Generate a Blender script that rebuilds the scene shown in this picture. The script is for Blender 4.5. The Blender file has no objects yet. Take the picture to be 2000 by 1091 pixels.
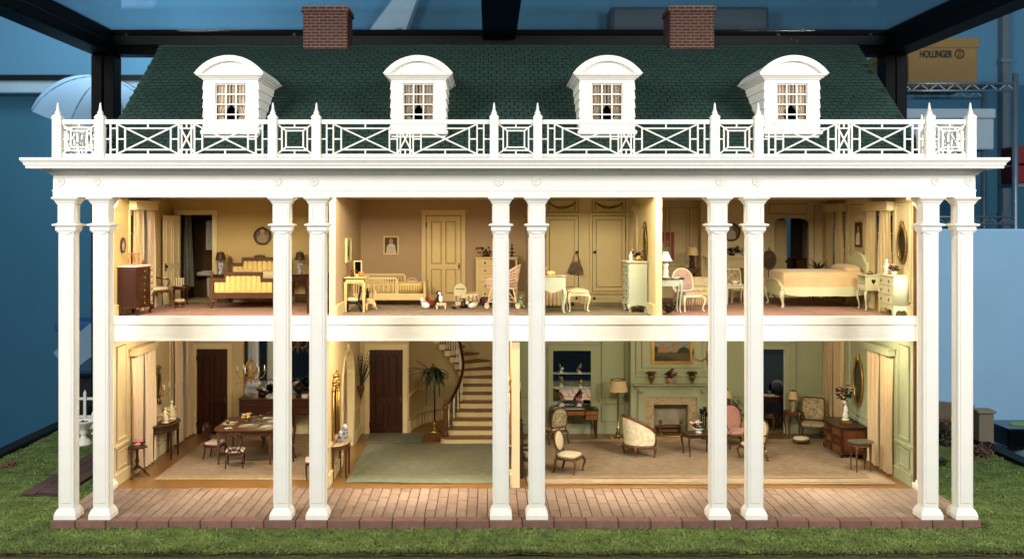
import bpy, math, random
from mathutils import Vector, Matrix
R = math.radians
PI = math.pi
rnd = random.Random(7)
sc = bpy.context.scene
col = sc.collection
sc.unit_settings.scale_length = 0.1      # one unit is a decimetre: a twelfth-scale dolls' house
# ---------------------------------------------------------------- camera
CAMD, CAMZ, FPX = 20.0, 5.86, 2000.0
cd = bpy.data.cameras.new('camera')
cam = bpy.data.objects.new('camera', cd); col.objects.link(cam)
cam.location = (0, -CAMD, CAMZ); cam.rotation_euler = (R(90), 0, 0)
cd.sensor_width = 36; cd.lens = 36
cd.shift_x = 45/2000; cd.shift_y = -115.5/2000
cd.clip_start = 0.5; cd.clip_end = 400
cd.dof.use_dof = True; cd.dof.focus_distance = 23.5; cd.dof.aperture_fstop = 0.52
sc.camera = cam
# ---------------------------------------------------------------- world and lights
wd = bpy.data.worlds.new('World'); sc.world = wd; wd.use_nodes = True
bg = wd.node_tree.nodes['Background']
bg.inputs[0].default_value = (0.42, 0.56, 0.75, 1); bg.inputs[1].default_value = 0.16
sc.view_settings.view_transform = 'Standard'; sc.view_settings.look = 'None'
sc.view_settings.exposure = 0.0; sc.view_settings.gamma = 1.0

def area(name, loc, aim, size, power, colr, sizey=None, spread=180):
    l = bpy.data.lights.new(name, 'AREA'); l.energy = power; l.color = colr
    l.size = size
    if sizey: l.shape = 'RECTANGLE'; l.size_y = sizey
    l.spread = R(spread)
    o = bpy.data.objects.new(name, l); col.objects.link(o); o.location = loc
    o.rotation_euler = (Vector(aim)-Vector(loc)).to_track_quat('-Z', 'Y').to_euler()
    return o
# two studio soft boxes standing high in front of the house
area('studio_softbox', (-15.5, -15, 13.6), (-3, 0, 5.5), 7, 5250, (1.0, 0.97, 0.93))
area('studio_softbox', (16.5, -15, 13.6), (4, 0, 5.5), 7, 5250, (1.0, 0.97, 0.93))
# unseen fill lights added to brighten the lab and its side walls
area('lab_fill', (-14, 19, 19), (-14, 24, 6), 5, 1500, (0.75, 0.9, 1.0))
area('lab_fill', (25, 3, 17), (17.5, 15, 1), 4, 620, (0.75, 0.9, 1.0))
area('lab_wall_fill', (20, 6, 20), (30, 6, 5), 4, 900, (0.75, 0.9, 1.0))
area('lab_wall_fill', (-19, 6, 20), (-30, 6, 5), 4, 900, (0.75, 0.9, 1.0))
area('study_fill', (7.7, 8.7, 3.38), (7.7, 10, 0), .4, 7, (0.9, 0.95, 1.0))  # unseen light added to brighten the study
# warm lamps under the porch ceiling and at the front of the ground floor ceilings
WARM = (1.0, 0.86, 0.62)
for lx, pw in ((-7.9, 84), (-5.6, 74), (-3.15, 84), (-1.3, 62), (0.6, 60), (2.3, 70), (3.95, 76), (6.4, 66), (8.95, 66)):
    area('porch_lamp', (lx, 1.25, 6.62), (lx, 4.8, 3.8), 0.35, pw*1.12, WARM, 0.25)
for lx, pw in ((-7.0, 46), (-4.9, 44), (-2.4, 56), (-0.3, 66), (2.4, 60), (5.4, 62), (8.2, 50)):
    area('room_lamp', (lx, 2.72, 3.36), (lx, 5.8, 1.1), 0.45, pw*1.12, WARM, 0.2)
for lx, pw in ((-5.7, 17), (-1.6, 30), (3.0, 30), (7.2, 24)):
    area('fascia_strip_lamp', (lx, 2.37, 3.2), (lx, 1.95, 0), 2.4, pw, (1.0, 0.88, 0.68), 0.08, 50)
for loc, aim, pw in (((-7.3,2.62,3.36),(-8.4,3.0,2.3),12), ((8.4,2.62,3.36),(9.5,3.0,2.3),12), ((-2.9,2.62,3.36),(-3.7,3.0,2.3),7), ((-7.2,1.9,6.6),(-8.5,2.9,5.3),26), ((8.3,1.9,6.6),(9.6,2.9,5.3),17), ((-2.6,1.9,6.6),(-3.6,2.8,5.3),17), ((3.0,1.9,6.6),(3.9,2.8,5.3),17)):
    area('wall_fill', loc, aim, 0.22, pw, WARM, 0.22)  # extra lights added to brighten the end walls and partitions

# ---------------------------------------------------------------- helpers
def S(y): return FPX/(CAMD+y)
def PX(px, y): return (px-955.0)/S(y)                 # photo column -> x of a thing standing at depth y
def PZ(py, y): return CAMZ+(430.0-py)/S(y)            # photo row -> height at depth y
def FY(py, z): return FPX*(CAMZ-z)/(py-430.0)-CAMD    # photo row of a foot on a floor -> depth

class MB:
    def __init__(s): s.v = []; s.f = []; s.s = []
    def add(s, vs, fs, sm=False):
        b = len(s.v); s.v += [tuple(p) for p in vs]
        s.f += [tuple(i+b for i in f) for f in fs]; s.s += [sm]*len(fs); return s
    def box(s, x0, x1, y0, y1, z0, z1):
        return s.add([(x0,y0,z0),(x1,y0,z0),(x1,y1,z0),(x0,y1,z0),(x0,y0,z1),(x1,y0,z1),(x1,y1,z1),(x0,y1,z1)],
                     [(0,3,2,1),(4,5,6,7),(0,1,5,4),(1,2,6,5),(2,3,7,6),(3,0,4,7)])
    def cbox(s, x0, x1, y0, y1, z0, z1, b=0.012):     # box with chamfered vertical and top edges
        b = min(b, (x1-x0)*.45, (y1-y0)*.45, (z1-z0)*.45)
        def ring(i, z): return [(x0+i+b,y0+i,z),(x1-i-b,y0+i,z),(x1-i,y0+i+b,z),(x1-i,y1-i-b,z),(x1-i-b,y1-i,z),(x0+i+b,y1-i,z),(x0+i,y1-i-b,z),(x0+i,y0+i+b,z)]
        vs = ring(b*.6, z0)+ring(0, z0+b)+ring(0, z1-b)+ring(b*.6, z1)
        fs = [tuple(range(7,-1,-1)), tuple(range(24,32))]
        for k in range(3):
            for i in range(8): fs.append((k*8+i, k*8+(i+1)%8, k*8+8+(i+1)%8, k*8+8+i))
        return s.add(vs, fs)
    def taper(s, cx, cy, w0, d0, z0, w1, d1, z1, dx=0, dy=0):
        a, b, c, d = w0/2, d0/2, w1/2, d1/2
        X, Y = cx+dx, cy+dy
        return s.add([(cx-a,cy-b,z0),(cx+a,cy-b,z0),(cx+a,cy+b,z0),(cx-a,cy+b,z0),(X-c,Y-d,z1),(X+c,Y-d,z1),(X+c,Y+d,z1),(X-c,Y+d,z1)],
                     [(0,3,2,1),(4,5,6,7),(0,1,5,4),(1,2,6,5),(2,3,7,6),(3,0,4,7)])
    def sqstack(s, cx, cy, prof):                     # square lathe: (half width, z) or (hw, hd, z)
        vs = []; fs = []
        for p in prof:
            a, b, z = (p[0], p[0], p[1]) if len(p) == 2 else p
            vs += [(cx-a,cy-b,z),(cx+a,cy-b,z),(cx+a,cy+b,z),(cx-a,cy+b,z)]
        n = len(prof)
        fs += [(3,2,1,0), tuple(4*(n-1)+i for i in range(4))]
        for k in range(n-1):
            for i in range(4): fs.append((4*k+i, 4*k+(i+1)%4, 4*k+4+(i+1)%4, 4*k+4+i))
        return s.add(vs, fs)
    def lathe(s, prof, c=(0,0), n=12, sx=1, sy=1, a0=0, a1=2*PI, sm=True, cap=True):
        full = abs(a1-a0-2*PI) < 1e-6
        m = n if full else n+1
        vs = []; fs = []
        for r, z in prof:
            for i in range(m):
                a = a0+(a1-a0)*i/n
                vs.append((c[0]+r*math.cos(a)*sx, c[1]+r*math.sin(a)*sy, z))
        for k in range(len(prof)-1):
            for i in range(n):
                j = (i+1) % m
                fs.append((k*m+i, k*m+j, (k+1)*m+j, (k+1)*m+i))
        s.add(vs, fs, sm)
        if cap:
            b = len(s.v)-len(vs)
            if prof[0][0] > 1e-4: s.f.append(tuple(b+i for i in range(m-1,-1,-1))); s.s.append(False)
            if prof[-1][0] > 1e-4: s.f.append(tuple(b+(len(prof)-1)*m+i for i in range(m))); s.s.append(False)
        if not full and cap:
            b = len(s.v)-len(vs); L = len(prof)
            s.f.append(tuple([b+k*m for k in range(L)]+[b+k*m+m-1 for k in range(L-1,-1,-1)])); s.s.append(False)
        return s
    def tube(s, pts, r, n=6, sm=True, sq=1.0, closed=False):
        P = [Vector(p) for p in pts]; N = len(P)
        rr = [r]*N if not hasattr(r, '__len__') else list(r)
        vs = []; fs = []; up = None
        for i in range(N):
            if closed: t = (P[(i+1)%N]-P[i-1]).normalized()
            else: t = (P[min(i+1,N-1)]-P[max(i-1,0)]).normalized()
            if up is None:
                up = Vector((0,0,1)) if abs(t.z) < .9 else Vector((0,1,0))
            u = t.cross(up)
            if u.length < 1e-5: u = t.cross(Vector((1,0,0)))
            u.normalize(); w = u.cross(t).normalized(); up = w
            off = PI/4 if n == 4 else 0
            for k in range(n):
                a = 2*PI*k/n+off
                vs.append(P[i]+u*(math.cos(a)*rr[i])+w*(math.sin(a)*rr[i]*sq))
        M = N if closed else N-1
        for i in range(M):
            j = (i+1) % N
            for k in range(n): fs.append((i*n+k, i*n+(k+1)%n, j*n+(k+1)%n, j*n+k))
        s.add(vs, fs, sm and n > 4)
        if not closed:
            b = len(s.v)-len(vs)
            s.f.append(tuple(b+k for k in range(n-1,-1,-1))); s.s.append(False)
            s.f.append(tuple(b+(N-1)*n+k for k in range(n))); s.s.append(False)
        return s
    def prism(s, poly, plane, a, b):                  # polygon (u,w) extruded along the third axis from a to b
        def P(u, w, t): return {'xz': (u,t,w), 'yz': (t,u,w), 'xy': (u,w,t)}[plane]
        n = len(poly)
        vs = [P(u,w,a) for u,w in poly]+[P(u,w,b) for u,w in poly]
        fs = [tuple(range(n)), tuple(range(2*n-1,n-1,-1))]
        for i in range(n): fs.append((i, n+i, n+(i+1)%n, (i+1)%n))
        return s.add(vs, fs)
    def pillow(s, c, size, e=0.35, nu=14, nv=8, e2=None):
        e2 = e2 or e
        f = lambda t, p: math.copysign(abs(t)**p, t)
        vs = []; fs = []
        for j in range(nv+1):
            v = -PI/2+PI*j/nv
            for i in range(nu):
                u = 2*PI*i/nu
                vs.append((c[0]+size[0]/2*f(math.cos(v),e2)*f(math.cos(u),e), c[1]+size[1]/2*f(math.cos(v),e2)*f(math.sin(u),e), c[2]+size[2]/2*f(math.sin(v),e2)))
        for j in range(nv):
            for i in range(nu): fs.append((j*nu+i, j*nu+(i+1)%nu, (j+1)*nu+(i+1)%nu, (j+1)*nu+i))
        return s.add(vs, fs, True)
    def ball(s, c, r, n=8, sz=1): return s.pillow(c, (2*r,2*r,2*r*sz), 1, n, max(4, n*2//3))
    def ring(s, c, rx, rz, t, d, y0, n=24, a0=0, a1=2*PI):   # flat oval ring in the xz plane, tube profile
        pts = [(c[0]+rx*math.cos(a0+(a1-a0)*i/n), y0, c[1]+rz*math.sin(a0+(a1-a0)*i/n)) for i in range(n)]
        return s.tube(pts, t, 6, sq=d/t, closed=True)
    def disc(s, c, rx, rz, y0, y1, n=24):
        return s.prism([(c[0]+rx*math.cos(2*PI*i/n), c[1]+rz*math.sin(2*PI*i/n)) for i in range(n)], 'xz', y0, y1)
    def grid(s, fn, nu, nv, sm=True, close=False):
        vs = [fn(i/nu, j/nv) for j in range(nv+1) for i in range(nu+1)]
        w = nu+1
        fs = [(j*w+i, j*w+i+1, (j+1)*w+i+1, (j+1)*w+i) for j in range(nv) for i in range(nu)]
        return s.add(vs, fs, sm)
    def frame(s, x0, x1, z0, z1, w, y0, y1, plane='xz'):   # rectangular frame of four butted bars
        bars = ((x0,x1,z1-w,z1),(x0,x1,z0,z0+w),(x0,x0+w,z0+w,z1-w),(x1-w,x1,z0+w,z1-w))
        for a, b, c, d in bars:
            if plane == 'xz': s.box(a, b, y0, y1, c, d)
            else: s.box(y0, y1, a, b, c, d)
        return s
    def move(s, M):
        s.v = [tuple(M @ Vector(p)) for p in s.v]; return s
    def mesh(s, name, m):
        me = bpy.data.meshes.new(name); me.from_pydata(s.v, [], s.f)
        me.polygons.foreach_set('use_smooth', s.s)
        if m: me.materials.append(m)
        me.update(); return me
    def build(s, name, m, parent=None):
        o = bpy.data.objects.new(name, s.mesh(name, m)); col.objects.link(o)
        if parent: o.parent = parent
        return o

def thing(name, label, cat, loc=(0,0,0), rz=0, group=None):
    o = bpy.data.objects.new(name, None); col.objects.link(o)
    o.location = loc; o.rotation_euler = (0,0,R(rz)); o.empty_display_size = .05
    o['label'] = label; o['category'] = cat
    if group: o['group'] = group
    return o
def tag(o, label, cat, group=None):
    o['label'] = label; o['category'] = cat
    if group: o['group'] = group
    return o
def struct(o): o['kind'] = 'structure'; return o
def stuff(o): o['kind'] = 'stuff'; return o
def inst(me, name, parent, loc=(0,0,0), rot=None, sca=None):
    o = bpy.data.objects.new(name, me); col.objects.link(o); o.location = loc
    if rot: o.rotation_euler = rot
    if sca: o.scale = sca
    if parent: o.parent = parent
    return o
def copy_tree(o, parent=None):
    c = o.copy(); col.objects.link(c); c.parent = parent
    for ch in list(o.children): copy_tree(ch, c)
    return c
def dup(o, label, loc, rz=0, group=None):
    c = copy_tree(o); c.location = loc; c.rotation_euler = (0,0,R(rz)); c['label'] = label
    if group: c['group'] = group
    return c

# ---------------------------------------------------------------- materials
def lin(c): return tuple((x/12.92 if x <= .04045 else ((x+.055)/1.055)**2.4) for x in c)
def mat(name, c, rough=.5, var=.12, vs=6.0, bump=0.0, bs=40.0, metal=0.0, rand=0.0, stretch=(1,1,1), srgb=True, c2=None, spec=.4, isl=False, sheen=0.0, detail=4):
    m = bpy.data.materials.new(name); m.use_nodes = True
    nt = m.node_tree; N = nt.nodes; L = nt.links
    b = N['Principled BSDF']
    a = lin(c) if srgb else c
    b.inputs['Roughness'].default_value = rough; b.inputs['Metallic'].default_value = metal
    b.inputs['Specular IOR Level'].default_value = spec
    if sheen: b.inputs['Sheen Weight'].default_value = sheen
    tc = N.new('ShaderNodeTexCoord'); mp = N.new('ShaderNodeMapping'); L.new(tc.outputs['Object'], mp.inputs[0])
    mp.inputs['Scale'].default_value = stretch
    no = N.new('ShaderNodeTexNoise'); no.inputs['Scale'].default_value = vs; no.inputs['Detail'].default_value = detail
    L.new(mp.outputs[0], no.inputs['Vector'])
    cr = N.new('ShaderNodeValToRGB'); L.new(no.outputs['Fac'], cr.inputs[0])
    cr.color_ramp.elements[0].position = .3; cr.color_ramp.elements[1].position = .7
    hi = lin(c2) if c2 and srgb else (c2 or tuple(min(1, x*(1+var)) for x in a))
    lo = a if c2 else tuple(x*(1-var) for x in a)
    cr.color_ramp.elements[0].color = (*lo, 1); cr.color_ramp.elements[1].color = (*hi, 1)
    out = cr.outputs[0]
    if rand:
        if isl: src = N.new('ShaderNodeNewGeometry').outputs['Random Per Island']
        else: src = N.new('ShaderNodeObjectInfo').outputs['Random']
        mr = N.new('ShaderNodeMapRange'); L.new(src, mr.inputs[0])
        mr.inputs[3].default_value = 1-rand; mr.inputs[4].default_value = 1+rand
        mx = N.new('ShaderNodeMix'); mx.data_type = 'RGBA'; mx.blend_type = 'MULTIPLY'; mx.inputs[0].default_value = 1
        L.new(out, mx.inputs[6]); L.new(mr.outputs[0], mx.inputs[7]); out = mx.outputs[2]
    L.new(out, b.inputs['Base Color'])
    if bump:
        n2 = N.new('ShaderNodeTexNoise'); n2.inputs['Scale'].default_value = bs; n2.inputs['Detail'].default_value = 3
        L.new(mp.outputs[0], n2.inputs['Vector'])
        bp = N.new('ShaderNodeBump'); bp.inputs['Strength'].default_value = bump; bp.inputs['Distance'].default_value = .02
        L.new(n2.outputs['Fac'], bp.inputs['Height']); L.new(bp.outputs[0], b.inputs['Normal'])
    return m
def glow_free_glass(name, tint=(1,1,1), refl=1.0, rough=0.02):      # thin pane: clear straight through, mirror by Fresnel
    m = bpy.data.materials.new(name); m.use_nodes = True
    nt = m.node_tree; N = nt.nodes; L = nt.links
    N.remove(N['Principled BSDF'])
    tr = N.new('ShaderNodeBsdfTransparent'); tr.inputs[0].default_value = (*tint, 1)
    gl = N.new('ShaderNodeBsdfGlossy'); gl.inputs['Roughness'].default_value = rough
    fr = N.new('ShaderNodeFresnel'); fr.inputs[0].default_value = 1.5
    mu = N.new('ShaderNodeMath'); mu.operation = 'MULTIPLY'; mu.inputs[1].default_value = refl; L.new(fr.outputs[0], mu.inputs[0])
    mx = N.new('ShaderNodeMixShader'); L.new(mu.outputs[0], mx.inputs[0]); L.new(tr.outputs[0], mx.inputs[1]); L.new(gl.outputs[0], mx.inputs[2])
    L.new(mx.outputs[0], N['Material Output'].inputs[0]); return m

M = {}
M['white'] = mat('white_paint', (.93,.92,.88), .45, .03, 3, .08, 30)
M['trim'] = mat('cream_trim', (.87,.80,.62), .5, .04, 4)
M['roof'] = mat('green_shingle', (.16,.26,.225), .8, .07, 5, .3, 60, rand=.09)
M['roof_stuff'] = mat('green_shingle_course', (.16,.26,.225), .8, .07, 5, .3, 60, rand=.09, isl=True)
M['brick'] = mat('red_brick', (.34,.20,.175), .85, .16, 14, .3, 50, rand=.16)
M['mortar'] = mat('mortar', (.56,.47,.42), .9, .08, 20)
M['paver'] = mat('clay_paver', (.50,.415,.355), .8, .18, 6, .4, 45, rand=.13)
M['paver_stuff'] = mat('clay_paver_more', (.53,.45,.385), .8, .12, 5, .35, 45, rand=.10, isl=True)
M['kerb'] = mat('clay_header', (.47,.345,.30), .8, .16, 7, .4, 40, rand=.12)
M['joint'] = mat('dark_joint', (.20,.15,.125), .95, .1, 8)
M['wood_floor'] = mat('oak_floor', (.49,.35,.185), .32, .16, 5, .0, 40, stretch=(1,9,1), rand=.10)
M['wall_yellow'] = mat('yellow_wall', (.76,.67,.45), .7, .04, 2)
M['wall_brown'] = mat('tan_wall', (.72,.625,.495), .75, .04, 2)
M['wall_cream'] = mat('cream_wall', (.80,.735,.56), .65, .04, 2)
M['wall_panel'] = mat('ivory_panel_wall', (.80,.74,.58), .65, .04, 2)
M['wall_dining'] = mat('dining_wall', (.80,.72,.56), .7, .04, 2)
M['wall_hall'] = mat('hall_wall', (.79,.71,.54), .7, .04, 2)
M['wall_green'] = mat('sage_wall', (.66,.685,.555), .6, .04, 2)
M['ceiling'] = mat('ceiling_paint', (.82,.76,.60), .8, .03, 2)
M['mahog'] = mat('mahogany', (.26,.14,.08), .28, .28, 5, .0, 30, stretch=(6,6,1))
M['darkwood'] = mat('dark_walnut', (.22,.125,.075), .3, .25, 6, stretch=(5,5,1))
M['walnut'] = mat('walnut', (.36,.235,.135), .38, .22, 6, stretch=(5,5,1))
M['doorwood'] = mat('door_mahogany', (.225,.105,.06), .32, .3, 4, stretch=(7,7,1))
M['gold'] = mat('gilt', (.72,.58,.32), .33, .2, 20, .3, 40, metal=.9)
M['oldgold'] = mat('old_gilt', (.50,.40,.21), .36, .3, 18, .4, 40, metal=.75)
M['brass'] = mat('brass', (.66,.53,.29), .25, .1, 10, metal=.9)
M['black'] = mat('black_metal', (.03,.03,.032), .4, .2, 6)
M['iron'] = mat('dark_iron', (.06,.055,.05), .45, .2, 8)
M['silver'] = mat('silver', (.85,.86,.86), .18, .05, 10, metal=1)
M['mirror'] = mat('mirror_glass', (.80,.82,.82), .03, .02, 2, metal=1)
M['oldmirror'] = mat('old_mirror', (.36,.36,.31), .12, .12, 3, metal=.85)
M['pane'] = glow_free_glass('window_glass')
M['caseglass'] = glow_free_glass('case_top_glass', (.97,.99,1.0), .5, .05)
M['cream_fab'] = mat('cream_upholstery', (.86,.80,.66), .85, .07, 10, .4, 60, sheen=.2)
M['brocade'] = mat('cream_brocade', (.79,.72,.55), .8, .0, 12, .5, 40, c2=(.92,.87,.74), sheen=.2)
M['tapestry'] = mat('needlework', (.80,.74,.60), .85, .0, 14, .4, 50, c2=(.50,.44,.32), sheen=.1)
M['pinkfab'] = mat('pink_upholstery', (.74,.55,.48), .85, .1, 10, .4, 60, sheen=.3)
M['palepink'] = mat('pale_pink_upholstery', (.84,.73,.67), .85, .07, 10, .4, 60, sheen=.3)
M['mauve'] = mat('mauve_tufting', (.72,.60,.55), .85, .08, 10, .4, 60)
M['tuft'] = mat('gold_silk', (.93,.82,.50), .5, .06, 8, .2, 50, sheen=.3)
M['bedcover'] = mat('peach_coverlet', (.82,.71,.52), .6, .06, 3, .25, 20, sheen=.3)
M['curtain_pink'] = mat('blush_silk', (.86,.76,.64), .6, .07, 4, .2, 40, stretch=(6,6,1), sheen=.2)
M['curtain_gold'] = mat('straw_silk', (.80,.70,.54), .6, .08, 4, .2, 40, stretch=(6,6,1), sheen=.2)
M['curtain_ivory'] = mat('ivory_silk', (.80,.72,.54), .6, .06, 4, .2, 40, stretch=(6,6,1))
M['sheer'] = mat('tan_net', (.90,.84,.75), .8, .1, 10, .2, 40, stretch=(5,5,1))
M['rug_pink'] = mat('rose_carpet', (.63,.49,.43), .95, .15, 7, .8, 50, detail=9)
M['rug_grey'] = mat('grey_flecked_carpet', (.47,.43,.38), .95, .0, 9, .6, 70, c2=(.66,.56,.48))
M['rug_drab'] = mat('drab_carpet', (.50,.46,.37), .95, .08, 5, .6, 70)
M['rug_beige'] = mat('beige_wool', (.60,.515,.41), .95, .17, 5, .9, 40, detail=9)
M['rug_sage'] = mat('sage_wool', (.455,.46,.375), .95, .14, 6, .9, 40, detail=9)
M['fringe'] = mat('ivory_fringe', (.82,.70,.45), .9, .2, 20)
M['paleblue'] = mat('duck_egg_paint', (.71,.745,.665), .42, .04, 3)
M['ivory'] = mat('ivory_paint', (.88,.85,.70), .42, .04, 3)
M['nursery'] = mat('nursery_cream_paint', (.90,.81,.58), .45, .03, 3)
M['china'] = mat('white_china', (.90,.89,.86), .15, .04, 6)
M['bluechina'] = mat('blue_white_china', (.88,.88,.90), .15, .0, 16, c2=(.10,.13,.42))
M['lampshade'] = mat('parchment_shade', (.84,.74,.56), .7, .05, 6)
M['darkshade'] = mat('dark_shade', (.24,.14,.05), .5, .3, 6)
M['leaf'] = mat('dark_leaf', (.10,.165,.085), .5, .3, 8, rand=.3)
M['flower'] = mat('pink_petal', (.86,.56,.62), .6, .25, 9, rand=.2)
M['dryflower'] = mat('dried_petal', (.45,.30,.25), .8, .3, 9, rand=.25)
M['yellowfl'] = mat('yellow_petal', (.84,.72,.36), .6, .2, 9)
M['wicker'] = mat('pink_wicker', (.90,.79,.69), .6, .08, 20)
M['lab_blue'] = mat('lab_wall_blue', (.35,.56,.68), .8, .05, .3)
M['lab_dark'] = mat('lab_wall_dark', (.235,.45,.545), .8, .06, .3)
M['card'] = mat('tan_cardboard', (.50,.40,.23), .85, .05, 2, .1, 20)
M['ink'] = mat('black_ink', (.05,.045,.04), .7, .05, 5)
M['steel'] = mat('zinc_steel', (.50,.56,.60), .35, .1, 5, metal=.7)
M['soil'] = mat('brown_soil', (.20,.16,.10), .95, .3, 6, .8, 30)
M['stone'] = mat('grey_stone', (.46,.43,.36), .85, .08, 4, .2, 30)
M['shade_line_tan'] = mat('painted_shade_tan', (.42,.34,.21), .6, .1, 6)  # darker tints standing in for shade beside the panel mouldings
M['shade_line_green'] = mat('painted_shade_green', (.36,.40,.28), .6, .1, 6)
M['dummy'] = mat('ivory_figurine', (.88,.82,.66), .4, .08, 12)
def marble():
    m = mat('veined_marble', (.74,.66,.52), .3, .0, 7, c2=(.47,.34,.22), detail=10)
    no = [n for n in m.node_tree.nodes if n.type == 'TEX_NOISE'][0]; no.inputs['Distortion'].default_value = 2.2
    cr = [n for n in m.node_tree.nodes if n.type == 'VALTORGB'][0]
    cr.color_ramp.elements[0].position = .52; cr.color_ramp.elements[1].position = .72
    return m
M['marble'] = marble()
# ================================================================ the setting: lab, case, lawn
LZ = -0.15
struct(MB().box(-42, 48, -30, 27, -11.2, -11).build('lab_floor', mat('lab_floor_vinyl', (.30,.33,.35), .5, .05, 1)))
struct(MB().box(-42, 48, 27, 27.3, -11, 12.05).build('lab_wall', M['lab_dark']))
struct(MB().box(-42, 48, 27.0, 27.3, 12.05, 24).build('upper_lab_wall', M['lab_blue']))
struct(MB().box(-30.3, -30, -34, 27, -11, 24).build('side_lab_wall', M['lab_blue']))
struct(MB().box(30, 30.3, -34, 27, -11, 24).build('far_side_lab_wall', M['lab_blue']))
struct(MB().box(-42, 48, 2, 27, 24, 24.3).build('lab_ceiling', mat('lab_ceiling_tile', (.45,.60,.70), .9, .04, 1)))
t = thing('wall_ledge', 'long pale ledge with a black rail along the blue lab wall', 'ledge', (-14, 26.7, 11.6))
MB().cbox(-14, 14, -.5, .28, 0, .55, .04).build('ledge_board', mat('ledge_paint', (.62,.74,.80), .6, .04, 1), t)
MB().box(-14, 14, -.62, .28, .56, .80).build('rail', M['black'], t)
struct(MB().box(-42, 48, -34.3, -34, -11, 24).build('front_lab_wall', mat('front_wall_grey', (.22,.25,.28), .8, .05, 1)))
t = thing('pale_reflection_block', 'pale block added high on the lab wall to stand for glass reflections', 'reflection', (-8, 26, 13.2))  # made-up pale shape in place of reflections in the top glass
MB().cbox(-6.5, 6.2, -.6, .9, 0, 1.1, .08).build('casing', mat('pale_reflection_paint', (.75,.85,.90), .5, .05, 1), t)  # long bar of the made-up pale reflection shape
for a in (-4, 0, 4): MB().cbox(a-.12, a+.12, -.68, .9, -.06, 1.16, .04).build('flange', M['steel'], t)
MB().taper(3.5, .1, 1.6, 1.2, 1.1, .7, .8, 3.5, 1.3).build('riser', bpy.data.materials['pale_reflection_paint'], t)
t = thing('dark_reflection_block', 'dark grey block added up the lab wall for the glass reflections', 'cabinet', (9, 26, 12.9))  # made-up dark shape, stands for the greyer reflections in the top glass
MB().cbox(-3.6, 3.4, -.6, .9, 0, 2.4, .06).build('body', mat('dark_reflection_grey', (.24,.31,.36), .5, .05, 2), t)
for a in (-3.5, -.05): MB().cbox(a+.05, a+3.35, -.66, -.61, .08, 2.3, .03).build('door', mat('mid_reflection_grey', (.33,.41,.46), .5, .05, 2) if a < -1 else bpy.data.materials['mid_reflection_grey'], t)  # lighter faces of the made-up dark reflection shape
# photo umbrella behind the case
t = thing('studio_umbrella', 'open white photo umbrella behind the glass case corner', 'umbrella', (PX(192,17.3), 17.3, PZ(232,17.3)))
UR = 2.35
for g in range(8):
    def gore(u, v, g=g):
        a = 2*PI*(g+u)/8; k = v
        sag = 1-.055*math.sin(PI*u)*k
        r = UR*math.sin(k*R(72))/math.sin(R(72))*sag
        z = 1.55*(math.cos(k*R(72))-math.cos(R(72)))/(1-math.cos(R(72)))
        p = Vector((r*math.cos(a), r*math.sin(a), z))
        return tuple(Matrix.Rotation(R(15), 4, 'Y') @ Matrix.Rotation(R(12), 4, 'X') @ p)
    MB().grid(gore, 8, 10).build('canopy_panel', mat('umbrella_white', (.60,.75,.86), .7, .03, 2) if g == 0 else bpy.data.materials['umbrella_white'], t)
for g in range(8):
    a = 2*PI*g/8; pts = []
    for q in range(9):
        v = q/8; r = UR*math.sin(v*R(72))/math.sin(R(72))-.01; z = 1.55*(math.cos(v*R(72))-math.cos(R(72)))/(1-math.cos(R(72)))+.012
        pts.append(Matrix.Rotation(R(15), 4, 'Y') @ Matrix.Rotation(R(12), 4, 'X') @ Vector((r*math.cos(a), r*math.sin(a), z)))
    MB().tube(pts, .022, 5).build('rib', M['steel'], t)
sh = MB(); sh.tube([(.0,.0,1.3),(-.1,.1,-1),(.5,.3,-13)], .07, 8).build('pole', M['steel'], t)
# things seen past the end columns by the umbrella
t = thing('lab_cart', 'white lab cart with a blue lid seen between the end columns', 'cart', (PX(150,16), 16, -6))
MB().cbox(-.4, 1.7, -.6, .9, 6.6, 8.0, .06).build('bin', mat('bin_plastic', (.62,.72,.78), .5, .04, 2), t)
MB().cbox(-.5, 1.8, -.7, 1.0, 8.02, 8.35, .06).build('lid', mat('blue_lid', (.10,.33,.58), .5, .05, 2), t)
MB().taper(.6, .1, 2.0, 1.5, 4.9, 2.1, 1.2, 6.4).build('drawer_box', M['black'], t)
for a in (-.2, 1.4): MB().box(a-.1, a+.1, -.2, .2, -5, 4.9).build('leg', M['steel'], t)
t = thing('foam_board', 'pale blue board leaning on the floor beyond the picket fence', 'board', (PX(158,14.5), 14.5, -5))
MB().box(-.3, 3, -.1, .1, 0, .9).move(Matrix.Translation((-.1,0,5.9)) @ Matrix.Rotation(R(-38), 4, 'Y')).build('panel', mat('foam_board_face', (.50,.62,.70), .7, .03, 2), t)
MB().box(.5, .7, -.05, .15, -6, 6.4).build('prop', M['iron'], t)
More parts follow.
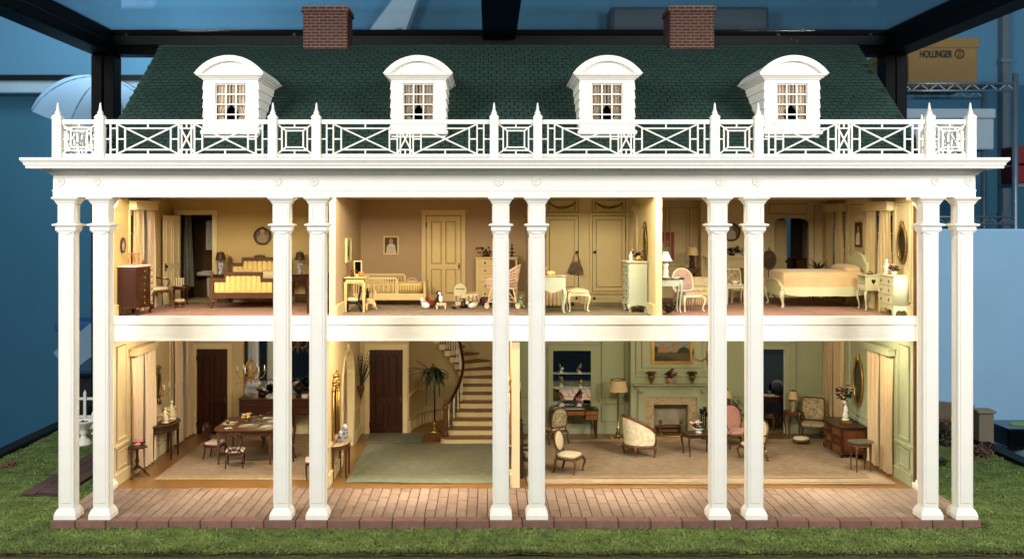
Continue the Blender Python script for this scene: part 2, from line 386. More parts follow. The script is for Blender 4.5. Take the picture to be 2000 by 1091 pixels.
# shelf with archive boxes
t = thing('wire_shelf', 'zinc wire storage shelf on posts behind the case', 'shelf', (PX(1880,19), 19, -11))
px0, px1 = PX(1690,19)-PX(1880,19), PX(1951,19)-PX(1880,19)
for dx in (px0, px1):
    for dy in (-1.2, 1.2):
        MB().tube([(dx,dy,0),(dx,dy,PZ(152,19)+11)], .11, 10).build('post', M['steel'], t)
for zz, nm in ((PZ(178,19)+11, 'wire_deck'), (PZ(430,19)+11, 'wire_deck')):
    m_ = MB()
    for dy in (-1.2, 1.2):
        m_.tube([(px0,dy,zz+.12),(px1,dy,zz+.12)], .05, 6).tube([(px0,dy,zz-.14),(px1,dy,zz-.14)], .05, 6)
        k = 16
        m_.tube([(px0+(px1-px0)*i/k, dy, zz+(.12 if i % 2 else -.14)) for i in range(k+1)], .03, 4)
    for i in range(1, 30):
        x = px0+(px1-px0)*i/30; m_.tube([(x,-1.2,zz+.14),(x,1.2,zz+.14)], .022, 4)
    m_.build(nm, M['steel'], t)
def archive_box(px0, px1, py0, py1, y, label, word):
    z0, z1 = PZ(py1, y), PZ(py0, y); x0, x1 = PX(px0, y), PX(px1, y)
    t = thing('archive_box', label, 'box', ((x0+x1)/2, y, z0)); w = (x1-x0)/2; h = z1-z0
    MB().cbox(-w+.06, w-.06, .04, 2.3, 0, h-.06, .03).build('carton', M['card'], t)
    MB().cbox(-w, w, 0, 2.36, h*.80, h, .03).build('lid', M['card'], t)
    if word:
        cu = bpy.data.curves.new('lettering', 'FONT'); cu.body = 'HOLLINGER'; cu.size = .37; cu.align_x = 'LEFT'; cu.extrude = .006; cu.offset = .012
        o = bpy.data.objects.new('lettering_curve', cu); col.objects.link(o)
        me = bpy.data.meshes.new_from_object(o.evaluated_get(bpy.context.evaluated_depsgraph_get()))
        bpy.data.objects.remove(o); me.materials.clear(); me.materials.append(M['ink'])
        ox = inst(me, 'lettering', t, (PX(1797,y)-(x0+x1)/2, .028, h*.80-.36), (R(90),0,0))
        wd_ = max(v.co.x for v in me.vertices); tgt = PX(1861,y)-PX(1797,y)
        ox.scale = (tgt/wd_, 1.0, 1)
        e = MB(); cx, cz = PX(1875,y)-(x0+x1)/2, h*.80-.23
        e.ring((cx,cz), .165, .165, .022, .012, .03, 20)
        e.tube([(cx+.075*math.cos(R(a)), .03, cz+.03+.06*math.sin(R(a))) for a in range(20,161,28)], .018, 5)
        e.tube([(cx+.075*math.cos(R(a)), .03, cz-.03+.06*math.sin(R(a))) for a in range(200,341,28)], .018, 5)
        e.tube([(cx-.07,.03,cz),(cx+.07,.03,cz)], .015, 5)
        e.build('emblem', M['ink'], t)
    return t
archive_box(1772, 1913, 74, 171, 18.4, 'tan cardboard archive box with black lettering on the wire shelf', True)
archive_box(1724, 1766, 104, 171, 19.0, 'tan cardboard archive box half hidden by the case post', False)
t = thing('white_carton', 'flat white carton on the wire shelf under the archive boxes', 'box', (PX(1840,18.3), 18.3, PZ(292,18.3)))
MB().cbox(-1.95, 1.95, 0, 2, 0, 1.15, .04).build('tray', mat('white_board', (.62,.68,.72), .8, .03, 2), t)
MB().cbox(-2.0, 2.0, -.05, 2.05, 1.16, 1.52, .04).build('lid', bpy.data.materials['white_board'], t)
t = thing('wall_conduit', 'grey conduit channel running up the blue lab wall', 'conduit', (PX(1966,26.5), 26.5, -11))
MB().cbox(-.16, .16, 0, .45, 0, 34, .03).build('channel', mat('conduit_grey', (.40,.45,.48), .5, .05, 2), t)
for zz in (10, 17, 24): MB().cbox(-.24, .24, -.06, .3, zz, zz+.25, .03).build('strap', M['steel'], t)
t = thing('red_bin', 'dark red storage bins stacked at the edge by shelf post', 'bin', (PX(2030,18), 18, PZ(358,18)))
for k in range(2):
    MB().cbox(-.85, .85, 0, 1.2, k*.72, k*.72+.66, .05).build('drawer', mat('red_plastic', (.45,.05,.07), .45, .05, 2) if k == 0 else bpy.data.materials['red_plastic'], t)
MB().box(-.9, .9, 0, 1.25, -.14, -.01).build('shelf_lip', M['steel'], t)
MB().box(-.1, .1, .2, .4, -18, -.15).build('leg', M['steel'], t)
t = thing('backing_panel', 'large plain pale blue panel standing behind the lawn', 'panel', (PX(2010,14.2), 14.2, -11))
MB().cbox(-5.2, 4, 0, .25, 0, PZ(447,14.2)+11, .05).build('sheet', mat('panel_blue', (.60,.76,.88), .75, .04, .6), t)
MB().box(-5.2, 4, -.25, .35, 0, .5).build('foot', M['steel'], t)
t = thing('lab_stool', 'round blue grey lab stool beside the lawn edge', 'stool', (PX(1992,10.5)+1.3, 10.5, -11))
ms = mat('stool_plastic', (.50,.63,.73), .4, .06, 3)
MB().lathe([(1.75,9.35),(1.9,9.45),(1.9,10.15),(1.82,10.26),(.01,10.28)], n=32).build('seat', ms, t)
for k in range(4):
    a = R(45+90*k); MB().tube([(1.45*math.cos(a),1.45*math.sin(a),9.4),(1.7*math.cos(a),1.7*math.sin(a),0)], .17, 10).build('leg', ms, t)
MB().cbox(-1.3, 1.3, -1.0, 1.0, 6.6, 9.3, .05).build('drawer_unit', ms, t)
tz = PZ(818,10.5)
t = thing('black_case', 'black slip case with a green label lying on the stool', 'case', (PX(1978,10.2)+.45, 10.2, 10.29-11))
MB().cbox(-.95, .95, -.7, .7, 0, .56, .05).build('body', mat('gloss_black', (.025,.025,.03), .15, .1, 4), t)
MB().lathe([(.44,.565),(.42,.575)], (-.1,.0), 20, 1, .8).build('label_disc', mat('green_label', (.42,.58,.28), .6, .25, 4), t)

# ---- display case
CX0, CX1, CY0, CY1, CZ0, CZ1 = -12.83, 13.5, -2.2, 13.0, 11.2, 12.0
t = thing('display_case', 'black framed glass display case around the dolls house', 'display case', (.3, 5, LZ-.6))
def case(m, n, mm): 
    m.move(Matrix.Translation((-.3,-5,-LZ+.6))); return m.build(n, mm, t)
mb_ = mat('black_anodised', (.022,.024,.027), .55, .2, 3, spec=.12)
for x0 in (CX0, CX1-.74):
    for y0 in (CY1,):
        case(MB().cbox(x0, x0+.36, y0, y0+.7, LZ-.5, CZ0-.003, .03), 'post', mb_)
        case(MB().cbox(x0+.38, x0+.74, y0+.04, y0+.7, LZ-.5, CZ0-.003, .03), 'post', mb_)
def hbeam(x0, x1, y0, y1, n):       # extruded beam with grooves on its face
    case(MB().cbox(x0, x1, y0, y1, CZ0, CZ0+.22, .02), n, mb_)
    case(MB().box(x0, x1, y0+(.07 if y1-y0 < 2 else 0), y1, CZ0+.222, CZ0+.30), n, mb_)
    case(MB().cbox(x0, x1, y0+(.02 if y1-y0 < 2 else 0), y1, CZ0+.302, CZ0+.62, .02), n, mat('brushed_black', (.10,.10,.105), .5, .15, 3, stretch=(.2,4,1), spec=.3) if 'brushed_black' not in bpy.data.materials else bpy.data.materials['brushed_black'])
    case(MB().cbox(x0, x1, y0, y1, CZ0+.622, CZ1, .02), n, mb_)
hbeam(CX0, CX1, CY1, CY1+.7, 'beam')
for x0 in (CX0, CX1-.74):
    case(MB().cbox(x0, x0+.74, CY0, CY1-.003, CZ0, CZ0+.38, .03), 'beam', mb_)
    case(MB().cbox(x0+.02, x0+.72, CY0, CY1-.003, CZ0+.383, CZ1, .03), 'beam', mb_)
case(MB().cbox(-.21, .86, CY0, CY1-.004, CZ1-.34, CZ1, .03), 'beam', mb_)
for a, b in ((CX0+.75, -.22), (.87, CX1-.75)):
    case(MB().box(a, b, CY0, CY1-.01, CZ1-.06, CZ1-.02), 'glass_pane', M['caseglass'])
for x0 in (CX0+.1, CX1-.5):
    case(MB().cbox(x0, x0+.4, CY0, CY1, LZ-.45, LZ+.10, .03), 'base_rail', mb_)
for px in (247, 575, 1520, 1700):
    m_ = MB(); x = PX(px, 13); m_.tube([(x, CY1-.01, PZ(68,13)),(x, CY1+.06, PZ(68,13))], .055, 8); case(m_, 'bolt', M['black'])
case(MB().box(CX0+.5, CX1-.5, -2.4, CY1, LZ-.75, LZ-.06), 'base_board', mat('base_ply', (.27,.23,.165), .8, .1, 2))

# ---- lawn: uneven flocked ground
from mathutils import noise as nz
def gh(x, y):
    h = .035*nz.noise(Vector((x*.9, y*.9, 3)))+.022*nz.noise(Vector((x*2.7, y*2.7, 8)))+.012*nz.noise(Vector((x*7, y*7, 1)))
    return LZ+h-.0
def lawn_fn(u, v):
    x = CX0+.5+(CX1-CX0-1.0)*u; y = -1.50+(CY1+1.50)*v**1.6
    z = gh(x, y)
    if y < -1.2: z -= ((-1.2-y)/.42)**2*.09
    if -8.7 < x < 9.8 and .1 < y < 10.9: z = LZ-.10
    return (x, y, z)
lm = mat('lawn_flock', (.215,.28,.105), .95, .0, 3.0, .9, 45, c2=(.38,.46,.20), detail=9)
struct(MB().grid(lawn_fn, 220, 110).build('lawn', lm))
gm = MB(); gv, gf = [], []
def fleck(x, y, s):
    z = gh(x, y)+rnd.uniform(-.005, .02)
    a = rnd.uniform(0, 2*PI); t_ = rnd.uniform(.2, 1.3)
    dx, dy = math.cos(a)*s, math.sin(a)*s
    b = len(gv)
    gv.extend([(x-dx*.5-dy*.2, y-dy*.5+dx*.2, z), (x-dx*.5+dy*.2, y-dy*.5-dx*.2, z), (x+dx*.5, y+dy*.5, z+s*t_*.6)]); gf.append((b,b+1,b+2))
n_ = 0
while n_ < 62000:
    x = rnd.uniform(CX0+.5, CX1-.5); y = rnd.uniform(0,1)**1.5*12.5-1.5
    if -8.62 < x < 9.66 and -.02 < y < 10.9: continue
    if y > 5 and -8.5 < x < 9.5: continue
    if -10.3 < x < -9.2 and 2.2 < y < 7.2 and rnd.random() < .96: continue
    fleck(x, y, rnd.uniform(.03, .075)); n_ += 1
gm.v = gv; gm.f = gf; gm.s = [False]*len(gf)
gmat = mat('grass_flock', (.25,.325,.125), .9, .0, 1.6, c2=(.46,.53,.27), rand=.35, isl=True)
o = gm.build('grass', gmat); stuff(o)
tag(o, 'short coarse green model grass covering the lawn', 'grass')
gv, gf = [], []
for k in range(5200):
    x = rnd.uniform(CX0+.5, CX1-.5); fleck(x, -1.50+abs(rnd.gauss(0,.07))-.03, rnd.uniform(.03,.08))
sm_ = MB(); sm_.v = gv; sm_.f = gf; sm_.s = [False]*len(gf)
o = stuff(sm_.build('soil_edge', mat('soil_crumb', (.26,.22,.13), .95, .3, 8, rand=.3, isl=True)))
# ---- garden path of dark brick
t = struct(MB().box(-10.22, -9.28, 2.3, 7.1, LZ-.05, LZ+.02).build('garden_path', M['joint']))
bm_ = MB().cbox(-.148, .148, -.19, .19, 0, .035, .012).mesh('brick', mat('path_brick', (.27,.19,.17), .9, .15, 7, .4, 40, rand=.18))
for i in range(3):
    for j in range(12):
        inst(bm_, 'brick', t, (-10.06+i*.31, 2.53+j*.395+(.1 if i == 1 else 0), LZ+.022))
# ---- picket fence, urn, planting
t = thing('picket_fence', 'white picket fence crossing the lawn beyond the end columns', 'fence', (-10.4, 9.6, LZ))
mw = MB().taper(0, 0, .075, .05, .0, .075, .05, 1.02).add([(-.0375,-.025,1.02),(.0375,-.025,1.02),(.0375,.025,1.02),(-.0375,.025,1.02),(0,0,1.12)], [(0,1,4),(1,2,4),(2,3,4),(3,0,4)]).mesh('picket', M['white'])
ms_ = MB().taper(0, 0, .075, .05, .0, .075, .05, .42).add([(-.0375,-.025,.42),(.0375,-.025,.42),(.0375,.025,.42),(-.0375,.025,.42),(0,0,.5)], [(0,1,4),(1,2,4),(2,3,4),(3,0,4)]).mesh('picket', M['white'])
for i in range(16): inst(mw if i % 2 == 0 else ms_, 'picket', t, (-1.75+i*.235, 0, 0))
for zz in (.3, .82): MB().box(-1.85, 1.95, .026, .07, zz, zz+.07).build('rail', M['white'], t)
t = thing('garden_urn', 'white footed garden basin standing on the lawn', 'urn', (PX(163,7.44), 7.44, LZ))
MB().lathe([(.23,0),(.235,.05),(.16,.14),(.07,.22),(.07,.28),(.11,.33),(.09,.36),(.12,.42),(.24,.55),(.32,.62),(.33,.66),(.28,.655),(.2,.6),(.01,.57)], n=24).build('basin', M['white'], t)
for a in (0, PI): MB().tube([(.16*math.cos(a),0,.45),(.29*math.cos(a),0,.47),(.31*math.cos(a),0,.33),(.22*math.cos(a),0,.30)], .03, 8).build('handle', M['white'], t)
for k in range(3): MB().ball((.08*math.cos(k*2.1),.08*math.sin(k*2.1),.6), .05).build('pebble', M['leaf'], t)
t = thing('garden_wall', 'grey stucco garden wall with a capped end pier', 'wall', (PX(1920,7.6), 7.6, LZ))
MB().cbox(-.20, .20, -.20, .20, 0, .84, .02).build('pier', M['stone'], t)
MB().cbox(-.25, .25, -.25, .25, .843, .92, .02).build('cap', M['stone'], t)
MB().box(-1.4, -.21, .02, .2, 0, .98).move(Matrix.Translation((0,.1,0)) @ Matrix.Rotation(R(-38),4,'Z')).build('panel', M['stone'], t)
def leafy(name, label, cat, loc, n, rad, size, mats, stems=6, group=None, h=1.0, few=.5):
    t = thing(name, label, cat, loc, 0, group)
    st = MB()
    for k in range(stems):
        a = rnd.uniform(0,2*PI); st.tube([(0,0,0),(rad*.4*math.cos(a),rad*.4*math.sin(a),rad*h*.6),(rad*.8*math.cos(a),rad*.8*math.sin(a),rad*h*1.2)], .012, 4)
    st.build('stem', M['dryflower'], t)
    for mi, mm in enumerate(mats):
        f = MB()
        for k in range(int(n*(1-few if mi == 0 else few))):
            p = Vector((rnd.gauss(0,1),rnd.gauss(0,1),rnd.gauss(0,1))).normalized()*rad*rnd.uniform(.45,1)
            p = Vector((p.x, p.y, abs(p.z)*h*1.15+.02)); q = Vector((rnd.uniform(-1,1),rnd.uniform(-1,1),rnd.uniform(-1,1))).normalized(); r_ = q.orthogonal().normalized()
            s_ = size*rnd.uniform(.6,1.3)
            f.add([p-q*s_, p+r_*s_*.45, p+q*s_, p-r_*s_*.45], [(0,1,2,3)])
        f.build(('leaves','blossom')[mi] if mi < 2 else 'bud', mm, t)
    return t
leafy('pink_shrub', 'low dusty pink flowering shrub at foot of the garden pier', 'shrub', (PX(1925,5.9), 6.1, LZ), 420, .30, .045, [M['leaf'], M['dryflower']], h=.9)
leafy('rose_bush', 'dark green rose bush with few pink blooms behind column', 'shrub', (PX(1852,7.3), 7.5, LZ), 520, .36, .06, [M['leaf'], M['dryflower']], h=1.7, few=.08)
leafy('stone_shrub', 'small dry clump at the lawn corner by the case rail', 'shrub', (PX(16,4.9), 4.9, LZ), 240, .2, .04, [M['dryflower']], h=.6)
leafy('low_hedge', 'low clipped dark hedge between the two end columns', 'hedge', (PX(1850,4.6), 5.2, LZ), 500, .30, .05, [M['leaf']], h=.55)
# ================================================================ the dolls' house
H = thing('dolls_house', 'white colonnaded dolls house with open front and green shingle roof', 'dolls house', (0,0,0))
def hp(m, name, mm, parent=None): return m.build(name, mm, parent or H)
# ---- porch floor
pf = hp(MB().box(-8.56, 9.60, .012, 2.44, LZ-.10, -.016), 'porch_floor', M['joint'])
kb = MB().cbox(-.306, .306, 0, .268, LZ-.14, 0, .012).mesh('kerb_brick', M['kerb'])
xk = -8.58; first = True
for px in (146, 206, 267, 329, 391, 452, 515, 577, 639, 702, 766, 829, 892, 956, 1020, 1082, 1145, 1208, 1271, 1333, 1396, 1458, 1519, 1580, 1641, 1702, 1762, 1822, 1881, 1919):
    x1 = (px-955)/100*1.0 if px < 1919 else 9.63
    w = x1-xk-.018
    inst(kb, 'kerb_brick', pf, ((xk+x1)/2, 0, 0), None, (w/.612, 1, 1)); xk = x1
pw = 2.15/3/3.44            # paver pitch found below
pv = {}
def paver_mesh(L, k):
    key = (round(L,2), k)
    if key not in pv:
        pv[key] = MB().cbox(-.097, .097, 0, L-.017, -.03, 0, .006).mesh('paver', M['paver'])
    return pv[key]
npv = 0; xs = -8.58; i = 0; rest = MB()
while xs < 9.62:
    w = min(.2085, 9.63-xs); y = .276; off = (0, .47, .23)[i % 3]; L = .70-off if off else .70
    while y < 2.44:
        e = min(y+L, 2.45)
        if e-y > .05:
            if npv < 296:
                o = inst(paver_mesh(e-y, 0), 'paver', pf, (xs+w/2, y, rnd.uniform(-.003,.002)), None, (w/.2085, 1, 1)); npv += 1
            else: rest.cbox(xs+.006, xs+w-.006, y, e-.012, -.03, 0, .006)
        y = e; L = .70
    xs += .2085; i += 1
if rest.v: stuff(rest.build('paver_field', M['paver_stuff'], pf))
# ---- columns
COLX = [(135-955)/98.8, (202-955)/98.8, (552-955)/98.8, (622-955)/98.8, (978-955)/98.8, (1048-955)/98.8, (1401-955)/98.8, (1472-955)/98.8, (1812-955)/98.8, (1879-955)/98.8]
def column(x, y, top=6.31, half=.15):
    c = MB().cbox(-half, half, -half, half, .19, 5.66, .014)
    for sx, sy in ((0,-1),(0,1),(1,0),(-1,0)):          # raised centre panel on each face
        if sx == 0: c.box(-half*.68, half*.68, *( (-half-.012,-half) if sy < 0 else (half,half+.012)), .32, 5.50)
        else: c.box(*((-half-.012,-half) if sx < 0 else (half,half+.012)), -half*.68, half*.68, .32, 5.50)
    o = c.build('column', M['white'], H); o.location = (x, y, 0)
    MB().sqstack(0, 0, [(.205,.0),(.215,.01),(.215,.10),(.21,.105),(.205,.115),(.20,.14),(.172,.19),(.165,.205),(.15,.215)]).build('base', M['white'], o)
    k = MB().sqstack(0, 0, [(half,5.655),(.19,5.657),(.19,5.735),(.235,5.752),(.242,5.77),(.236,5.785),(.175,5.80),(.156,5.815),(.156,6.165),(.172,6.172),(.172,6.19),(.185,6.20),(.20,6.235),(.235,6.275),(.25,6.28),(.25,top)])
    for sx in (-1, 1):
        k.box(sx*.11-.016, sx*.11+.016, -.17, .17, 5.83, 6.15); k.box(-.17, .17, sx*.11-.016, sx*.11+.016, 5.83, 6.15)
    arch = [(-.165,5.655),(.165,5.655),(.165,5.63)]+[(.11-.0,5.63)]+[(.11*math.cos(a), 5.63-.045*math.sin(a)) for a in [PI*i/8 for i in range(1,8)]]+[(-.11,5.63),(-.165,5.63)]
    k.prism(arch, 'xz', -.172, .172)
    k.prism(arch, 'yz', -.1715, .1715)
    k.box(-.085, .085, -.168, -.162, 5.525, 5.545)
    k.build('capital', M['white'], o)
    return o
c0 = column(COLX[0], .235)
for x in COLX[1:]: c = copy_tree(c0, H); c.location = (x, .235, 0)
# antae at the ends of the opening
for x in (-8.31, 9.44):
    o = MB().cbox(-.09, .09, -.09, .09, .2, 6.3, .01).build('pilaster', M['white'], H); o.location = (x, 2.36, 0)
    MB().sqstack(0, 0, [(.15,0),(.155,.01),(.155,.09),(.145,.12),(.12,.17),(.115,.19),(.09,.2)]).build('base', M['white'], o)
    MB().sqstack(0, 0, [(.09,5.60),(.115,5.61),(.115,5.70),(.15,5.72),(.15,5.745),(.1,5.77),(.095,5.8),(.095,6.1),(.11,6.12),(.15,6.2),(.155,6.3)]).build('capital', M['white'], o)
# ---- entablature: frieze beam with returns, rosettes, cornice
EX0, EX1 = -8.54, 9.53
e = MB().box(EX0, EX1, .05, .43, 6.312, 6.43).box(EX0, EX0+.38, .43, 2.44, 6.312, 6.43).box(EX1-.38, EX1, .43, 2.44, 6.312, 6.43)
hp(e, 'architrave', M['white'])
e = MB().box(EX0-.012, EX1+.012, .038, .445, 6.43, 6.452).box(EX0-.012, EX0+.392, .445, 2.44, 6.43, 6.452).box(EX1-.392, EX1+.012, .445, 2.44, 6.43, 6.452)
hp(e, 'fillet', M['white'])
e = MB().box(EX0+.004, EX1-.004, .054, .428, 6.452, 6.745).box(EX0+.004, EX0+.376, .428, 2.44, 6.452, 6.745).box(EX1-.376, EX1-.004, .428, 2.44, 6.452, 6.745)
hp(e, 'frieze', M['white'])
ros = MB().lathe([(.088,0),(.092,.012),(.075,.02),(.07,.014),(.0,.014)], n=20)
for k in range(8):
    a = 2*PI*k/8; ros.pillow((.043*math.cos(a), .043*math.sin(a), .018), (.042,.042,.02), 1, 8, 4)
ros.ball((0,0,.02), .022)
rm = ros.move(Matrix.Rotation(R(90), 4, 'X')).mesh('rosette', M['white'])
for px in (118, 188, 541, 613, 974, 1047, 1407, 1478, 1828, 1893): inst(rm, 'rosette', H, ((px-955)/99.7, .054, 6.625))
cp = [(.01,6.742),(.03,6.75),(.06,6.79),(.10,6.815),(.10,6.83),(.14,6.84),(.14,6.858),(.37,6.86),(.37,6.905),(.385,6.91),(.40,6.935),(.40,6.962),(.415,6.966),(.43,6.99),(.45,7.01),(.45,7.058),(.43,7.06)]
cx_, cw_ = (EX0+EX1)/2, (EX1-EX0)/2
vs = []; 
cm = MB()
for o_, z in cp: cm.v += [(EX0-o_, .05-o_, z), (EX1+o_, .05-o_, z), (EX1+o_, 11.0+o_, z), (EX0-o_, 11.0+o_, z)]
n = len(cp); cm.f = [(3,2,1,0), tuple(4*(n-1)+i for i in range(4))]+[(4*k+i, 4*k+(i+1)%4, 4*k+4+(i+1)%4, 4*k+4+i) for k in range(n-1) for i in range(4)]
cm.s = [False]*len(cm.f)
hp(cm, 'cornice', M['white'])
# ---- balustrade: posts with finials, fret panels
BY = .10
def sc0(px): return (px-955)/99.5
PXS = (113, 196, 533, 618, 965, 1050, 1396, 1481, 1815, 1895)
pm = MB().sqstack(0, 0, [(.082,7.06),(.082,7.855),(.09,7.86),(.09,7.88),(.06,7.925),(.03,7.945)])
fm = MB().lathe([(.025,7.94),(.05,7.955),(.052,7.985),(.035,8.005),(.052,8.03),(.058,8.05),(.04,8.075),(.028,8.11),(.022,8.17),(.012,8.235),(.001,8.25)], n=14)
pmesh = pm.mesh('balustrade_post', M['white']); fmesh = fm.move(Matrix.Translation((0,0,-.08)) @ Matrix.Scale(1,4)).mesh('finial', M['white'])
posts = [sc0(p) for p in PXS]
BYE = 2.35
def post(x, y):
    o = inst(pmesh, 'balustrade_post', H, (x, y, 0)); inst(fmesh, 'finial', o); return o
for x in posts: post(x, BY)
for x in (posts[0], posts[-1]): post(x, BYE); 
Z0, Z1 = 7.10, 7.83
bw = .026
def fret(name, P0, P1, long_):
    # panel in the plane from P0 to P1; u runs 0..W
    W = (Vector(P1)-Vector(P0)).length; d = (Vector(P1)-Vector(P0)).normalized(); ang = math.atan2(d.y, d.x)
    o = MB().box(0, W, -.028, .028, Z0, Z0+.058).box(0, W, -.036, .036, Z1-.085, Z1).build(name, M['white'], H)
    o.location = (P0[0], P0[1], 0); o.rotation_euler = (0,0,ang)
    zb, zt = Z0+.058, Z1-.085
    def bar(u0, w0, u1, w1, t=bw, y=.02):
        v = Vector((u1-u0, 0, w1-w0)); L = v.length; n_ = Vector((-v.z, 0, v.x))/L*t/2
        a, b = Vector((u0,0,w0)), Vector((u1,0,w1))
        m = MB().prism([((a+n_).x,(a+n_).z),((a-n_).x,(a-n_).z),((b-n_).x,(b-n_).z),((b+n_).x,(b+n_).z)], 'xz', -y, y)
        m.build('lattice_bar', M['white'], o)
    def square(u0, u1, depth):
        zc = (zb+zt)/2; uc = (u0+u1)/2
        i1 = .095; i2 = .175
        for s_, q in ((i1, .021), (i2, .0205)):
            a, b, c, e_ = u0+s_, u1-s_, zb+s_*.75, zt-s_*.75
            bar(a,c,b,c,y=q); bar(a,e_,b,e_,y=q); bar(a,c,a,e_,y=q-.001); bar(b,c,b,e_,y=q-.001)
        for (ua, za, sx, sz) in ((u0,zb,1,1),(u1,zb,-1,1),(u0,zt,1,-1),(u1,zt,-1,-1)):
            bar(ua, za, ua+sx*(i2+.01), za+sz*(i2+.01)*.75, y=.019)
        bar(uc, zb, uc, zb+i1*.75, y=.018); bar(uc, zt, uc, zt-i1*.75, y=.018)
        bar(u0, zc, u0+i1, zc, y=.018); bar(u1, zc, u1-i1, zc, y=.018)
    def cross(u0, u1):
        zc = (zb+zt)/2; uc = (u0+u1)/2; ix, iz = .155, .085
        bar(u0, zb, u1, zt, y=.019); bar(u0, zt, u1, zb, y=.0185)
        a, b, c, e_ = u0+ix, u1-ix, zb+iz, zt-iz
        bar(a,c,b,c,y=.021); bar(a,e_,b,e_,y=.021); bar(a,c,a,e_,y=.0205); bar(b,c,b,e_,y=.0205)
        bar(uc,zb,uc,zb+iz,y=.018); bar(uc,zt,uc,zt-iz,y=.018)
        bar(u0,zc,a,zc,y=.018); bar(u1,zc,b,zc,y=.018)
    def ladder(u0, u1, outer):
        bar(u0, zb, u0, zt, y=.0215); bar(u1, zb, u1, zt, y=.0215)
        for w in (zb+.085, zt-.085): bar(u0, w, u1, w, y=.018)
        zc = (zb+zt)/2
        bar(outer[0], zc, outer[1], zc, y=.018)
    if not long_: square(.0, W, 0)
    else:
        m0, m1 = W/2-.155, W/2+.155
        ladder(.12, .25, (0,.12)); ladder(W-.25, W-.12, (W-.12, W))
        cross(.25, m0+.0); cross(m1, W-.25)
        bar(m0,zb,m0,zt,y=.0215); bar(m1,zb,m1,zt,y=.0215)
        bar(m0+.06,zb,m0+.06,zt,y=.020); bar(m1-.06,zb,m1-.06,zt,y=.020)
        bar(m0,zb,m1,zt,y=.019); bar(m0,zt,m1,zb,y=.0187)
        zc = (zb+zt)/2
        for q in (zb+.085, zt-.085): bar(m0+.06,q,m1-.06,q,y=.0175)
        bar(W/2,zb,W/2,zb+.085,y=.017); bar(W/2,zt,W/2,zt-.085,y=.017)
    return o
for i in range(9): fret('fret_panel', (posts[i]+.083, BY), (posts[i+1]-.083, BY), i % 2 == 1)
for x in (posts[0], posts[-1]): fret('fret_panel', (x, BY+.083), (x, BYE-.083), True)
# ---- roof
RY0, RZ0, RY1, RZ1 = 2.0, 7.07, 6.5, 10.38
RX0, RX1 = -8.53, 9.53
sl = (RZ1-RZ0)/(RY1-RY0); RL = math.hypot(RY1-RY0, RZ1-RZ0); rang = math.atan2(RZ1-RZ0, RY1-RY0)
def roof_z(y): return RZ0+(y-RY0)*sl
rf = hp(MB().prism([(RY0,RZ0-.01),(RY1,RZ1-.01),(11.0,RZ0-.01)], 'yz', RX0+.02, RX1-.02), 'roof', M['roof'])
DX = (-5.75, -1.57, 2.63, 6.75)
CHX = (-4.21, 5.22)
NR = 36; rp = RL/NR; sw = .207
def shv(w):      # one wedge shingle, butt toward the eave, laid along local +y
    return ([(-w,-.004,.018),(w,-.004,.018),(w,rp*1.15,-.004),(-w,rp*1.15,-.004),(-w,-.004,.033),(w,-.004,.033),(w,rp*1.15,.003),(-w,rp*1.15,.003)],
            [(0,3,2,1),(4,5,6,7),(0,1,5,4),(1,2,6,5),(2,3,7,6),(3,0,4,7)])
MS = Matrix.Translation((0,RY0,RZ0)) @ Matrix.Rotation(rang, 4, 'X')
sms = []
for w in (.096, .091, .094):
    m_ = MB(); m_.add(*shv(w)); sms.append(m_.mesh('shingle', M['roof']))
rest = MB(); nsh = 0
for j in range(NR):
    d = j*rp; y = RY0+d*math.cos(rang); z = roof_z(y)
    x = RX0+(0 if j % 2 == 0 else sw/2)+rnd.uniform(0,.03)
    while x < RX1-.02:
        c = min(x+sw/2, RX1-.09)
        x += sw
        if any(abs(c-dx) < .50 and 7.72 < z < 9.2 for dx in DX) or any(abs(c-dx) < .52 and z > 10.32 for dx in CHX): continue
        jit = rnd.choice((0,0,.004,-.009,.010))
        if 5 <= j <= 8 and nsh < 300:
            o = inst(rnd.choice(sms), 'shingle', rf, (c, y+jit, z+jit*sl), (rang,0,0)); nsh += 1
        else:
            vs, fs = shv(rnd.choice((.096,.091,.094)))
            Mx = Matrix.Translation((c, y+jit, z+jit*sl)) @ Matrix.Rotation(rang, 4, 'X')
            rest.add([Mx @ Vector(p) for p in vs], fs)
stuff(rest.build('shingle_field', M['roof_stuff'], rf))
for k in range(20):
    xa = RX0+(RX1-RX0)*k/20; 
    MB().prism([(RY1-.09,RZ1-.055),(RY1,RZ1+.012),(RY1+.09,RZ1-.055)], 'yz', xa+.004, xa+(RX1-RX0)/20-.004).build('ridge_cap', M['roof'], rf)
# side house walls above the rooms (gable ends)
for xa in (RX0, RX1-.02):
    pass
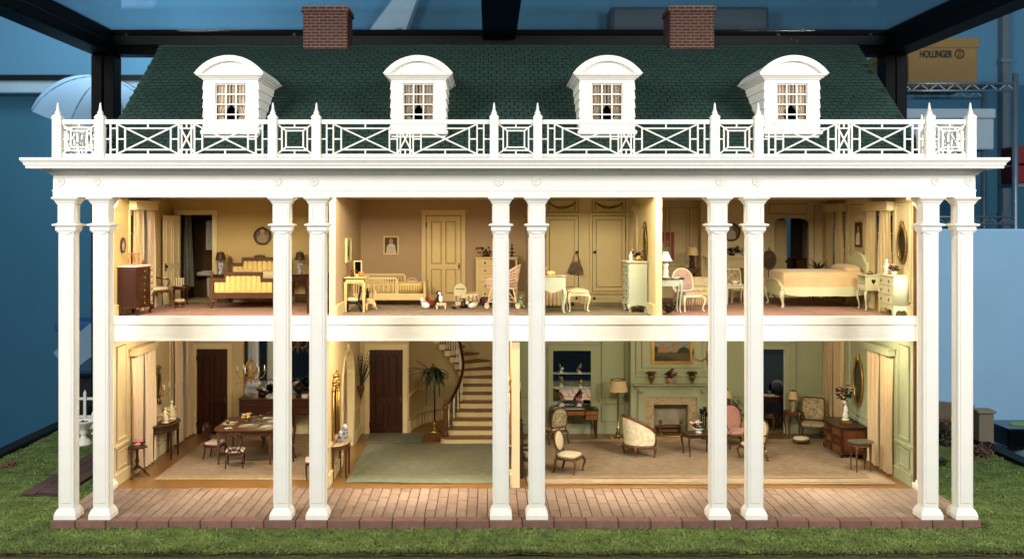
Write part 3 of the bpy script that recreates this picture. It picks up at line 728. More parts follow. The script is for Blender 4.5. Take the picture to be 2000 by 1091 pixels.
# ---- chimneys
bfull = MB().cbox(-.094, .094, -.014, .02, 0, .054, .004).mesh('brick', M['brick'])
def chimney(cx, side):
    w, dpt, y0, zt = .575, .95, 6.3, 11.20
    o = MB().box(-w+.012, w-.012, .012, dpt-.012, 9.6, zt+.17).build('chimney', M['mortar'], H); o.location = (cx, y0, 0)
    rows = 17; z = 9.86
    def course(x0, x1, z, off, place):
        u = x0
        first = off
        while u < x1-.02:
            L = (.2135-off) if first else .2135
            first = 0
            e_ = min(u+L, x1)
            if e_-u > .035: place((u+e_)/2, (e_-u-.026)/.188, z)
            u = e_
    r = 0
    while z < zt-.01:
        off = .107 if r % 2 else 0
        course(-w, w, z, off, lambda c, s_, zz: inst(bfull, 'brick', o, (c, .006, zz), None, (s_,1,1)))
        if z > 10.1:
            xx = w*side
            course(0, dpt, z, off, lambda c, s_, zz: inst(bfull, 'brick', o, (xx-.006*side, c, zz), (0,0,R(90*side)), (s_,1,1)))
        z += .0785; r += 1
    for k in range(2):
        zz = z+k*.0785; ex = .045 if k == 0 else .028
        course(-w-ex, w+ex, zz, .107 if (r+k) % 2 else 0, lambda c, s_, q: inst(bfull, 'brick', o, (c, .006-ex, q), None, (s_,1,1)))
        course(-ex, dpt+ex, zz, .107 if (r+k) % 2 else 0, lambda c, s_, q: inst(bfull, 'brick', o, ((w+ex)*side-.006*side, c, q), (0,0,R(90*side)), (s_,1,1)))
    MB().box(-w-.03, w+.03, -.03, dpt+.03, z+.004, z+.145).build('cap', M['mortar'], o)
    return o
chimney(CHX[0], 1); chimney(CHX[1], -1)
# ---- dormers
def arc(hw, h, n=14, base=0.0):
    r = (hw*hw+h*h)/(2*h)
    a = math.asin(hw/r)
    return [(r*math.sin(-a+2*a*i/n), base+h-r+r*math.cos(-a+2*a*i/n)) for i in range(n+1)]
def dormer(cx):
    y0 = 2.80
    o = MB().box(-.60, -.365, y0, y0+.10, 7.70, 8.99).box(.365, .60, y0, y0+.10, 7.70, 8.99).box(-.365, .365, y0, y0+.10, 8.925, 8.99).box(-.365, .365, y0, y0+.10, 7.70, 7.955).build('dormer', M['white'], H)
    o.location = (cx, 0, 0)
    # cheeks with clapboards
    for s_ in (-1, 1):
        x0, x1 = (-.60,-.56) if s_ < 0 else (.56,.60)
        MB().prism([(y0+.101,7.6),(y0+.101,8.97),(4.7,8.97)], 'yz', x0, x1).build('cheek', M['white'], o)
        for k in range(6):
            za = 7.74+k*.205; zb = min(za+.20, 8.96)
            ya = lambda z: RY0+(z-RZ0)/sl+.02
            if ya(za) <= y0+.11: a_ = y0+.11
            xo, xi = s_*.632, s_*.603
            m = MB().add([(xi,y0+.004,za),(xi,ya(za),za),(xi,ya(zb),zb),(xi,y0+.004,zb),(xo,y0+.004,za),(xo,ya(za),za),(s_*.610,ya(zb),zb),(s_*.610,y0+.004,zb)],
                         [(0,1,2,3),(4,5,6,7),(0,1,5,4),(1,2,6,5),(2,3,7,6),(3,0,4,7)])
            m.build('clapboard', M['white'], o)
    # head cornice, running back into the roof
    m = MB()
    prof = [(.615,8.975),(.635,8.99),(.635,9.005),(.67,9.015),(.70,9.05),(.735,9.065),(.735,9.085),(.76,9.09),(.76,9.105)]
    k = len(prof)
    for p_, z in prof: m.v += [(-p_, y0-(p_-.60), z), (p_, y0-(p_-.60), z), (p_, 5.2, z), (-p_, 5.2, z)]
    m.f = [(3,2,1,0), tuple(4*(k-1)+i for i in range(4))]+[(4*q+i, 4*q+(i+1)%4, 4*q+4+(i+1)%4, 4*q+4+i) for q in range(k-1) for i in range(4)]; m.s = [False]*len(m.f)
    m.build('cornice', M['white'], o)
    A = arc(.775, .40, 18, 9.106); B = arc(.62, .27, 18, 9.106)
    MB().prism([(p[0],p[1]) for p in A]+[p for p in reversed(B)], 'xz', y0-.17, y0-.04).build('pediment_arch', M['white'], o)
    MB().prism([(p[0]*.96,p[1]-.015) for p in A], 'xz', y0-.045, 5.35).build('barrel_roof', M['white'], o)
    MB().prism([(p[0],p[1]) for p in B], 'xz', y0-.085, y0-.046).build('tympanum', M['white'], o)
    MB().cbox(-.66, .66, y0-.10, y0, 7.765, 7.86, .02).build('sill', M['white'], o)
    # window: two sashes of six panes
    m = MB(); m.frame(-.364, .364, 7.956, 8.924, .020, y0-.006, y0+.03); m.build('window_frame', M['white'], o)
    for za, zb, ya in ((8.43,8.903,y0+.035),(7.977,8.450,y0+.012)):
        MB().frame(-.343, .343, za, zb, .026, ya, ya+.022).build('sash', M['white'], o)
        for u in (-.11, .11): MB().box(u-.016, u+.016, ya+.002, ya+.020, za+.026, zb-.026).build('muntin', M['white'], o)
        MB().box(-.317, .317, ya+.003, ya+.019, (za+zb)/2-.016, (za+zb)/2+.016).build('muntin', M['white'], o)
        MB().box(-.318, .318, ya+.008, ya+.012, za+.025, zb-.025).build('pane', M['pane'], o)
    MB().box(-.55, .55, 3.95, 4.0, 7.8, 8.97).build('attic_wall', mat('attic_plum', (.33,.28,.30), .9, .1, 3) if 'attic_plum' not in bpy.data.materials else bpy.data.materials['attic_plum'], o)
    return o
d0 = dormer(DX[0])
for x in DX[1:]: c = copy_tree(d0, H); c.location = (x, 0, 0)
dl = ('at the umbrella end of the roof', 'between the far chimney and house centre', 'between house centre and the other chimney', 'at the cardboard box end of the roof')
dl = ('in the dormer at the umbrella end of the roof', 'in the second dormer from the umbrella end', 'in the second dormer from the cardboard box', 'in the dormer at the cardboard box end')
nc = None
for i, x in enumerate(DX):
    lab = 'gathered tan net curtains '+dl[i]
    if nc is None:
        nc = thing('net_curtain', lab, 'curtain', (x, 2.885, 7.96), 0, 'net curtains in the roof dormers')
        for s_ in (-1, 1):
            def fn(u, v, s_=s_):
                w = .325 if v > .5 else .325*(.45+.55*abs(v-.25)/.25)
                x_ = s_*(.335-w*u); return (x_, .02*math.sin(u*26), .95*v)
            MB().grid(fn, 40, 8).build('drape', M['sheer'], nc)
        MB().tube([(-.35,0,.95),(.35,0,.95)], .012, 6).build('rod', M['brass'], nc)
    else: dup(nc, lab, (x, 2.885, 7.96)).scale = ((1,1,1),(-1,1,1.0),(.97,1,1),(-.985,1.2,1))[i]
# ---- rooms: floors, walls, openings
FL, FU, CU = 0.0, 3.72, 6.40
LX, RXW = -8.23, 9.30            # inner faces of the end walls
def wall_yz(x0, x1, y0, y1, z0, z1, holes, name, mm):      # wall along y with rectangular holes (ya,yb,za,zb)
    m = MB(); y = y0
    for ya, yb, za, zb in sorted(holes):
        m.box(x0, x1, y, ya, z0, z1)
        if za > z0: m.box(x0, x1, ya, yb, z0, za)
        m.box(x0, x1, ya, yb, zb, z1); y = yb
    m.box(x0, x1, y, y1, z0, z1)
    return hp(m, name, mm)
def wall_xz(y0, y1, x0, x1, z0, z1, holes, name, mm):
    m = MB(); x = x0
    for xa, xb, za, zb in sorted(holes):
        m.box(x, xa, y0, y1, z0, z1)
        if za > z0: m.box(xa, xb, y0, y1, z0, za)
        m.box(xa, xb, y0, y1, zb, z1); x = xb
    m.box(x, x1, y0, y1, z0, z1)
    return hp(m, name, mm)
BYL = 8.17
# floors and ceilings
hp(MB().box(-8.4, 9.47, 2.455, 11.2, -.12, -.004), 'ground_floor', M['wood_floor'])
fl = H.children[-1]
xs = -8.23; 
for k in range(60):
    pass
hp(MB().box(-8.4, 9.47, 2.47, 11.0, 3.43, 3.715), 'upper_floor', M['ceiling'])
hp(MB().box(-8.4, 9.47, 2.44, 11.0, 6.40, 6.735), 'upper_ceiling', M['ceiling'])
# fascia board between the storeys
hp(MB().cbox(-8.22, 9.35, 2.405, 2.465, 3.24, 3.57, .012), 'fascia_board', M['white'])
hp(MB().cbox(-8.22, 9.35, 2.39, 2.465, 3.574, 3.765, .012), 'fascia_board', M['white'])
hp(MB().box(-8.22, 9.35, 2.385, 2.41, 3.225, 3.248), 'fascia_bead', M['white'])
WINL = [(3.50,4.72,.30,2.72), (6.72,7.92,.30,2.72)]
WINU_L = [(3.48,4.72,4.15,6.02)]
WINU_R = [(3.55,4.80,4.15,6.02), (6.72,7.90,4.15,6.02)]
wall_yz(LX-.15, LX, 2.45, 8.4, 0, 3.43, WINL, 'dining_wall', M['wall_dining'])
wall_yz(LX-.15, LX, 2.45, 6.7, FU, CU, WINU_L, 'bedroom_wall', M['wall_yellow'])
wall_yz(RXW, RXW+.15, 2.45, 8.4, 0, 3.43, WINL, 'parlour_wall', M['wall_green'])
wall_yz(RXW, RXW+.15, 2.45, 8.4, FU, CU, WINU_R, 'boudoir_wall', M['wall_panel'])
for x0 in (LX-.153, RXW+.002):
    hp(MB().box(x0, x0+.151, 8.4, 11.0, 0, CU), 'rear_side_wall', M['white'])
# raw wood edges of the cut walls
hp(MB().box(RXW+.0, RXW+.05, 2.38, 2.449, .0, 3.22), 'raw_edge', M['walnut'])
hp(MB().box(RXW+.0, RXW+.05, 2.38, 2.449, 3.79, 6.35), 'raw_edge', M['walnut'])
wall_xz(11.0, 11.1, -8.4, 9.45, -.12, 6.74, [(PX(1526,11), PX(1549,11), 4.72, 6.12)], 'back_wall', M['white'])
# ground floor partitions
def arch_fill(u0, u1, spring, top, zc, n=12):
    # polygon filling above a pointed/round arch inside [u0,u1] up to zc
    uc, hw = (u0+u1)/2, (u1-u0)/2
    pts = [(u1, zc), (u1, spring)]+[(uc+hw*math.cos(PI*i/n), spring+(top-spring)*math.sin(PI*i/n)) for i in range(1,n)]+[(u0, spring), (u0, zc)]
    return pts
hp(MB().box(-3.70, -3.54, 2.47, 4.67, 0, 3.43), 'hall_partition', M['wall_hall']); hp(MB().box(-3.70, -3.54, 6.70, 8.17, 0, 3.43), 'hall_partition', M['wall_hall'])
hp(MB().prism(arch_fill(4.67, 6.70, 1.75, 2.62, 3.43), 'yz', -3.70, -3.54), 'arch_head', M['wall_hall'])
hp(MB().box(.505, .65, 2.47, 8.17, 0, 3.43), 'parlour_partition', M['wall_hall'])
hp(MB().box(.503, .674, 2.445, 2.469, 0, 3.24), 'partition_end', M['trim']); hp(MB().box(-3.702, -3.538, 2.445, 2.469, 0, 3.24), 'partition_end', M['trim'])
hp(MB().box(.651, .672, 2.47, 8.17, 0, 3.43), 'parlour_lining', M['wall_green'])
# ground floor back walls
STUDY = (7.33, 8.14, 0, 2.32)
wall_xz(BYL, BYL+.10, LX, -3.62, 0, 3.43, [], 'dining_back_wall', M['wall_dining'])
wall_xz(BYL, BYL+.10, -3.62, -2.2, 0, 3.43, [], 'hall_back_wall', M['wall_hall'])
wall_xz(BYL, BYL+.10, .58, RXW, 0, 3.43, [STUDY], 'parlour_back_wall', M['wall_green'])
# curved stair well
def apse(u, v):
    a = PI*(1-u); return (-.85+1.36*math.cos(a), BYL+.02+2.1*math.sin(a), 3.43*v)
hp(MB().grid(apse, 32, 1), 'stairwell_wall', M['wall_hall'])
for z0, z1, dd in ((0,.30,.03),(.30,.335,.045),(1.02,1.07,.035)):
    m = MB()
    pts = [(-.85+(1.36-dd/2)*math.cos(PI*(1-i/32)), BYL+.02+(2.1-dd/2)*math.sin(PI*(1-i/32)), (z0+z1)/2) for i in range(33)]
    for i in range(32):
        a, b = Vector(pts[i]), Vector(pts[i+1]); n_ = Vector((-(b-a).y,(b-a).x,0)).normalized()*dd/2
        m.add([(*(a+n_).xy,z0),(*(a-n_).xy,z0),(*(b-n_).xy,z0),(*(b+n_).xy,z0),(*(a+n_).xy,z1),(*(a-n_).xy,z1),(*(b-n_).xy,z1),(*(b+n_).xy,z1)],[(0,3,2,1),(4,5,6,7),(0,1,5,4),(2,3,7,6)])
    hp(m, 'curved_rail' if z0 > 0.2 else 'baseboard', M['trim'])
# upper partitions
hp(MB().box(-3.50, -3.37, 2.47, 6.9, FU, CU), 'nursery_partition', M['wall_brown'])
for xa, xb in ((-3.502,-3.368), (.968,1.102), (3.653,3.792)): hp(MB().box(xa, xb, 2.445, 2.469, FU+.05, CU), 'partition_end', M['trim'])
hp(MB().box(.97, 1.045, 2.47, 6.9, FU, CU), 'nursery_side_wall', M['wall_brown'])
hp(MB().box(1.046, 1.10, 2.47, 6.9, FU, CU), 'dressing_side_wall', M['wall_cream'])
hp(MB().box(3.655, 3.72, 2.47, 6.9, FU, CU), 'dressing_partition', M['wall_cream'])
hp(MB().box(3.721, 3.79, 2.47, 8.2, FU, CU), 'boudoir_side_wall', M['wall_panel'])
BATH = (-8.01, -7.15, FU, 6.02-.02)
wall_xz(6.5, 6.6, LX, -3.45, FU, CU, [BATH], 'bedroom_back_wall', M['wall_yellow'])
wall_xz(6.9, 7.0, -3.45, 1.0, FU, CU, [], 'nursery_back_wall', M['wall_brown'])
wall_xz(5.98, 6.05, 1.1, 3.66, FU, CU, [], 'closet_wall', M['wall_cream'])
AX0, AX1 = PX(1512,8.17), PX(1580,8.17)
wall_xz(8.17, 8.3, 3.75, RXW, FU, CU, [(AX0, AX1, FU, 6.03)], 'boudoir_back_wall', M['wall_panel'])
# rounded head of the boudoir arch
q = 8; zc = 6.03; zt = 5.98; w_ = AX1-AX0; rr_ = .17
pts = [(AX0, zc), (AX0, zt-.30)]
for i in range(0, q+1): 
    a = PI-PI/2*i/q; pts.append((AX0+rr_+rr_*math.cos(a), zt-.22+.14*math.sin(a)))
for i in range(1, 6): pts.append((AX0+rr_+(w_-2*rr_)*i/6, zt-.08+.06*math.sin(PI*i/6)))
for i in range(0, q+1):
    a = PI/2-PI/2*i/q; pts.append((AX1-rr_+rr_*math.cos(a), zt-.22+.14*math.sin(a)))
pts += [(AX1, zt-.30), (AX1, zc)]
hp(MB().prism(pts, 'xz', 8.17, 8.3), 'arch_head', M['wall_panel'])
# rooms beyond: bathroom, study, passage
dk = mat('passage_dark', (.40,.33,.22), .8, .05, 2)
bd = mat('bathroom_shade_brown', (.36,.27,.16), .8, .06, 3)  # lack of light put into the dark bathroom wall colours
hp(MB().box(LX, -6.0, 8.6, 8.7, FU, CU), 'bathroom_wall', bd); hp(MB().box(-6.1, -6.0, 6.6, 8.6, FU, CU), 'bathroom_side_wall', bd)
hp(MB().box(LX-.15, LX, 6.7, 8.6, FU, CU), 'bathroom_end_wall', mat('bathroom_shade_dark', (.22,.13,.08), .8, .06, 3))  # end wall colour darkened to stand for the unlit bathroom
hp(MB().box(6.4, 9.3, 10.6, 10.7, 0, 3.43), 'study_wall', mat('study_blue_wall', (.36,.42,.45), .8, .04, 2))
hp(MB().box(6.3, 6.4, 8.27, 10.6, 0, 3.43), 'study_side_wall', bpy.data.materials['study_blue_wall'])
wall_xz(10.4, 10.5, 6.9, RXW, FU, CU, [(PX(1532,10.4), PX(1546,10.4), 4.75, 6.1)], 'passage_wall', dk)
hp(MB().box(6.8, 6.9, 8.3, 10.4, FU, CU), 'passage_side_wall', dk)

# ---- skirtings, rails, mouldings, panel frames
def skirt_xz(x0, x1, y, z, mm, h=.24): hp(MB().box(x0, x1, y-.035, y, z, z+h).box(x0, x1, y-.048, y, z+h, z+h+.03), 'baseboard', mm)
def skirt_yz(y0, y1, x, s, z, mm, h=.24):
    a, b = (x, x+.035*s) if s > 0 else (x+.035*s, x)
    c, d = (x, x+.048*s) if s > 0 else (x+.048*s, x)
    hp(MB().box(a, b, y0, y1, z, z+h).box(c, d, y0, y1, z+h, z+h+.03), 'baseboard', mm)
G, T = M['wall_green'], M['trim']
skirt_yz(2.48, 8.13, LX, 1, 0, T); skirt_xz(-7.0, -3.7, BYL, 0, T)
skirt_yz(2.48, 4.62, -3.54, 1, 0, T); skirt_yz(6.75, 8.13, -3.54, 1, 0, T)
skirt_yz(2.48, 8.1, .505, -1, 0, T); skirt_yz(2.48, 8.13, RXW, -1, 0, G)
skirt_xz(.68, 3.80, BYL, 0, G); skirt_xz(6.15, 7.2, BYL, 0, G); skirt_xz(8.28, 9.26, BYL, 0, G)
skirt_yz(2.48, 6.46, LX, 1, FU, T); skirt_xz(-7.0, -3.5, 6.5, FU, T)
skirt_yz(2.48, 6.86, -3.37, 1, FU, T); skirt_xz(-3.33, -1.85, 6.9, FU, T); skirt_xz(-.5, .95, 6.9, FU, T)
skirt_yz(2.48, 5.9, 3.655, -1, FU, T); skirt_yz(2.48, 8.1, RXW, -1, FU, M['wall_panel']); skirt_xz(3.8, 5.6, 8.17, FU, M['wall_panel'])
def shade_line_of(mm): return M['shade_line_green'] if mm is M['wall_green'] else M['shade_line_tan']
def panel_xz(x0, x1, z0, z1, y, mm, w=.03):
    o = hp(MB().frame(x0, x1, z0, z1, w, y-.034, y), 'panel_moulding', mm)
    MB().frame(x0-.014, x1+.014, z0-.014, z1+.014, .0135, y-.006, y-.001).build('shade_line', shade_line_of(mm), o)  # thin dark frame paints in the shade along the moulding
def panel_yz(y0, y1, z0, z1, x, s, mm, w=.03):
    a, b = sorted((x, x+.034*s)); o = hp(MB().frame(y0, y1, z0, z1, w, a, b, 'yz'), 'panel_moulding', mm); c, d = sorted((x+.001*s, x+.006*s)); MB().frame(y0-.014, y1+.014, z0-.014, z1+.014, .0135, c, d, 'yz').build('shade_line', shade_line_of(mm), o)
def rail_xz(x0, x1, z, y, mm): hp(MB().box(x0, x1, y-.045, y, z, z+.045).box(x0, x1, y-.03, y, z-.025, z), 'chair_rail', mm)
def rail_yz(y0, y1, z, x, s, mm):
    a, b = sorted((x, x+.045*s)); hp(MB().box(a, b, y0, y1, z, z+.045), 'chair_rail', mm)
# dining end wall panels
for x, s, mm in ((LX, 1, M['wall_dining']), (RXW, -1, G)):
    panel_yz(2.62, 3.22, .98, 3.05, x, s, mm); panel_yz(2.62, 3.22, .36, .76, x, s, mm)
    rail_yz(2.48, 3.38, .84, x, s, mm); rail_yz(4.85, 6.6, .84, x, s, mm)
    panel_yz(5.0, 6.4, .98, 3.05, x, s, mm); panel_yz(5.0, 6.4, .36, .76, x, s, mm)
rail_yz(2.48, 4.6, .84, -3.54, 1, M['wall_hall']); rail_yz(6.8, 8.1, .84, -3.54, 1, M['wall_hall'])
rail_xz(-6.95, -3.72, .84, BYL, M['wall_dining'])
# parlour back wall panels
for x0, x1 in ((3.10, 3.72), (6.22, 7.12)):
    panel_xz(x0, x1, 1.0, 3.1, BYL, G); panel_xz(x0, x1, .34, .80, BYL, G)
panel_xz(8.45, 9.2, 1.0, 3.1, BYL, G); panel_xz(8.45, 9.2, .34, .80, BYL, G)
rail_xz(3.05, 3.82, .88, BYL, G); rail_xz(6.12, 7.2, .88, BYL, G); rail_xz(8.30, 9.28, .88, BYL, G)
panel_xz(.80, 1.52, 1.0, 3.1, BYL, G); rail_xz(.68, 3.05, .60, BYL, G); 
for x0 in (1.7, 2.32): panel_xz(x0, x0+.5, .30, .54, BYL, G)
# boudoir panels
P_ = M['wall_panel']
for x0, x1 in ((3.9, 4.85), (4.97, 5.42), (5.52, 5.9)): panel_xz(x0, x1, 4.6, 6.2, 8.17, P_)
panel_xz(7.72, 8.75, 6.04, 6.30, 8.17, P_); panel_xz(8.95, 9.2, 4.6, 6.25, 8.17, P_)
panel_yz(5.05, 5.3, 3.98, 6.25, RXW, -1, P_); panel_yz(6.2, 6.5, 3.98, 6.25, RXW, -1, P_); panel_yz(5.36, 6.14, 4.8, 6.25, RXW, -1, P_)
panel_yz(2.56, 3.4, 4.05, 6.25, RXW, -1, P_)
# ---- windows in the end walls
def window(x, s, y0, y1, z0, z1, mm):        # s: direction into the room
    o = MB().frame(y0, y1, z0, z1, .05, x-.10*s if s > 0 else x, x if s > 0 else x+.10, 'yz').build('window', M['white'], H)
    cx = x-.07*s; n_ = 4
    for i in range(1, 3):
        y = y0+(y1-y0)*i/3; MB().box(cx-.012, cx+.012, y-.012, y+.012, z0+.05, z1-.05).build('muntin', M['white'], o)
    for k in range(1, n_):
        z = z0+(z1-z0)*k/n_; w = .028 if k == 2 else .012
        MB().box(cx-.011, cx+.011, y0+.05, y1-.05, z-w, z+w).build('muntin', M['white'], o)
    MB().box(cx-.003, cx+.003, y0+.05, y1-.05, z0+.05, z1-.05).build('pane', M['pane'], o)
    a, b = sorted((x, x+.02*s)); 
    MB().frame(y0-.09, y1+.09, z0-.09, z1+.09, .09, a, b, 'yz').build('casing', mm, o)
for w in WINL: window(LX, 1, *w, M['wall_dining']); window(RXW, -1, *w, G)
for w in WINU_L: window(LX, 1, *w, T)
for w in WINU_R: window(RXW, -1, *w, P_)
def valance(x, s, y0, y1, z0, z1, mm, d=.20):
    a, b = sorted((x+.022*s, x+d*s))
    m = MB().box(a, b, y0, y0+.03, z0, z1-.03).box(a, b, y1-.03, y1, z0, z1-.03)
    c, e_ = sorted((x+d*s, x+(d-.025)*s)); m.box(c, e_, y0+.03, y1-.03, z0, z1-.03)
    f, g = sorted((x+.022*s, x+(d+.03)*s)); m.box(f, g, y0-.03, y1+.03, z1-.03, z1)
    hp(m, 'valance', mm)
for ya, yb in ((3.38,4.86), (6.6,8.05)): 
    valance(LX, 1, ya, yb, 2.76, 2.93, M['wall_dining']); valance(RXW, -1, ya, yb, 2.76, 2.93, G)
valance(LX, 1, 3.34, 4.86, 6.10, 6.31, T); 
valance(RXW, -1, 3.42, 4.93, 6.08, 6.29, P_); valance(RXW, -1, 6.6, 7.98, 6.08, 6.29, P_)
# ---- doors
def door(x0, x1, z0, z1, y, mm, fm_, panels=True, knob='gold', name='door', fr=.13):
    f = MB().box(x0-fr, x0, y-.06, y, z0, z1+fr).box(x1, x1+fr, y-.06, y, z0, z1+fr).box(x0, x1, y-.06, y, z1, z1+fr)
    f.box(x0-fr-.02, x1+fr+.02, y-.075, y, z1+fr, z1+fr+.03)
    hp(f, 'door_frame', fm_)
    w = x1-x0; zm = z0+(z1-z0)*.40
    A, B, C, D = x0+.016, x1-.016, z0+.016, z1-.016; xc = (A+B)/2
    o = MB().box(A, B, y-.012, y-.004, C, D).build(name, mm, H)
    for (a, b, c, d) in ((A,A+.12,C,D),(B-.12,B,C,D),(A+.12,B-.12,C,C+.2),(A+.12,B-.12,D-.14,D),(A+.12,B-.12,zm-.05,zm+.09),(xc-.05,xc+.05,C+.2,zm-.05),(xc-.05,xc+.05,zm+.09,D-.14)):
        MB().box(a, b, y-.048, y-.0121, c, d).build('stile', mm, o)
    MB().frame(x0+.001, x1-.001, z0-.01, z1-.001, .014, y-.004, y-.0015).build('gap_shade', M['darkwood'], o)  # dark strip painting the shade in the gap round the leaf
    if panels:
        for a, b in ((A+.12, xc-.05), (xc+.05, B-.12)):
            for c, d in ((zm+.09, D-.14), (C+.2, zm-.05)):
                MB().cbox(a+.028, b-.028, y-.038, y-.0122, c+.028, d-.028, .012).build('panel', mm, o); MB().frame(a+.001, b-.001, c+.001, d-.001, .012, y-.0135, y-.0122).build('shade_line', shade_line_of(mm) if mm is not M['doorwood'] else M['darkwood'], o)  # dark outline paints in the shade round each door panel
        zk = zm+.03
        MB().cbox(x1-.075, x1-.045, y-.056, y-.0482, zk-.10, zk+.08, .008).build('lock_plate', M['oldgold'], o)
        MB().ball((x1-.06, y-.085, zk), .03).build('door_handle', M['oldgold'], o)
        for hz in (z0+.25, z1-.25): MB().tube([(x0+.01, y-.068, hz-.07),(x0+.01, y-.068, hz+.07)], .014, 6).build('hinge', M['iron'], o)
    return o
door(-8.03, -7.18, 0, 2.33, BYL, M['doorwood'], T, fr=.12)
door(PX(722,BYL), PX(787,BYL), 0, 2.31, BYL, M['doorwood'], T)
door(PX(832,6.9), PX(901,6.9), FU, 5.99, 6.9, M['nursery'], M['nursery'], fr=.11)
# frames round the open doorways
def open_frame(x0, x1, z0, z1, y, mm, fr=.12):
    hp(MB().box(x0-fr, x0, y-.05, y, z0, z1+fr).box(x1, x1+fr, y-.05, y, z0, z1+fr).box(x0, x1, y-.05, y, z1, z1+fr), 'door_frame', mm)
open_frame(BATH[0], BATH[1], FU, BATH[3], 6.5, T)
open_frame(STUDY[0], STUDY[1], 0, STUDY[3], BYL, G)
hp(MB().cbox(STUDY[0]-.3, STUDY[1]+.3, BYL-.09, BYL, 2.5, 2.56, .01), 'door_cornice', G)
hp(MB().box(STUDY[1]-.012, STUDY[1]-.002, BYL-.02, BYL+.10, 0, STUDY[3]), 'door_jamb', M['white'])
# open bathroom door, swung back along the end wall
dm = thing  # keep the name short
o = MB().box(0, .88, -.02, .02, FU+.02, 5.98).build('door', M['trim'], H); o.location = (BATH[0]+.02, 6.46, 0); o.rotation_euler = (0,0,R(-99.5))
for a, b in ((.10,.40),(.48,.78)):
    for c, d in ((4.75,5.85),(3.95,4.62)):
        MB().frame(a, b, c, d, .028, .02, .034).build('panel_moulding', M['trim'], o)
        MB().frame(a, b, c, d, .028, -.034, -.02).build('panel_moulding', M['trim'], o)
MB().box(.78,.83,.02,.03,4.58,4.78).ball((.805,.06,4.70), .032).build('door_handle', M['iron'], o)
# arch door leaf of the boudoir
o = MB().box(0, .50, -.02, .02, FU+.02, 5.86).build('door', M['wall_panel'], H); o.location = (AX0+.01, 8.33, 0); o.rotation_euler = (0,0,R(28))
for c, d in ((4.85,5.7),(3.9,4.7)): MB().frame(.09, .41, c, d, .03, -.035, -.02).build('panel_moulding', M['wall_panel'], o)
MB().ball((.45,-.05,4.72), .03).build('door_handle', M['iron'], o)
o = MB().frame(AX0-.09, AX1+.09, FU, 6.0, .085, 8.15, 8.17).build('arch_casing', P_, H)
# ================================================================ furniture builders (all face -y, base on z=0)
def cab(x, y, h, ox, oy, r0=.035, r1=.018):       # cabriole leg
    P = [(x,y,h),(x+ox*.045,y+oy*.045,h*.82),(x+ox*.04,y+oy*.04,h*.62),(x+ox*.005,y+oy*.005,h*.32),(x-ox*.005,y-oy*.005,h*.12),(x+ox*.02,y+oy*.02,h*.03),(x+ox*.035,y+oy*.035,0)]
    return MB().tube(P, [r0,r0*1.05,r0*.8,r1*1.05,r1,r1*1.3,r1*1.1], 7)
def turned(x, y, h, r0=.03, r1=.016):
    return MB().lathe([(r1*.7,0),(r1,h*.04),(r1*.8,h*.08),(r0*.8,h*.75),(r0,h*.82),(r0*.7,h*.86),(r0*1.05,h*.90),(r0,h)], (x,y), 10)
def sqleg(x, y, h, r0=.032, r1=.017): return MB().taper(x, y, r1*2, r1*2, 0, r0*2, r0*2, h)
def legs4(t, mm, w, d, h, style, r0=.033, r1=.018, back=None):
    for sx in (-1,1):
        for sy in (-1,1):
            x, y = sx*w/2, sy*d/2
            st = style if not (back and sy > 0) else back
            if st == 'cab': m = cab(x, y, h, sx*.8, sy*.8, r0, r1)
            elif st == 'turn': m = turned(x, y, h, r0, r1)
            elif st == 'rake': m = MB().tube([(x,y,h),(x,y+.01,h*.5),(x+sx*.01,y+.06*sy,0)], [r0,r0*.85,r1], 6)
            else: m = sqleg(x, y, h, r0, r1)
            m.build('leg', mm, t)
def oval_back(t, w, h, z0, y, lean, fm_, pm, thick=.05, shape='oval', tuft=False):
    c = z0+h/2
    def pt(a):
        if shape == 'oval': u, v = math.cos(a), math.sin(a)
        elif shape == 'sq': u, v = [math.copysign(abs(q)**.22, q) for q in (math.cos(a), math.sin(a))]
        else:       # round headed
            u = math.copysign(abs(math.cos(a))**(.9 if math.sin(a) > 0 else .3), math.cos(a)); v = math.copysign(abs(math.sin(a))**(1 if math.sin(a) > 0 else .3), math.sin(a))
        return Vector((u*w/2, y+(v*h/2+h/2)*lean, c+v*h/2))
    n = 26
    MB().tube([pt(2*PI*i/n) for i in range(n)], thick/2, 6, closed=True).build('back_frame', fm_, t)
    P = [pt(2*PI*i/n) for i in range(n)]; ce = sum(P, Vector())/n
    m = MB(); rings = ((1.0,-.0),(.94,-.02),(.6,-.035),(.0,-.04))
    for s_, off in ((1,-1),(1,1)):
        vs = []; fs = []
        for k, (q, o_) in enumerate(rings[:3]):
            for p_ in P: vs.append(ce+(p_-ce)*q*.97+Vector((0, o_*(-off), 0)))
        vs.append(ce+Vector((0, .04*off, 0)))
        for k in range(2):
            for i in range(n): fs.append((k*n+i, k*n+(i+1)%n, (k+1)*n+(i+1)%n, (k+1)*n+i))
        for i in range(n): fs.append((2*n+i, 2*n+(i+1)%n, 3*n))
        m.add(vs, fs, True)
    m.build('back_pad', pm, t)
    if tuft:
        for dx, dz in ((-.11,.12),(.11,.12),(0,.0),(-.11,-.12),(.11,-.12)):
            MB().ball((dx*w/.5, y+(.5*h+dz)*lean-.045, c+dz), .012).build('button', M['dryflower'], t)
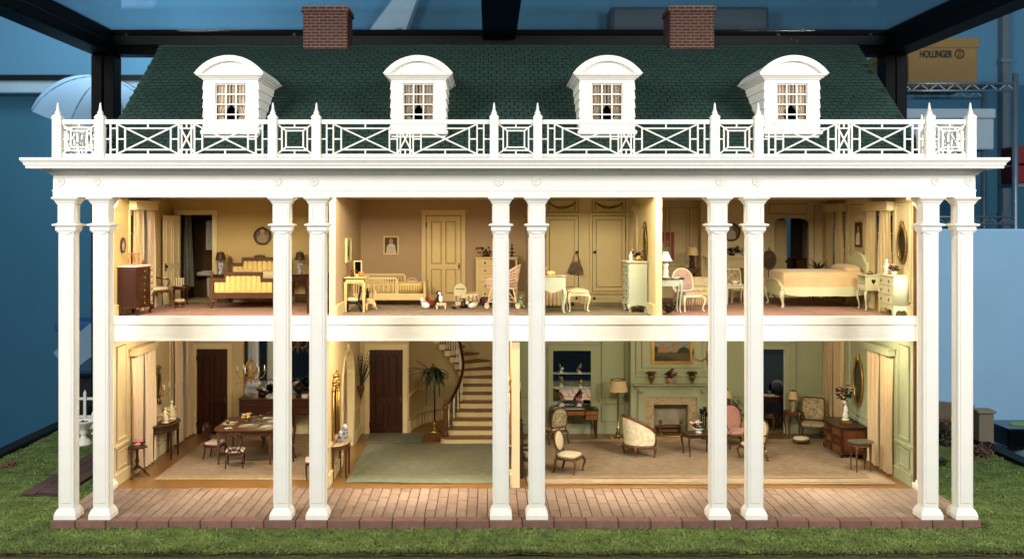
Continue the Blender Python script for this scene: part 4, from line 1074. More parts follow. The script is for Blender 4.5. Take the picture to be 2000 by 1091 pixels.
def chair(name, label, loc, rz, w=.46, d=.44, sh=.40, bh=.50, legm=None, pad=None, style='cab', shape='round', arms=False, gap=.06, group=None, lean=.16, tuft=False, skirt=None, bw=None):
    t = thing(name, label, 'chair', loc, rz, group)
    bw = bw or w*.88
    legs4(t, legm, w*.88, d*.86, sh-.06, style, back='rake' if style != 'turn' else 'turn')
    m = MB().pillow((0,0,sh-.05), (w,d,.075), .45, 16, 6, .3); m.build('seat_frame', legm, t)
    MB().pillow((0,-.005,sh+.005), (w*.92,d*.92,.105), .5, 18, 8, .6).build('seat', pad, t)
    y = d*.43
    for s_ in (-1,1): MB().tube([(s_*w*.36,y,sh-.06),(s_*bw*.42,y+.01,sh+gap+.06)], .018, 6).build('back_post', legm, t)
    oval_back(t, bw, bh, sh+gap, y, lean, legm, pad, shape=shape, tuft=tuft)
    if arms:
        for s_ in (-1,1):
            x = s_*w*.5
            MB().tube([(x*.86,y+.05,sh+gap+bh*.42),(x*1.02,y-.10,sh+.24),(x*1.06,-d*.22,sh+.225),(x*1.04,-d*.30,sh+.18),(x*.97,-d*.22,sh+.06),(x*.92,-d*.26,sh-.04)], [.018,.02,.022,.022,.018,.02], 7).build('arm', legm, t)
            MB().pillow((x*1.04, -.0, sh+.25), (.05,.17,.035), .7, 8, 6).build('arm_pad', pad, t)
    return t
def table_round(name, label, loc, rx, ry, h, topm, legm, style='turn', nleg=3, a0=0, a1=2*PI, apron=.09, rz=0, thick=.025, cat='table'):
    t = thing(name, label, cat, loc, rz)
    if a1-a0 < 6: pr = lambda r0, r1: [(1*r0,0)]
    MB().lathe([(1,h-thick),(1.02,h-thick*.6),(1.0,h)], n=28, sx=rx, sy=ry, a0=a0, a1=a1, sm=False).build('top', topm, t)
    MB().lathe([(.93,h-thick-apron),(.93,h-thick-.001)], n=24, sx=rx, sy=ry, a0=a0, a1=a1, sm=False).build('apron', legm, t)
    for k in range(nleg):
        a = a0+(a1-a0)*((k/(nleg-1)) if a1-a0 < 6 else (k+.5)/nleg)
        if a1-a0 < 6: a = a0+.10+(a1-a0-.2)*k/(nleg-1)
        x, y = .87*rx*math.cos(a), .87*ry*math.sin(a)
        hh = h-thick-.002
        m = cab(x, y, hh, math.cos(a), math.sin(a), .034, .016) if style == 'cab' else (turned(x, y, hh) if style == 'turn' else sqleg(x, y, hh))
        m.build('leg', legm, t)
    return t
def lamp(name, label, loc, h, basem, shadem, r0=.16, r1=.09, sh=.2, base='urn', trim=None):
    t = thing(name, label, 'lamp', loc)
    b = h-sh*.95
    if base == 'urn': pr = [(.075,0),(.08,.02),(.04,.05),(.05,b*.25),(.085,b*.5),(.07,b*.72),(.03,b*.85),(.03,b*.9),(.015,b*.92),(.012,b)]
    elif base == 'stick': pr = [(.10,0),(.11,.015),(.05,.04),(.03,.06),(.045,.09),(.02,.13),(.016,b*.5),(.024,b*.55),(.016,b*.6),(.014,b*.95),(.012,b)]
    else: pr = [(.09,0),(.09,.03),(.06,.05),(.07,.15),(.05,.24),(.08,.3),(.03,.36),(.012,b)]
    MB().lathe(pr, n=14).build('base', basem, t)
    m = MB().lathe([(r0,h-sh),(r1,h)], n=24, cap=False); m.lathe([(r1-.004,h-.001),(r0-.004,h-sh+.001)], n=24, cap=False); m.build('lamp_shade', shadem, t)
    if trim:
        for r_, z in ((r0,h-sh),(r1,h)): MB().tube([(r_*math.cos(2*PI*i/20),r_*math.sin(2*PI*i/20),z) for i in range(20)], .008, 5, closed=True).build('shade_trim', trim, t)
    MB().tube([(0,0,b),(0,0,h+.02)], .008, 5).ball((0,0,h+.03), .018).build('finial', M['brass'], t)
    return t
def flowers(name, label, loc, potm, pot, n, rad, mats, cat='flowers', h0=.12, size=.03, up=1.0, leafn=40, stem=True, droop=0):
    t = thing(name, label, cat, loc)
    if pot: MB().lathe(pot, n=14).build('vase', potm, t)
    lf = MB()
    for k in range(leafn):
        a = rnd.uniform(0,2*PI); r_ = rad*rnd.uniform(.2,1); z = h0+rad*up*rnd.uniform(-.1,.8)
        p = Vector((r_*math.cos(a), r_*math.sin(a), z)); q = Vector((math.cos(a),math.sin(a),rnd.uniform(-.4,1))).normalized(); r2 = q.orthogonal().normalized()
        s_ = size*rnd.uniform(.8,1.6); lf.add([p-q*s_, p+r2*s_*.4, p+q*s_, p-r2*s_*.4], [(0,1,2,3)])
    if leafn: lf.build('leaves', M['leaf'], t)
    for k in range(n):
        a = rnd.uniform(0,2*PI); r_ = rad*rnd.uniform(.1,1); z = h0+rad*up*rnd.uniform(.2,1.1)-droop*r_
        m = MB()
        for q in range(6):
            b_ = 2*PI*q/6; m.pillow((r_*math.cos(a)+size*.55*math.cos(b_), r_*math.sin(a)+size*.55*math.sin(b_), z+.006*math.sin(q*3)), (size,size,size*.55), 1, 6, 4)
        m.ball((r_*math.cos(a), r_*math.sin(a), z+size*.2), size*.35, 6)
        m.build('flower', mats[k % len(mats)], t)
    if stem:
        m = MB()
        for k in range(5):
            a = rnd.uniform(0,2*PI); m.tube([(0,0,h0*.5),(rad*.5*math.cos(a),rad*.5*math.sin(a),h0+rad*up*.6)], .006, 4)
        m.build('stem', M['leaf'], t)
    return t
def picture(name, label, loc, w, h, framem, paint, cat='picture', oval=False, rz=0, fw=.04, mount=None):
    # hangs with its back on y=0 of its own frame, facing -y; centre at origin
    t = thing(name, label, cat, loc, rz)
    if oval:
        MB().ring((0,0), w/2-fw/2, h/2-fw/2, fw/2, .022, -.03, 32).build('frame', framem, t)
        MB().disc((0,0), w/2-fw*.7, h/2-fw*.7, -.028, -.002, 32).build('canvas', paint[0], t)
    else:
        MB().frame(-w/2, w/2, -h/2, h/2, fw, -.045, -.002).frame(-w/2+fw*.7, w/2-fw*.7, -h/2+fw*.7, h/2-fw*.7, fw*.35, -.052, -.046).build('frame', framem, t)
        MB().box(-w/2+fw*.9, w/2-fw*.9, -.028, -.003, -h/2+fw*.9, h/2-fw*.9).build('canvas', paint[0], t)
    for k, (poly, mm) in enumerate(paint[1:]):
        MB().prism(poly, 'xz', -.0295-.0008*k, -.0285-.0008*k).build('painted_figure', mm, t)
    return t
def pm_(name, c): return bpy.data.materials.get(name) or mat(name, c, .6, .18, 14)
def ell(cx, cz, a, b, n=16): return [(cx+a*math.cos(2*PI*i/n), cz+b*math.sin(2*PI*i/n)) for i in range(n)]
def sitter(s=1.0, face=(.72,.55,.44), dress=(.72,.68,.58), hair=(.22,.13,.08)):
    return [(ell(0,.12*s,.075*s,.095*s), pm_('painted_hair', hair)), (ell(0,.10*s,.052*s,.072*s), pm_('painted_face', face)),
            ([(-.10*s,.0),( -.04*s,.045*s),(.04*s,.045*s),(.10*s,.0),(.13*s,-.2*s),(-.13*s,-.2*s)], pm_('painted_dress%d' % int(dress[0]*100), dress))]
DARKP = mat('dark_canvas', (.17,.14,.10), .5, .3, 10)
def cluster_frame(w, h, t, framem, nb=26):      # carved oval frame with beads and a crest
    MB().ring((0,0), w/2, h/2, .035, .025, -.035, 36).build('frame', framem, t)
    m = MB()
    for i in range(nb):
        a = 2*PI*i/nb; m.ball((w/2*1.09*math.cos(a), -.035, h/2*1.06*math.sin(a)), .021, 6)
    m.build('beading', framem, t)
    m = MB()
    for dx, dz, r_ in ((0,.10,.05),(-.06,.05,.045),(.06,.05,.045),(-.03,.14,.03),(.03,.14,.03),(0,.17,.03)): m.ball((dx,-.04,h/2+dz-.02), r_, 7)
    m.build('crest', framem, t)
def mirror_oval(label, loc, w, h, rz, glass, framem, crest=True, cat='mirror'):
    t = thing('wall_mirror', label, cat, loc, rz)
    MB().disc((0,0), w/2, h/2, -.02, -.002, 36).build('glass', glass, t)
    cluster_frame(w, h, t, framem); return t
def drape(label, x, s, ya, yb, z0, z1, mm, group, folds=4, amp=.055, gathered=.0, taper=1.0):
    t = thing('window_curtain', label, 'curtain', (x, (ya+yb)/2, z0), 0, group)
    n = folds*10; h = z1-z0; w = yb-ya; ph = rnd.uniform(0,6)
    def fn(u, v):
        k = 1-(1-taper)*(1-v)
        a = (.75+.25*(1-v))*amp
        y = (u-.5)*w*k*(1+.03*math.sin(3*v+ph)); x_ = s*(.09+a*math.sin(u*folds*2*PI+ph+.5*math.sin(2.5*v+ph))+.012*math.sin(u*31+v*4))
        return (x_, y, h*v)
    MB().grid(fn, n, 12).build('drape', mm, t)
    def hem(u, v):
        p = fn(u, .0+.03*v); return (p[0]+s*.004, p[1], p[2])
    MB().grid(hem, n, 1).build('hem', mm, t)
    return t
def rug(name, label, x0, x1, y0, y1, z, mm, th=.03, border=None, group=None, wave=.0, bands=()):
    t = thing(name, label, 'rug', ((x0+x1)/2, (y0+y1)/2, z))
    w, d = (x1-x0)/2, (y1-y0)/2
    def fn(u, v): return (-w+2*w*u+(.02*math.sin(9*v) if wave else 0), -d+2*d*v+(.03*math.sin(7*u+1) if wave and v == 0 else 0), th+.004*math.sin(13*u+9*v)+wave*math.sin(5*u*2*w/3)*max(0, 1-8*v))
    MB().grid(fn, 40, 24).build('pile', mm, t)
    e = MB(); n = 40
    for side in range(4):
        for i in range(n):
            u0, u1 = i/n, (i+1)/n
            a, b = {0:(fn(u0,0),fn(u1,0)),1:(fn(1,u0),fn(1,u1)),2:(fn(u1,1),fn(u0,1)),3:(fn(0,u1),fn(0,u0))}[side]
            e.add([a, b, (b[0],b[1],.002), (a[0],a[1],.002)], [(3,2,1,0)])
    e.build('edge_binding', border or mm, t)
    for (ins, wd_, bm2) in bands:
        m = MB().frame(-w+ins, w-ins, -d+ins, d-ins, wd_, 0, 1)
        m.v = [(p[0], p[2], th+.007+.004*p[1]*0+(.002 if p[1] > .5 else 0)) for p in m.v]
        m.build('woven_border', bm2, t)
    return t
# ================================================================ ground floor furniture
def F(px, py): y = FY(py, 0.0); return (PX(px, y), y)
# ---- curtains of the ground floor
gP, gG = 'blush dining room curtains', 'straw coloured parlour curtains'
dn = ('inner blush curtain of the dining window beside the flower stand', 'outer blush curtain of the dining window with the valance shown', )
drape('blush curtain by the panelled wall, flower stand before it', LX, 1, 3.40, 4.04, .06, 2.78, M['curtain_pink'], gP, 3, taper=.92)
drape('blush curtain hanging between first dining window and gilt wall mirror', LX, 1, 4.10, 4.90, .04, 2.78, M['curtain_pink'], gP, 4)
drape('blush curtain between the dark console table and the second dining window', LX, 1, 6.58, 7.24, .04, 2.78, M['curtain_pink'], gP, 3)
drape('blush curtain in the corner next to the dark dining room door', LX, 1, 7.36, 8.08, .04, 2.78, M['curtain_pink'], gP, 3)
drape('straw curtain beside the raw wall edge behind the marble stool', RXW, -1, 3.42, 4.07, .04, 2.78, M['curtain_gold'], gG, 3)
drape('straw curtain hanging between the parlour window and inlaid commode', RXW, -1, 4.17, 4.86, .05, 2.78, M['curtain_gold'], gG, 3)
drape('straw curtain beside the oval mirror above the commode end', RXW, -1, 6.60, 7.28, .04, 2.78, M['curtain_gold'], gG, 4)
drape('straw curtain in the corner behind the tapestry armchair', RXW, -1, 7.32, 8.05, .04, 2.78, M['curtain_gold'], gG, 4)
# ---- dining room
rg = rug('dining_rug', 'beige dining room rug with ivory fringe', -7.55, -3.95, 3.18, 7.9, 0, M['rug_beige'], .025)
fr = MB()
for k in range(170):
    x = -1.8+3.6*k/169; L = rnd.uniform(.07,.12)
    fr.add([(x-.008,-2.36,.024),(x+.008,-2.36,.024),(x+rnd.uniform(-.02,.02),-2.36-L,.006)], [(0,1,2)])
o = stuff(fr.build('fringe', M['fringe'], rg))
x, y = F(268, 931)
t = thing('pedestal_table', 'small dark tripod table holding pink roses by the curtain', 'table', (x, y, 0))
MB().lathe([(.225,.675),(.24,.685),(.235,.70),(.22,.702)], n=8, sm=False).build('top', M['mahog'], t)
MB().lathe([(.035,.20),(.05,.24),(.03,.30),(.05,.38),(.028,.46),(.03,.60),(.06,.67)], n=12).build('pedestal', M['mahog'], t)
for k in range(3):
    a = R(-100+120*k); MB().tube([(.03*math.cos(a),.03*math.sin(a),.24),(.13*math.cos(a),.13*math.sin(a),.17),(.22*math.cos(a),.22*math.sin(a),.05),(.27*math.cos(a),.27*math.sin(a),.015)], [.03,.026,.02,.018], 7).build('leg', M['mahog'], t)
flowers('rose_posy', 'pink roses lying on the small tripod table', (x, y, .705), None, None, 7, .14, [M['flower']], h0=.05, size=.075, leafn=8, stem=False, up=.5)
t = table_round('console_table', 'dark half round console table under the gilt dining mirror', (LX+.06, 5.35, 0), .50, .68, .88, M['darkwood'], M['darkwood'], 'sq', 4, -PI/2, PI/2, .16)
MB().box(-.02, .0, -.62, .62, .70, .86).build('back_rail', M['darkwood'], t)
MB().lathe([(.955,.735),(.955,.745)], n=24, sx=.5, sy=.68, a0=-PI/2, a1=PI/2, sm=False).build('inlay_band', M['walnut'], t)
def figurine(label, loc, h, mm, rz=0, cat='figurine', lean=.02, name='figurine'):
    t = thing(name, label, cat, loc, rz)
    r = h*(.225 if cat == 'figurine' else .19)
    MB().lathe([(r*1.1,0),(r*1.15,h*.05),(r*.9,h*.09)], n=10).build('plinth', mm, t)
    m = MB(); m.tube([(0,0,h*.08),(r*.15,0,h*.3),(r*.1,-r*.1,h*.5),(-r*.1,0,h*.66),(0,0,h*.76),(0,0,h*.82)], [r*.95,r*.85,r*.62,r*.66,r*.42,r*.25], 9)
    m.ball((0,-r*.05,h*.89), r*.42, 9, 1.15)
    m.tube([(-r*.6,0,h*.68),(-r*.95,-r*.3,h*.52),(-r*.3,-r*.75,h*.45)], [r*.22,r*.2,r*.15], 6)
    m.tube([(r*.6,0,h*.68),(r*1.0,-r*.2,h*.58),(r*.6,-r*.7,h*.66)], [r*.22,r*.2,r*.15], 6)
    m.ball((0,r*.12,h*.93), r*.38, 7)
    m.build('figure', mm, t); return t
def bird(label, loc, h, mm, mm2, rz=0, cat='figurine'):
    t = thing('bird_figurine', label, cat, loc, rz)
    MB().lathe([(h*.22,0),(h*.24,h*.05),(h*.12,h*.14),(h*.16,h*.22)], n=9).build('rock', M['china'], t)
    m = MB(); m.tube([(h*.34,0,h*.22),(h*.14,0,h*.40),(0,0,h*.58),(-h*.10,0,h*.74),(-h*.13,0,h*.86)], [h*.03,h*.13,h*.17,h*.12,h*.08], 8)
    m.ball((-h*.14,0,h*.9), h*.095, 8); m.tube([(-h*.2,0,h*.9),(-h*.30,0,h*.87)], [h*.035,h*.006], 5); m.build('body', mm, t)
    MB().pillow((h*.06,-h*.13,h*.50), (h*.34,h*.06,h*.22), .8, 8, 6).pillow((h*.06,h*.13,h*.50), (h*.34,h*.06,h*.22), .8, 8, 6).build('wing', mm2, t)
    return t
t = thing('console_tray', 'gilt tray under two ivory statuettes on the console', 'tray', (LX+.29, 5.38, .882))
MB().lathe([(.16,0),(.19,.012),(.20,.03),(.185,.03),(.16,.014)], n=22, sx=.8, sy=1.6).build('tray', M['gold'], t)
figurine('shorter ivory statuette on the console table, toward the flower stand', (LX+.29, 5.12, .897), .38, M['dummy'])
figurine('taller ivory statuette on the console table by the second window', (LX+.29, 5.62, .897), .46, M['dummy'], 30)
t = thing('sconce_mirror', 'carved dark gilt mirror with candle arms above the console', 'mirror', (LX+.025, 5.32, 1.80), 90)
MB().disc((0,0), .15, .30, -.02, -.002, 24).build('glass', M['oldmirror'], t)
MB().ring((0,0), .165, .32, .035, .03, -.03, 28).build('frame', M['oldgold'], t)
m = MB()
for k in range(18):
    s_ = 1 if k % 2 else -1; m.ball((rnd.uniform(-.12,.12), -.035, s_*rnd.uniform(.33,.50)), rnd.uniform(.025,.05), 6)
m.build('carving', M['oldgold'], t)
for s_ in (-1,1):
    MB().tube([(s_*.08,-.04,-.24),(s_*.14,-.16,-.27),(s_*.20,-.24,-.20),(s_*.20,-.24,-.12)], .013, 6).lathe([(.035,-.12),(.03,-.10)], (s_*.20,-.24), 8).build('candle_arm', M['gold'], t)
    MB().lathe([(.014,-.10),(.014,.02)], (s_*.20,-.24), 8).build('candle', M['china'], t)
# sideboard with mirror
SBX = (PX(470,7.55)+PX(620,7.55))/2; SW = 2.06
t = thing('sideboard', 'long mahogany sideboard under the big dining room mirror', 'sideboard', (SBX, 7.72, 0))
MB().cbox(-SW/2-.03, SW/2+.03, -.40, .38, 1.07, 1.10, .012).build('top', M['walnut'], t)
MB().cbox(-SW/2, SW/2, -.36, .36, .66, 1.066, .012).build('carcass', M['mahog'], t)
for xa, w in ((-.72,.56),(0,.80),(.72,.56)):
    for za, zb in (((.87,1.04),(.68,.85)) if xa else ((.88,1.04),)):
        o = MB().cbox(xa-w/2, xa+w/2, -.385, -.361, za, zb, .008).build('drawer', M['mahog'], t)
        MB().tube([(xa-.06,-.39,(za+zb)/2),(xa-.04,-.415,(za+zb)/2-.02),(xa+.04,-.415,(za+zb)/2-.02),(xa+.06,-.39,(za+zb)/2)], .008, 5).build('handle', M['brass'], o)
for xx in (-.99,-.43,.43,.99):
    sqleg(xx, -.31, .659, .04, .02).build('leg', M['mahog'], t)
for xx in (-.99,.99): sqleg(xx, .31, .659, .04, .02).build('leg', M['mahog'], t)
t = thing('dining_mirror', 'large round cornered mirror on dining room back wall', 'mirror', (SBX-.02, BYL-.002, 1.09))
mw, mh = 2.12, 1.95; pts = [(-mw/2,0),(mw/2,0)]+[(mw/2-.3+.3*math.cos(a), mh-.3+.3*math.sin(a)) for a in [PI/2*i/8 for i in range(9)]]+[(-mw/2+.3+.3*math.cos(a), mh-.3+.3*math.sin(a)) for a in [PI/2+PI/2*i/8 for i in range(9)]]
MB().prism(pts, 'xz', -.02, 0).build('glass', M['mirror'], t)
MB().tube([(p[0],-.02,p[1]) for p in pts], .022, 6, closed=True).build('frame', M['oldgold'], t)
def sbz(px): return PX(px, 7.6)
t = thing('kettle', 'black kettle with hoop handle on the sideboard', 'kettle', (sbz(512), 7.62, 1.102))
MB().lathe([(.07,0),(.11,.03),(.125,.09),(.10,.15),(.04,.175),(.0,.18)], n=16).build('body', M['black'], t)
MB().tube([(-.10,0,.13),(-.11,0,.25),(0,0,.32),(.11,0,.25),(.10,0,.13)], .012, 6).build('handle', M['black'], t)
MB().tube([(.10,0,.08),(.17,0,.13),(.20,0,.17)], [.03,.02,.014], 6).build('spout', M['black'], t)
MB().ball((0,0,.19), .02).build('knob', M['black'], t)
t = thing('coffee_urn', 'dark urn of ornate metal on the sideboard behind column', 'urn', (sbz(584), 7.62, 1.102))
MB().lathe([(.09,0),(.10,.02),(.05,.06),(.06,.10),(.13,.18),(.14,.27),(.09,.34),(.05,.37),(.02,.40),(.0,.41)], n=14).build('body', M['iron'], t)
for s_ in (-1,1): MB().tube([(s_*.12,0,.18),(s_*.19,0,.24),(s_*.12,0,.31)], .014, 6).build('handle', M['iron'], t)
t = thing('silver_dish', 'small silver covered dish on the sideboard', 'dish', (sbz(487), 7.56, 1.102))
MB().lathe([(.05,0),(.09,.02),(.10,.035),(.06,.06),(.01,.075)], n=16).build('dish', M['silver'], t)
t = thing('white_box', 'low white box at the end of the sideboard', 'box', (sbz(597), 7.5, 1.102))
MB().cbox(-.08, .08, -.07, .07, 0, .075, .01).build('body', M['china'], t); MB().cbox(-.085, .085, -.075, .075, .077, .095, .01).build('lid', M['china'], t)
# dining table
t = thing('dining_table', 'mahogany dining table laid with plates and glasses', 'table', (-5.86, 5.25, 0))
TW, TD, TH = 1.50, 1.75, .865
MB().prism([(math.copysign(abs(math.cos(a))**.28, math.cos(a))*TW/2, math.copysign(abs(math.sin(a))**.28, math.sin(a))*TD/2) for a in [2*PI*i/40 for i in range(40)]], 'xy', TH-.03, TH).build('top', M['walnut'], t)
MB().box(-.62, .62, -.75, -.72, .70, .834).box(-.62, .62, .72, .75, .70, .834).box(-.65, -.62, -.75, .75, .70, .834).box(.62, .65, -.75, .75, .70, .834).build('apron', M['walnut'], t)
for sx in (-1,1):
    for sy in (-1,1):
        MB().taper(sx*.62, sy*.72, .04, .04, 0, .055, .055, .05).taper(sx*.62, sy*.72, .035, .035, .05, .07, .07, .833).build('leg', M['walnut'], t)
tb = (-5.86, 5.25, TH)
def setting(px, py, label, rz):
    y = FY(py, TH); x = PX(px, y)
    t = thing('place_mat', 'ivory place mat with plate '+label, 'place mat', (x, y, TH+.001), rz)
    MB().cbox(-.22, .22, -.16, .16, 0, .008, .004).build('mat', M['tapestry'], t)
    p = thing('dinner_plate', 'white gold rimmed plate '+label, 'plate', (x, y, TH+.010), rz)
    MB().lathe([(.08,0),(.10,.004),(.135,.018),(.138,.021),(.10,.011),(.0,.010)], n=22).build('dish', M['china'], p)
    MB().lathe([(.126,.0185),(.137,.0215)], n=22, cap=False).build('gold_rim', M['gold'], p)
    return x, y
setting(449, 826, 'at the table side facing the dark door', 90)
setting(486, 831, 'at the near end of the table before the centrepiece', 0)
setting(520, 834, 'at the table side facing the column', -90)
setting(520, 818, 'at the far corner of the table by the sideboard', 0)
for px, py, lb in ((446, 836, 'at the corner nearest the door side chair'), (529, 823, 'by the white plate at table edge')):
    y = FY(py, TH); t = thing('folded_napkin', 'white folded napkin '+lb, 'napkin', (PX(px,y), y, TH+.002), 25)
    MB().cbox(-.09, .09, -.035, .035, 0, .014, .006).build('napkin', M['china'], t)
def goblet(px, py, label, h=.17):
    y = FY(py, TH); t = thing('goblet', label, 'glass', (PX(px,y), y, TH+.001))
    MB().lathe([(.045,0),(.045,.006),(.01,.014),(.009,h*.45),(.03,h*.52),(.05,h*.72),(.052,h),(.046,h),(.044,h*.74),(.0,h*.58)], n=14).build('bowl', M['oldgold'], t)
goblet(445, 833, 'amber goblet on the table end toward the dark door'); goblet(472, 820, 'amber goblet behind the centrepiece'); goblet(510, 823, 'amber goblet between centrepiece and column'); 
y = FY(823, TH)
cp_ = flowers('table_centrepiece', 'gilt bowl of fruit and flowers in the middle of the dining table', (PX(483,y), y, TH), M['gold'], [(.06,0),(.07,.02),(.04,.05),(.10,.09),(.17,.12),(.16,.125),(.08,.10)], 11, .15, [M['yellowfl'], M['flower'], M['tuft'], M['china']], h0=.11, size=.055, leafn=18, up=.7)
# dining chairs
def shield_chair(label, loc, rz):
    t = thing('dining_chair', label, 'chair', loc, rz, 'shield back dining chairs')
    legs4(t, M['mahog'], .38, .36, .37, 'sq', .022, .014, back='rake')
    MB().box(-.215, .215, -.20, .20, .33, .385).build('seat_frame', M['mahog'], t)
    MB().pillow((0,0,.41), (.44,.41,.09), .3, 16, 6, .5).build('seat', M['palepink'], t)
    sh = [(-.08,.20,.40),(-.14,.205,.50),(-.19,.22,.66),(-.18,.235,.80),(-.09,.245,.86),(0,.247,.875),(.09,.245,.86),(.18,.235,.80),(.19,.22,.66),(.14,.205,.50),(.08,.20,.40)]
    MB().tube(sh, .017, 6).tube([(-.12,.205,.47),(0,.20,.44),(.12,.205,.47)], .014, 6).build('back_frame', M['mahog'], t)
    for k in (-.09,-.045,0,.045,.09):
        MB().tube([(k*.35,.20,.45),(k*1.1,.215,.62),(k*1.25,.235,.76),(k*.8,.244,.855)], .008, 5).build('back_splat', M['mahog'], t)
    for s_ in (-1,1): MB().tube([(s_*.19,.18,.37),(s_*.11,.20,.45)], .018, 6).build('back_post', M['mahog'], t)
    return t
shield_chair('shield back dining chair at the near end of table, back to viewer', (-6.02, 4.30, 0), 187)
shield_chair('shield back dining chair on the table side facing the dark door', (-6.72, 5.15, 0), 80)
shield_chair('shield back dining chair half hidden by column at table side', (-4.98, 5.0, 0), -85)
shield_chair('shield back dining chair at the far end of table by sideboard', (-5.62, 6.45, 0), 5)
shield_chair('pale pink seated dining chair against the hall partition', (-3.98, 3.35, 0), -80)
# chandeliers
def chandelier(label, loc, rad, h, ceil, narm=6, cand=None, mm=None, crystals=True):
    t = thing('chandelier', label, 'chandelier', loc); mm = mm or M['gold']
    MB().lathe([(.01,-h*.55),(.035,-h*.5),(.015,-h*.42),(.05,-h*.3),(.06,-h*.2),(.03,-h*.05),(.05,h*.08),(.02,h*.2),(.03,h*.3),(.015,h*.45)], n=12).build('stem', mm, t)
    MB().tube([(0,0,h*.44),(0,0,ceil-loc[2]-.03)], .01, 5).lathe([(.06,ceil-loc[2]-.03),(.02,ceil-loc[2]-.06)], n=10).build('chain', mm, t)
    for k in range(narm):
        a = 2*PI*k/narm+.3; c, s_ = math.cos(a), math.sin(a)
        o = MB().tube([(.03*c,.03*s_,-h*.2),(rad*.45*c,rad*.45*s_,-h*.38),(rad*.85*c,rad*.85*s_,-h*.30),(rad*c,rad*s_,-h*.12),(rad*.95*c,rad*.95*s_,-h*.06)], .011, 6).lathe([(.012,-h*.08),(.04,-h*.05),(.042,-h*.03),(.02,-h*.03)], (rad*.95*c,rad*.95*s_), 9).build('candle_arm', mm, t)
        MB().lathe([(.013,-h*.03),(.013,h*.16)], (rad*.95*c,rad*.95*s_), 8).build('candle', cand or M['china'], o)
        if crystals:
            for q in range(3):
                MB().ball((rad*(.5+.25*q)*c, rad*(.5+.25*q)*s_, -h*(.46+.03*q)), .017, 6, 1.6).build('crystal', M['pane'] if q == 1 else M['gold'], o)
    if crystals:
        for k in range(8):
            a = 2*PI*k/8; MB().tube([(0,0,h*.42),(.10*math.cos(a),.10*math.sin(a),h*.28),(.17*math.cos(a),.17*math.sin(a),h*.02),(.08*math.cos(a),.08*math.sin(a),-h*.2)], .009, 5).build('bead_chain', M['gold'], t)
    return t
chandelier('gilt crystal chandelier hanging over the dining table', (-5.83, 5.1, 2.20), .34, .62, 3.43)
chandelier('dark brass chandelier with candles hanging before parlour fireplace', (5.32, 4.9, 2.62), .42, .5, 3.43, 6, M['iron'], M['oldgold'], False)

# ---- hall
rug('hall_rug', 'large plain sage green rug covering the hall floor', -3.20, .42, 2.80, 6.78, 0, M['rug_sage'], .03, wave=.012)
rug('hall_mat', 'smaller grey green mat before the hall door', -3.25, -1.75, 6.98, 8.12, 0, mat('mat_wool', (.40,.40,.33), .95, .07, 3, .6, 60), .03)
def hall_console(label, x, s, y):
    t = table_round('hall_console', label, (x, y, 0), .36, .62, .81, M['marble'], M['walnut'], 'sq', 4, -PI/2, PI/2, .11, rz=0 if s > 0 else 180)
    return t
hall_console('half round console with marble top below the arch side mirror', -3.53, 1, 3.55)
hall_console('half round console half hidden by column at parlour partition', .50, -1, 3.6)
def jar(label, loc, h):
    t = thing('china_jar', label, 'jar', loc)
    MB().lathe([(.05,0),(.055,.02),(.045,h*.12),(.075,h*.35),(.085,h*.52),(.05,h*.68),(.045,h*.72)], n=16).build('body', M['bluechina'], t)
    MB().lathe([(.05,h*.72),(.055,h*.76),(.04,h*.88),(.015,h*.92),(.02,h*.97),(.0,h)], n=14).build('lid', M['china'], t)
jar('blue and white china jar with lid, shorter and in front', (-3.38, 3.35, .812), .27); jar('blue and white china jar with lid, taller and behind', (-3.34, 3.75, .812), .35)
def pier_mirror(label, x, s, y):
    t = thing('pier_mirror', label, 'mirror', (x, y, 0), 90 if s > 0 else -90)
    MB().box(-.42, .42, -.015, -.002, .84, 2.0).build('glass', M['mirror'], t)
    m = MB()
    for u in (-.46, -.40, .40, .46): m.tube([(u,-.035,.84),(u,-.035,2.0)], .026, 7)
    m.box(-.5, .5, -.05, -.002, .78, .84); m.build('frame', M['gold'], t)
    m = MB()
    for k in range(40):
        u = rnd.uniform(-.48,.48); m.ball((u, -.04, 2.02+rnd.uniform(0,.42)*(1-(u/.5)**2)), rnd.uniform(.03,.055), 6)
    m.build('crest', M['gold'], t)
    return t
pier_mirror('tall gilt mirror with carved crest beside the hall arch', -3.54, 1, 3.5); pier_mirror('tall gilt mirror on the parlour partition behind column', .504, -1, 3.5)
# arch casing
m = MB()
for k in range(17):
    pass
path = [(0,4.64,0),(0,4.64,1.75)]+[(0, 5.685-1.045*math.cos(PI*i/16), 1.75+.90*math.sin(PI*i/16)) for i in range(1,16)]+[(0,6.73,1.75),(0,6.73,0)]
hp(MB().tube([(-3.53,p[1],p[2]) for p in path], .03, 6), 'arch_casing', T)
hp(MB().taper(-3.53, 5.685, .05, .10, 2.58, .06, .16, 2.76), 'keystone', T)
def frond(m, p0, d, L, droop, n=9, w=.05):
    p = Vector(p0); d = Vector(d).normalized(); pts = []
    for i in range(n+1):
        pts.append(p.copy()); p = p+d*(L/n); d = (d+Vector((0,0,-droop/n))).normalized()
    m.tube(pts, .006, 4, sm=False)
    for i in range(1, n+1):
        q = pts[i]; t_ = (pts[i]-pts[i-1]).normalized(); s_ = t_.cross(Vector((0,0,1))); s_ = s_.normalized() if s_.length > .01 else Vector((1,0,0))
        for sg in (-1,1):
            e = q+s_*sg*w*(1.1-.5*i/n)+t_*w*.6-Vector((0,0,w*.3)); e2 = q+(e-q)*.5+t_*.022; m.add([q-t_*.016, e, e2, q+t_*.022], [(0,1,2,3)])
t = thing('wall_basket', 'green plant in a cone basket hung by hall door', 'plant', (-3.53, 7.35, 1.06))
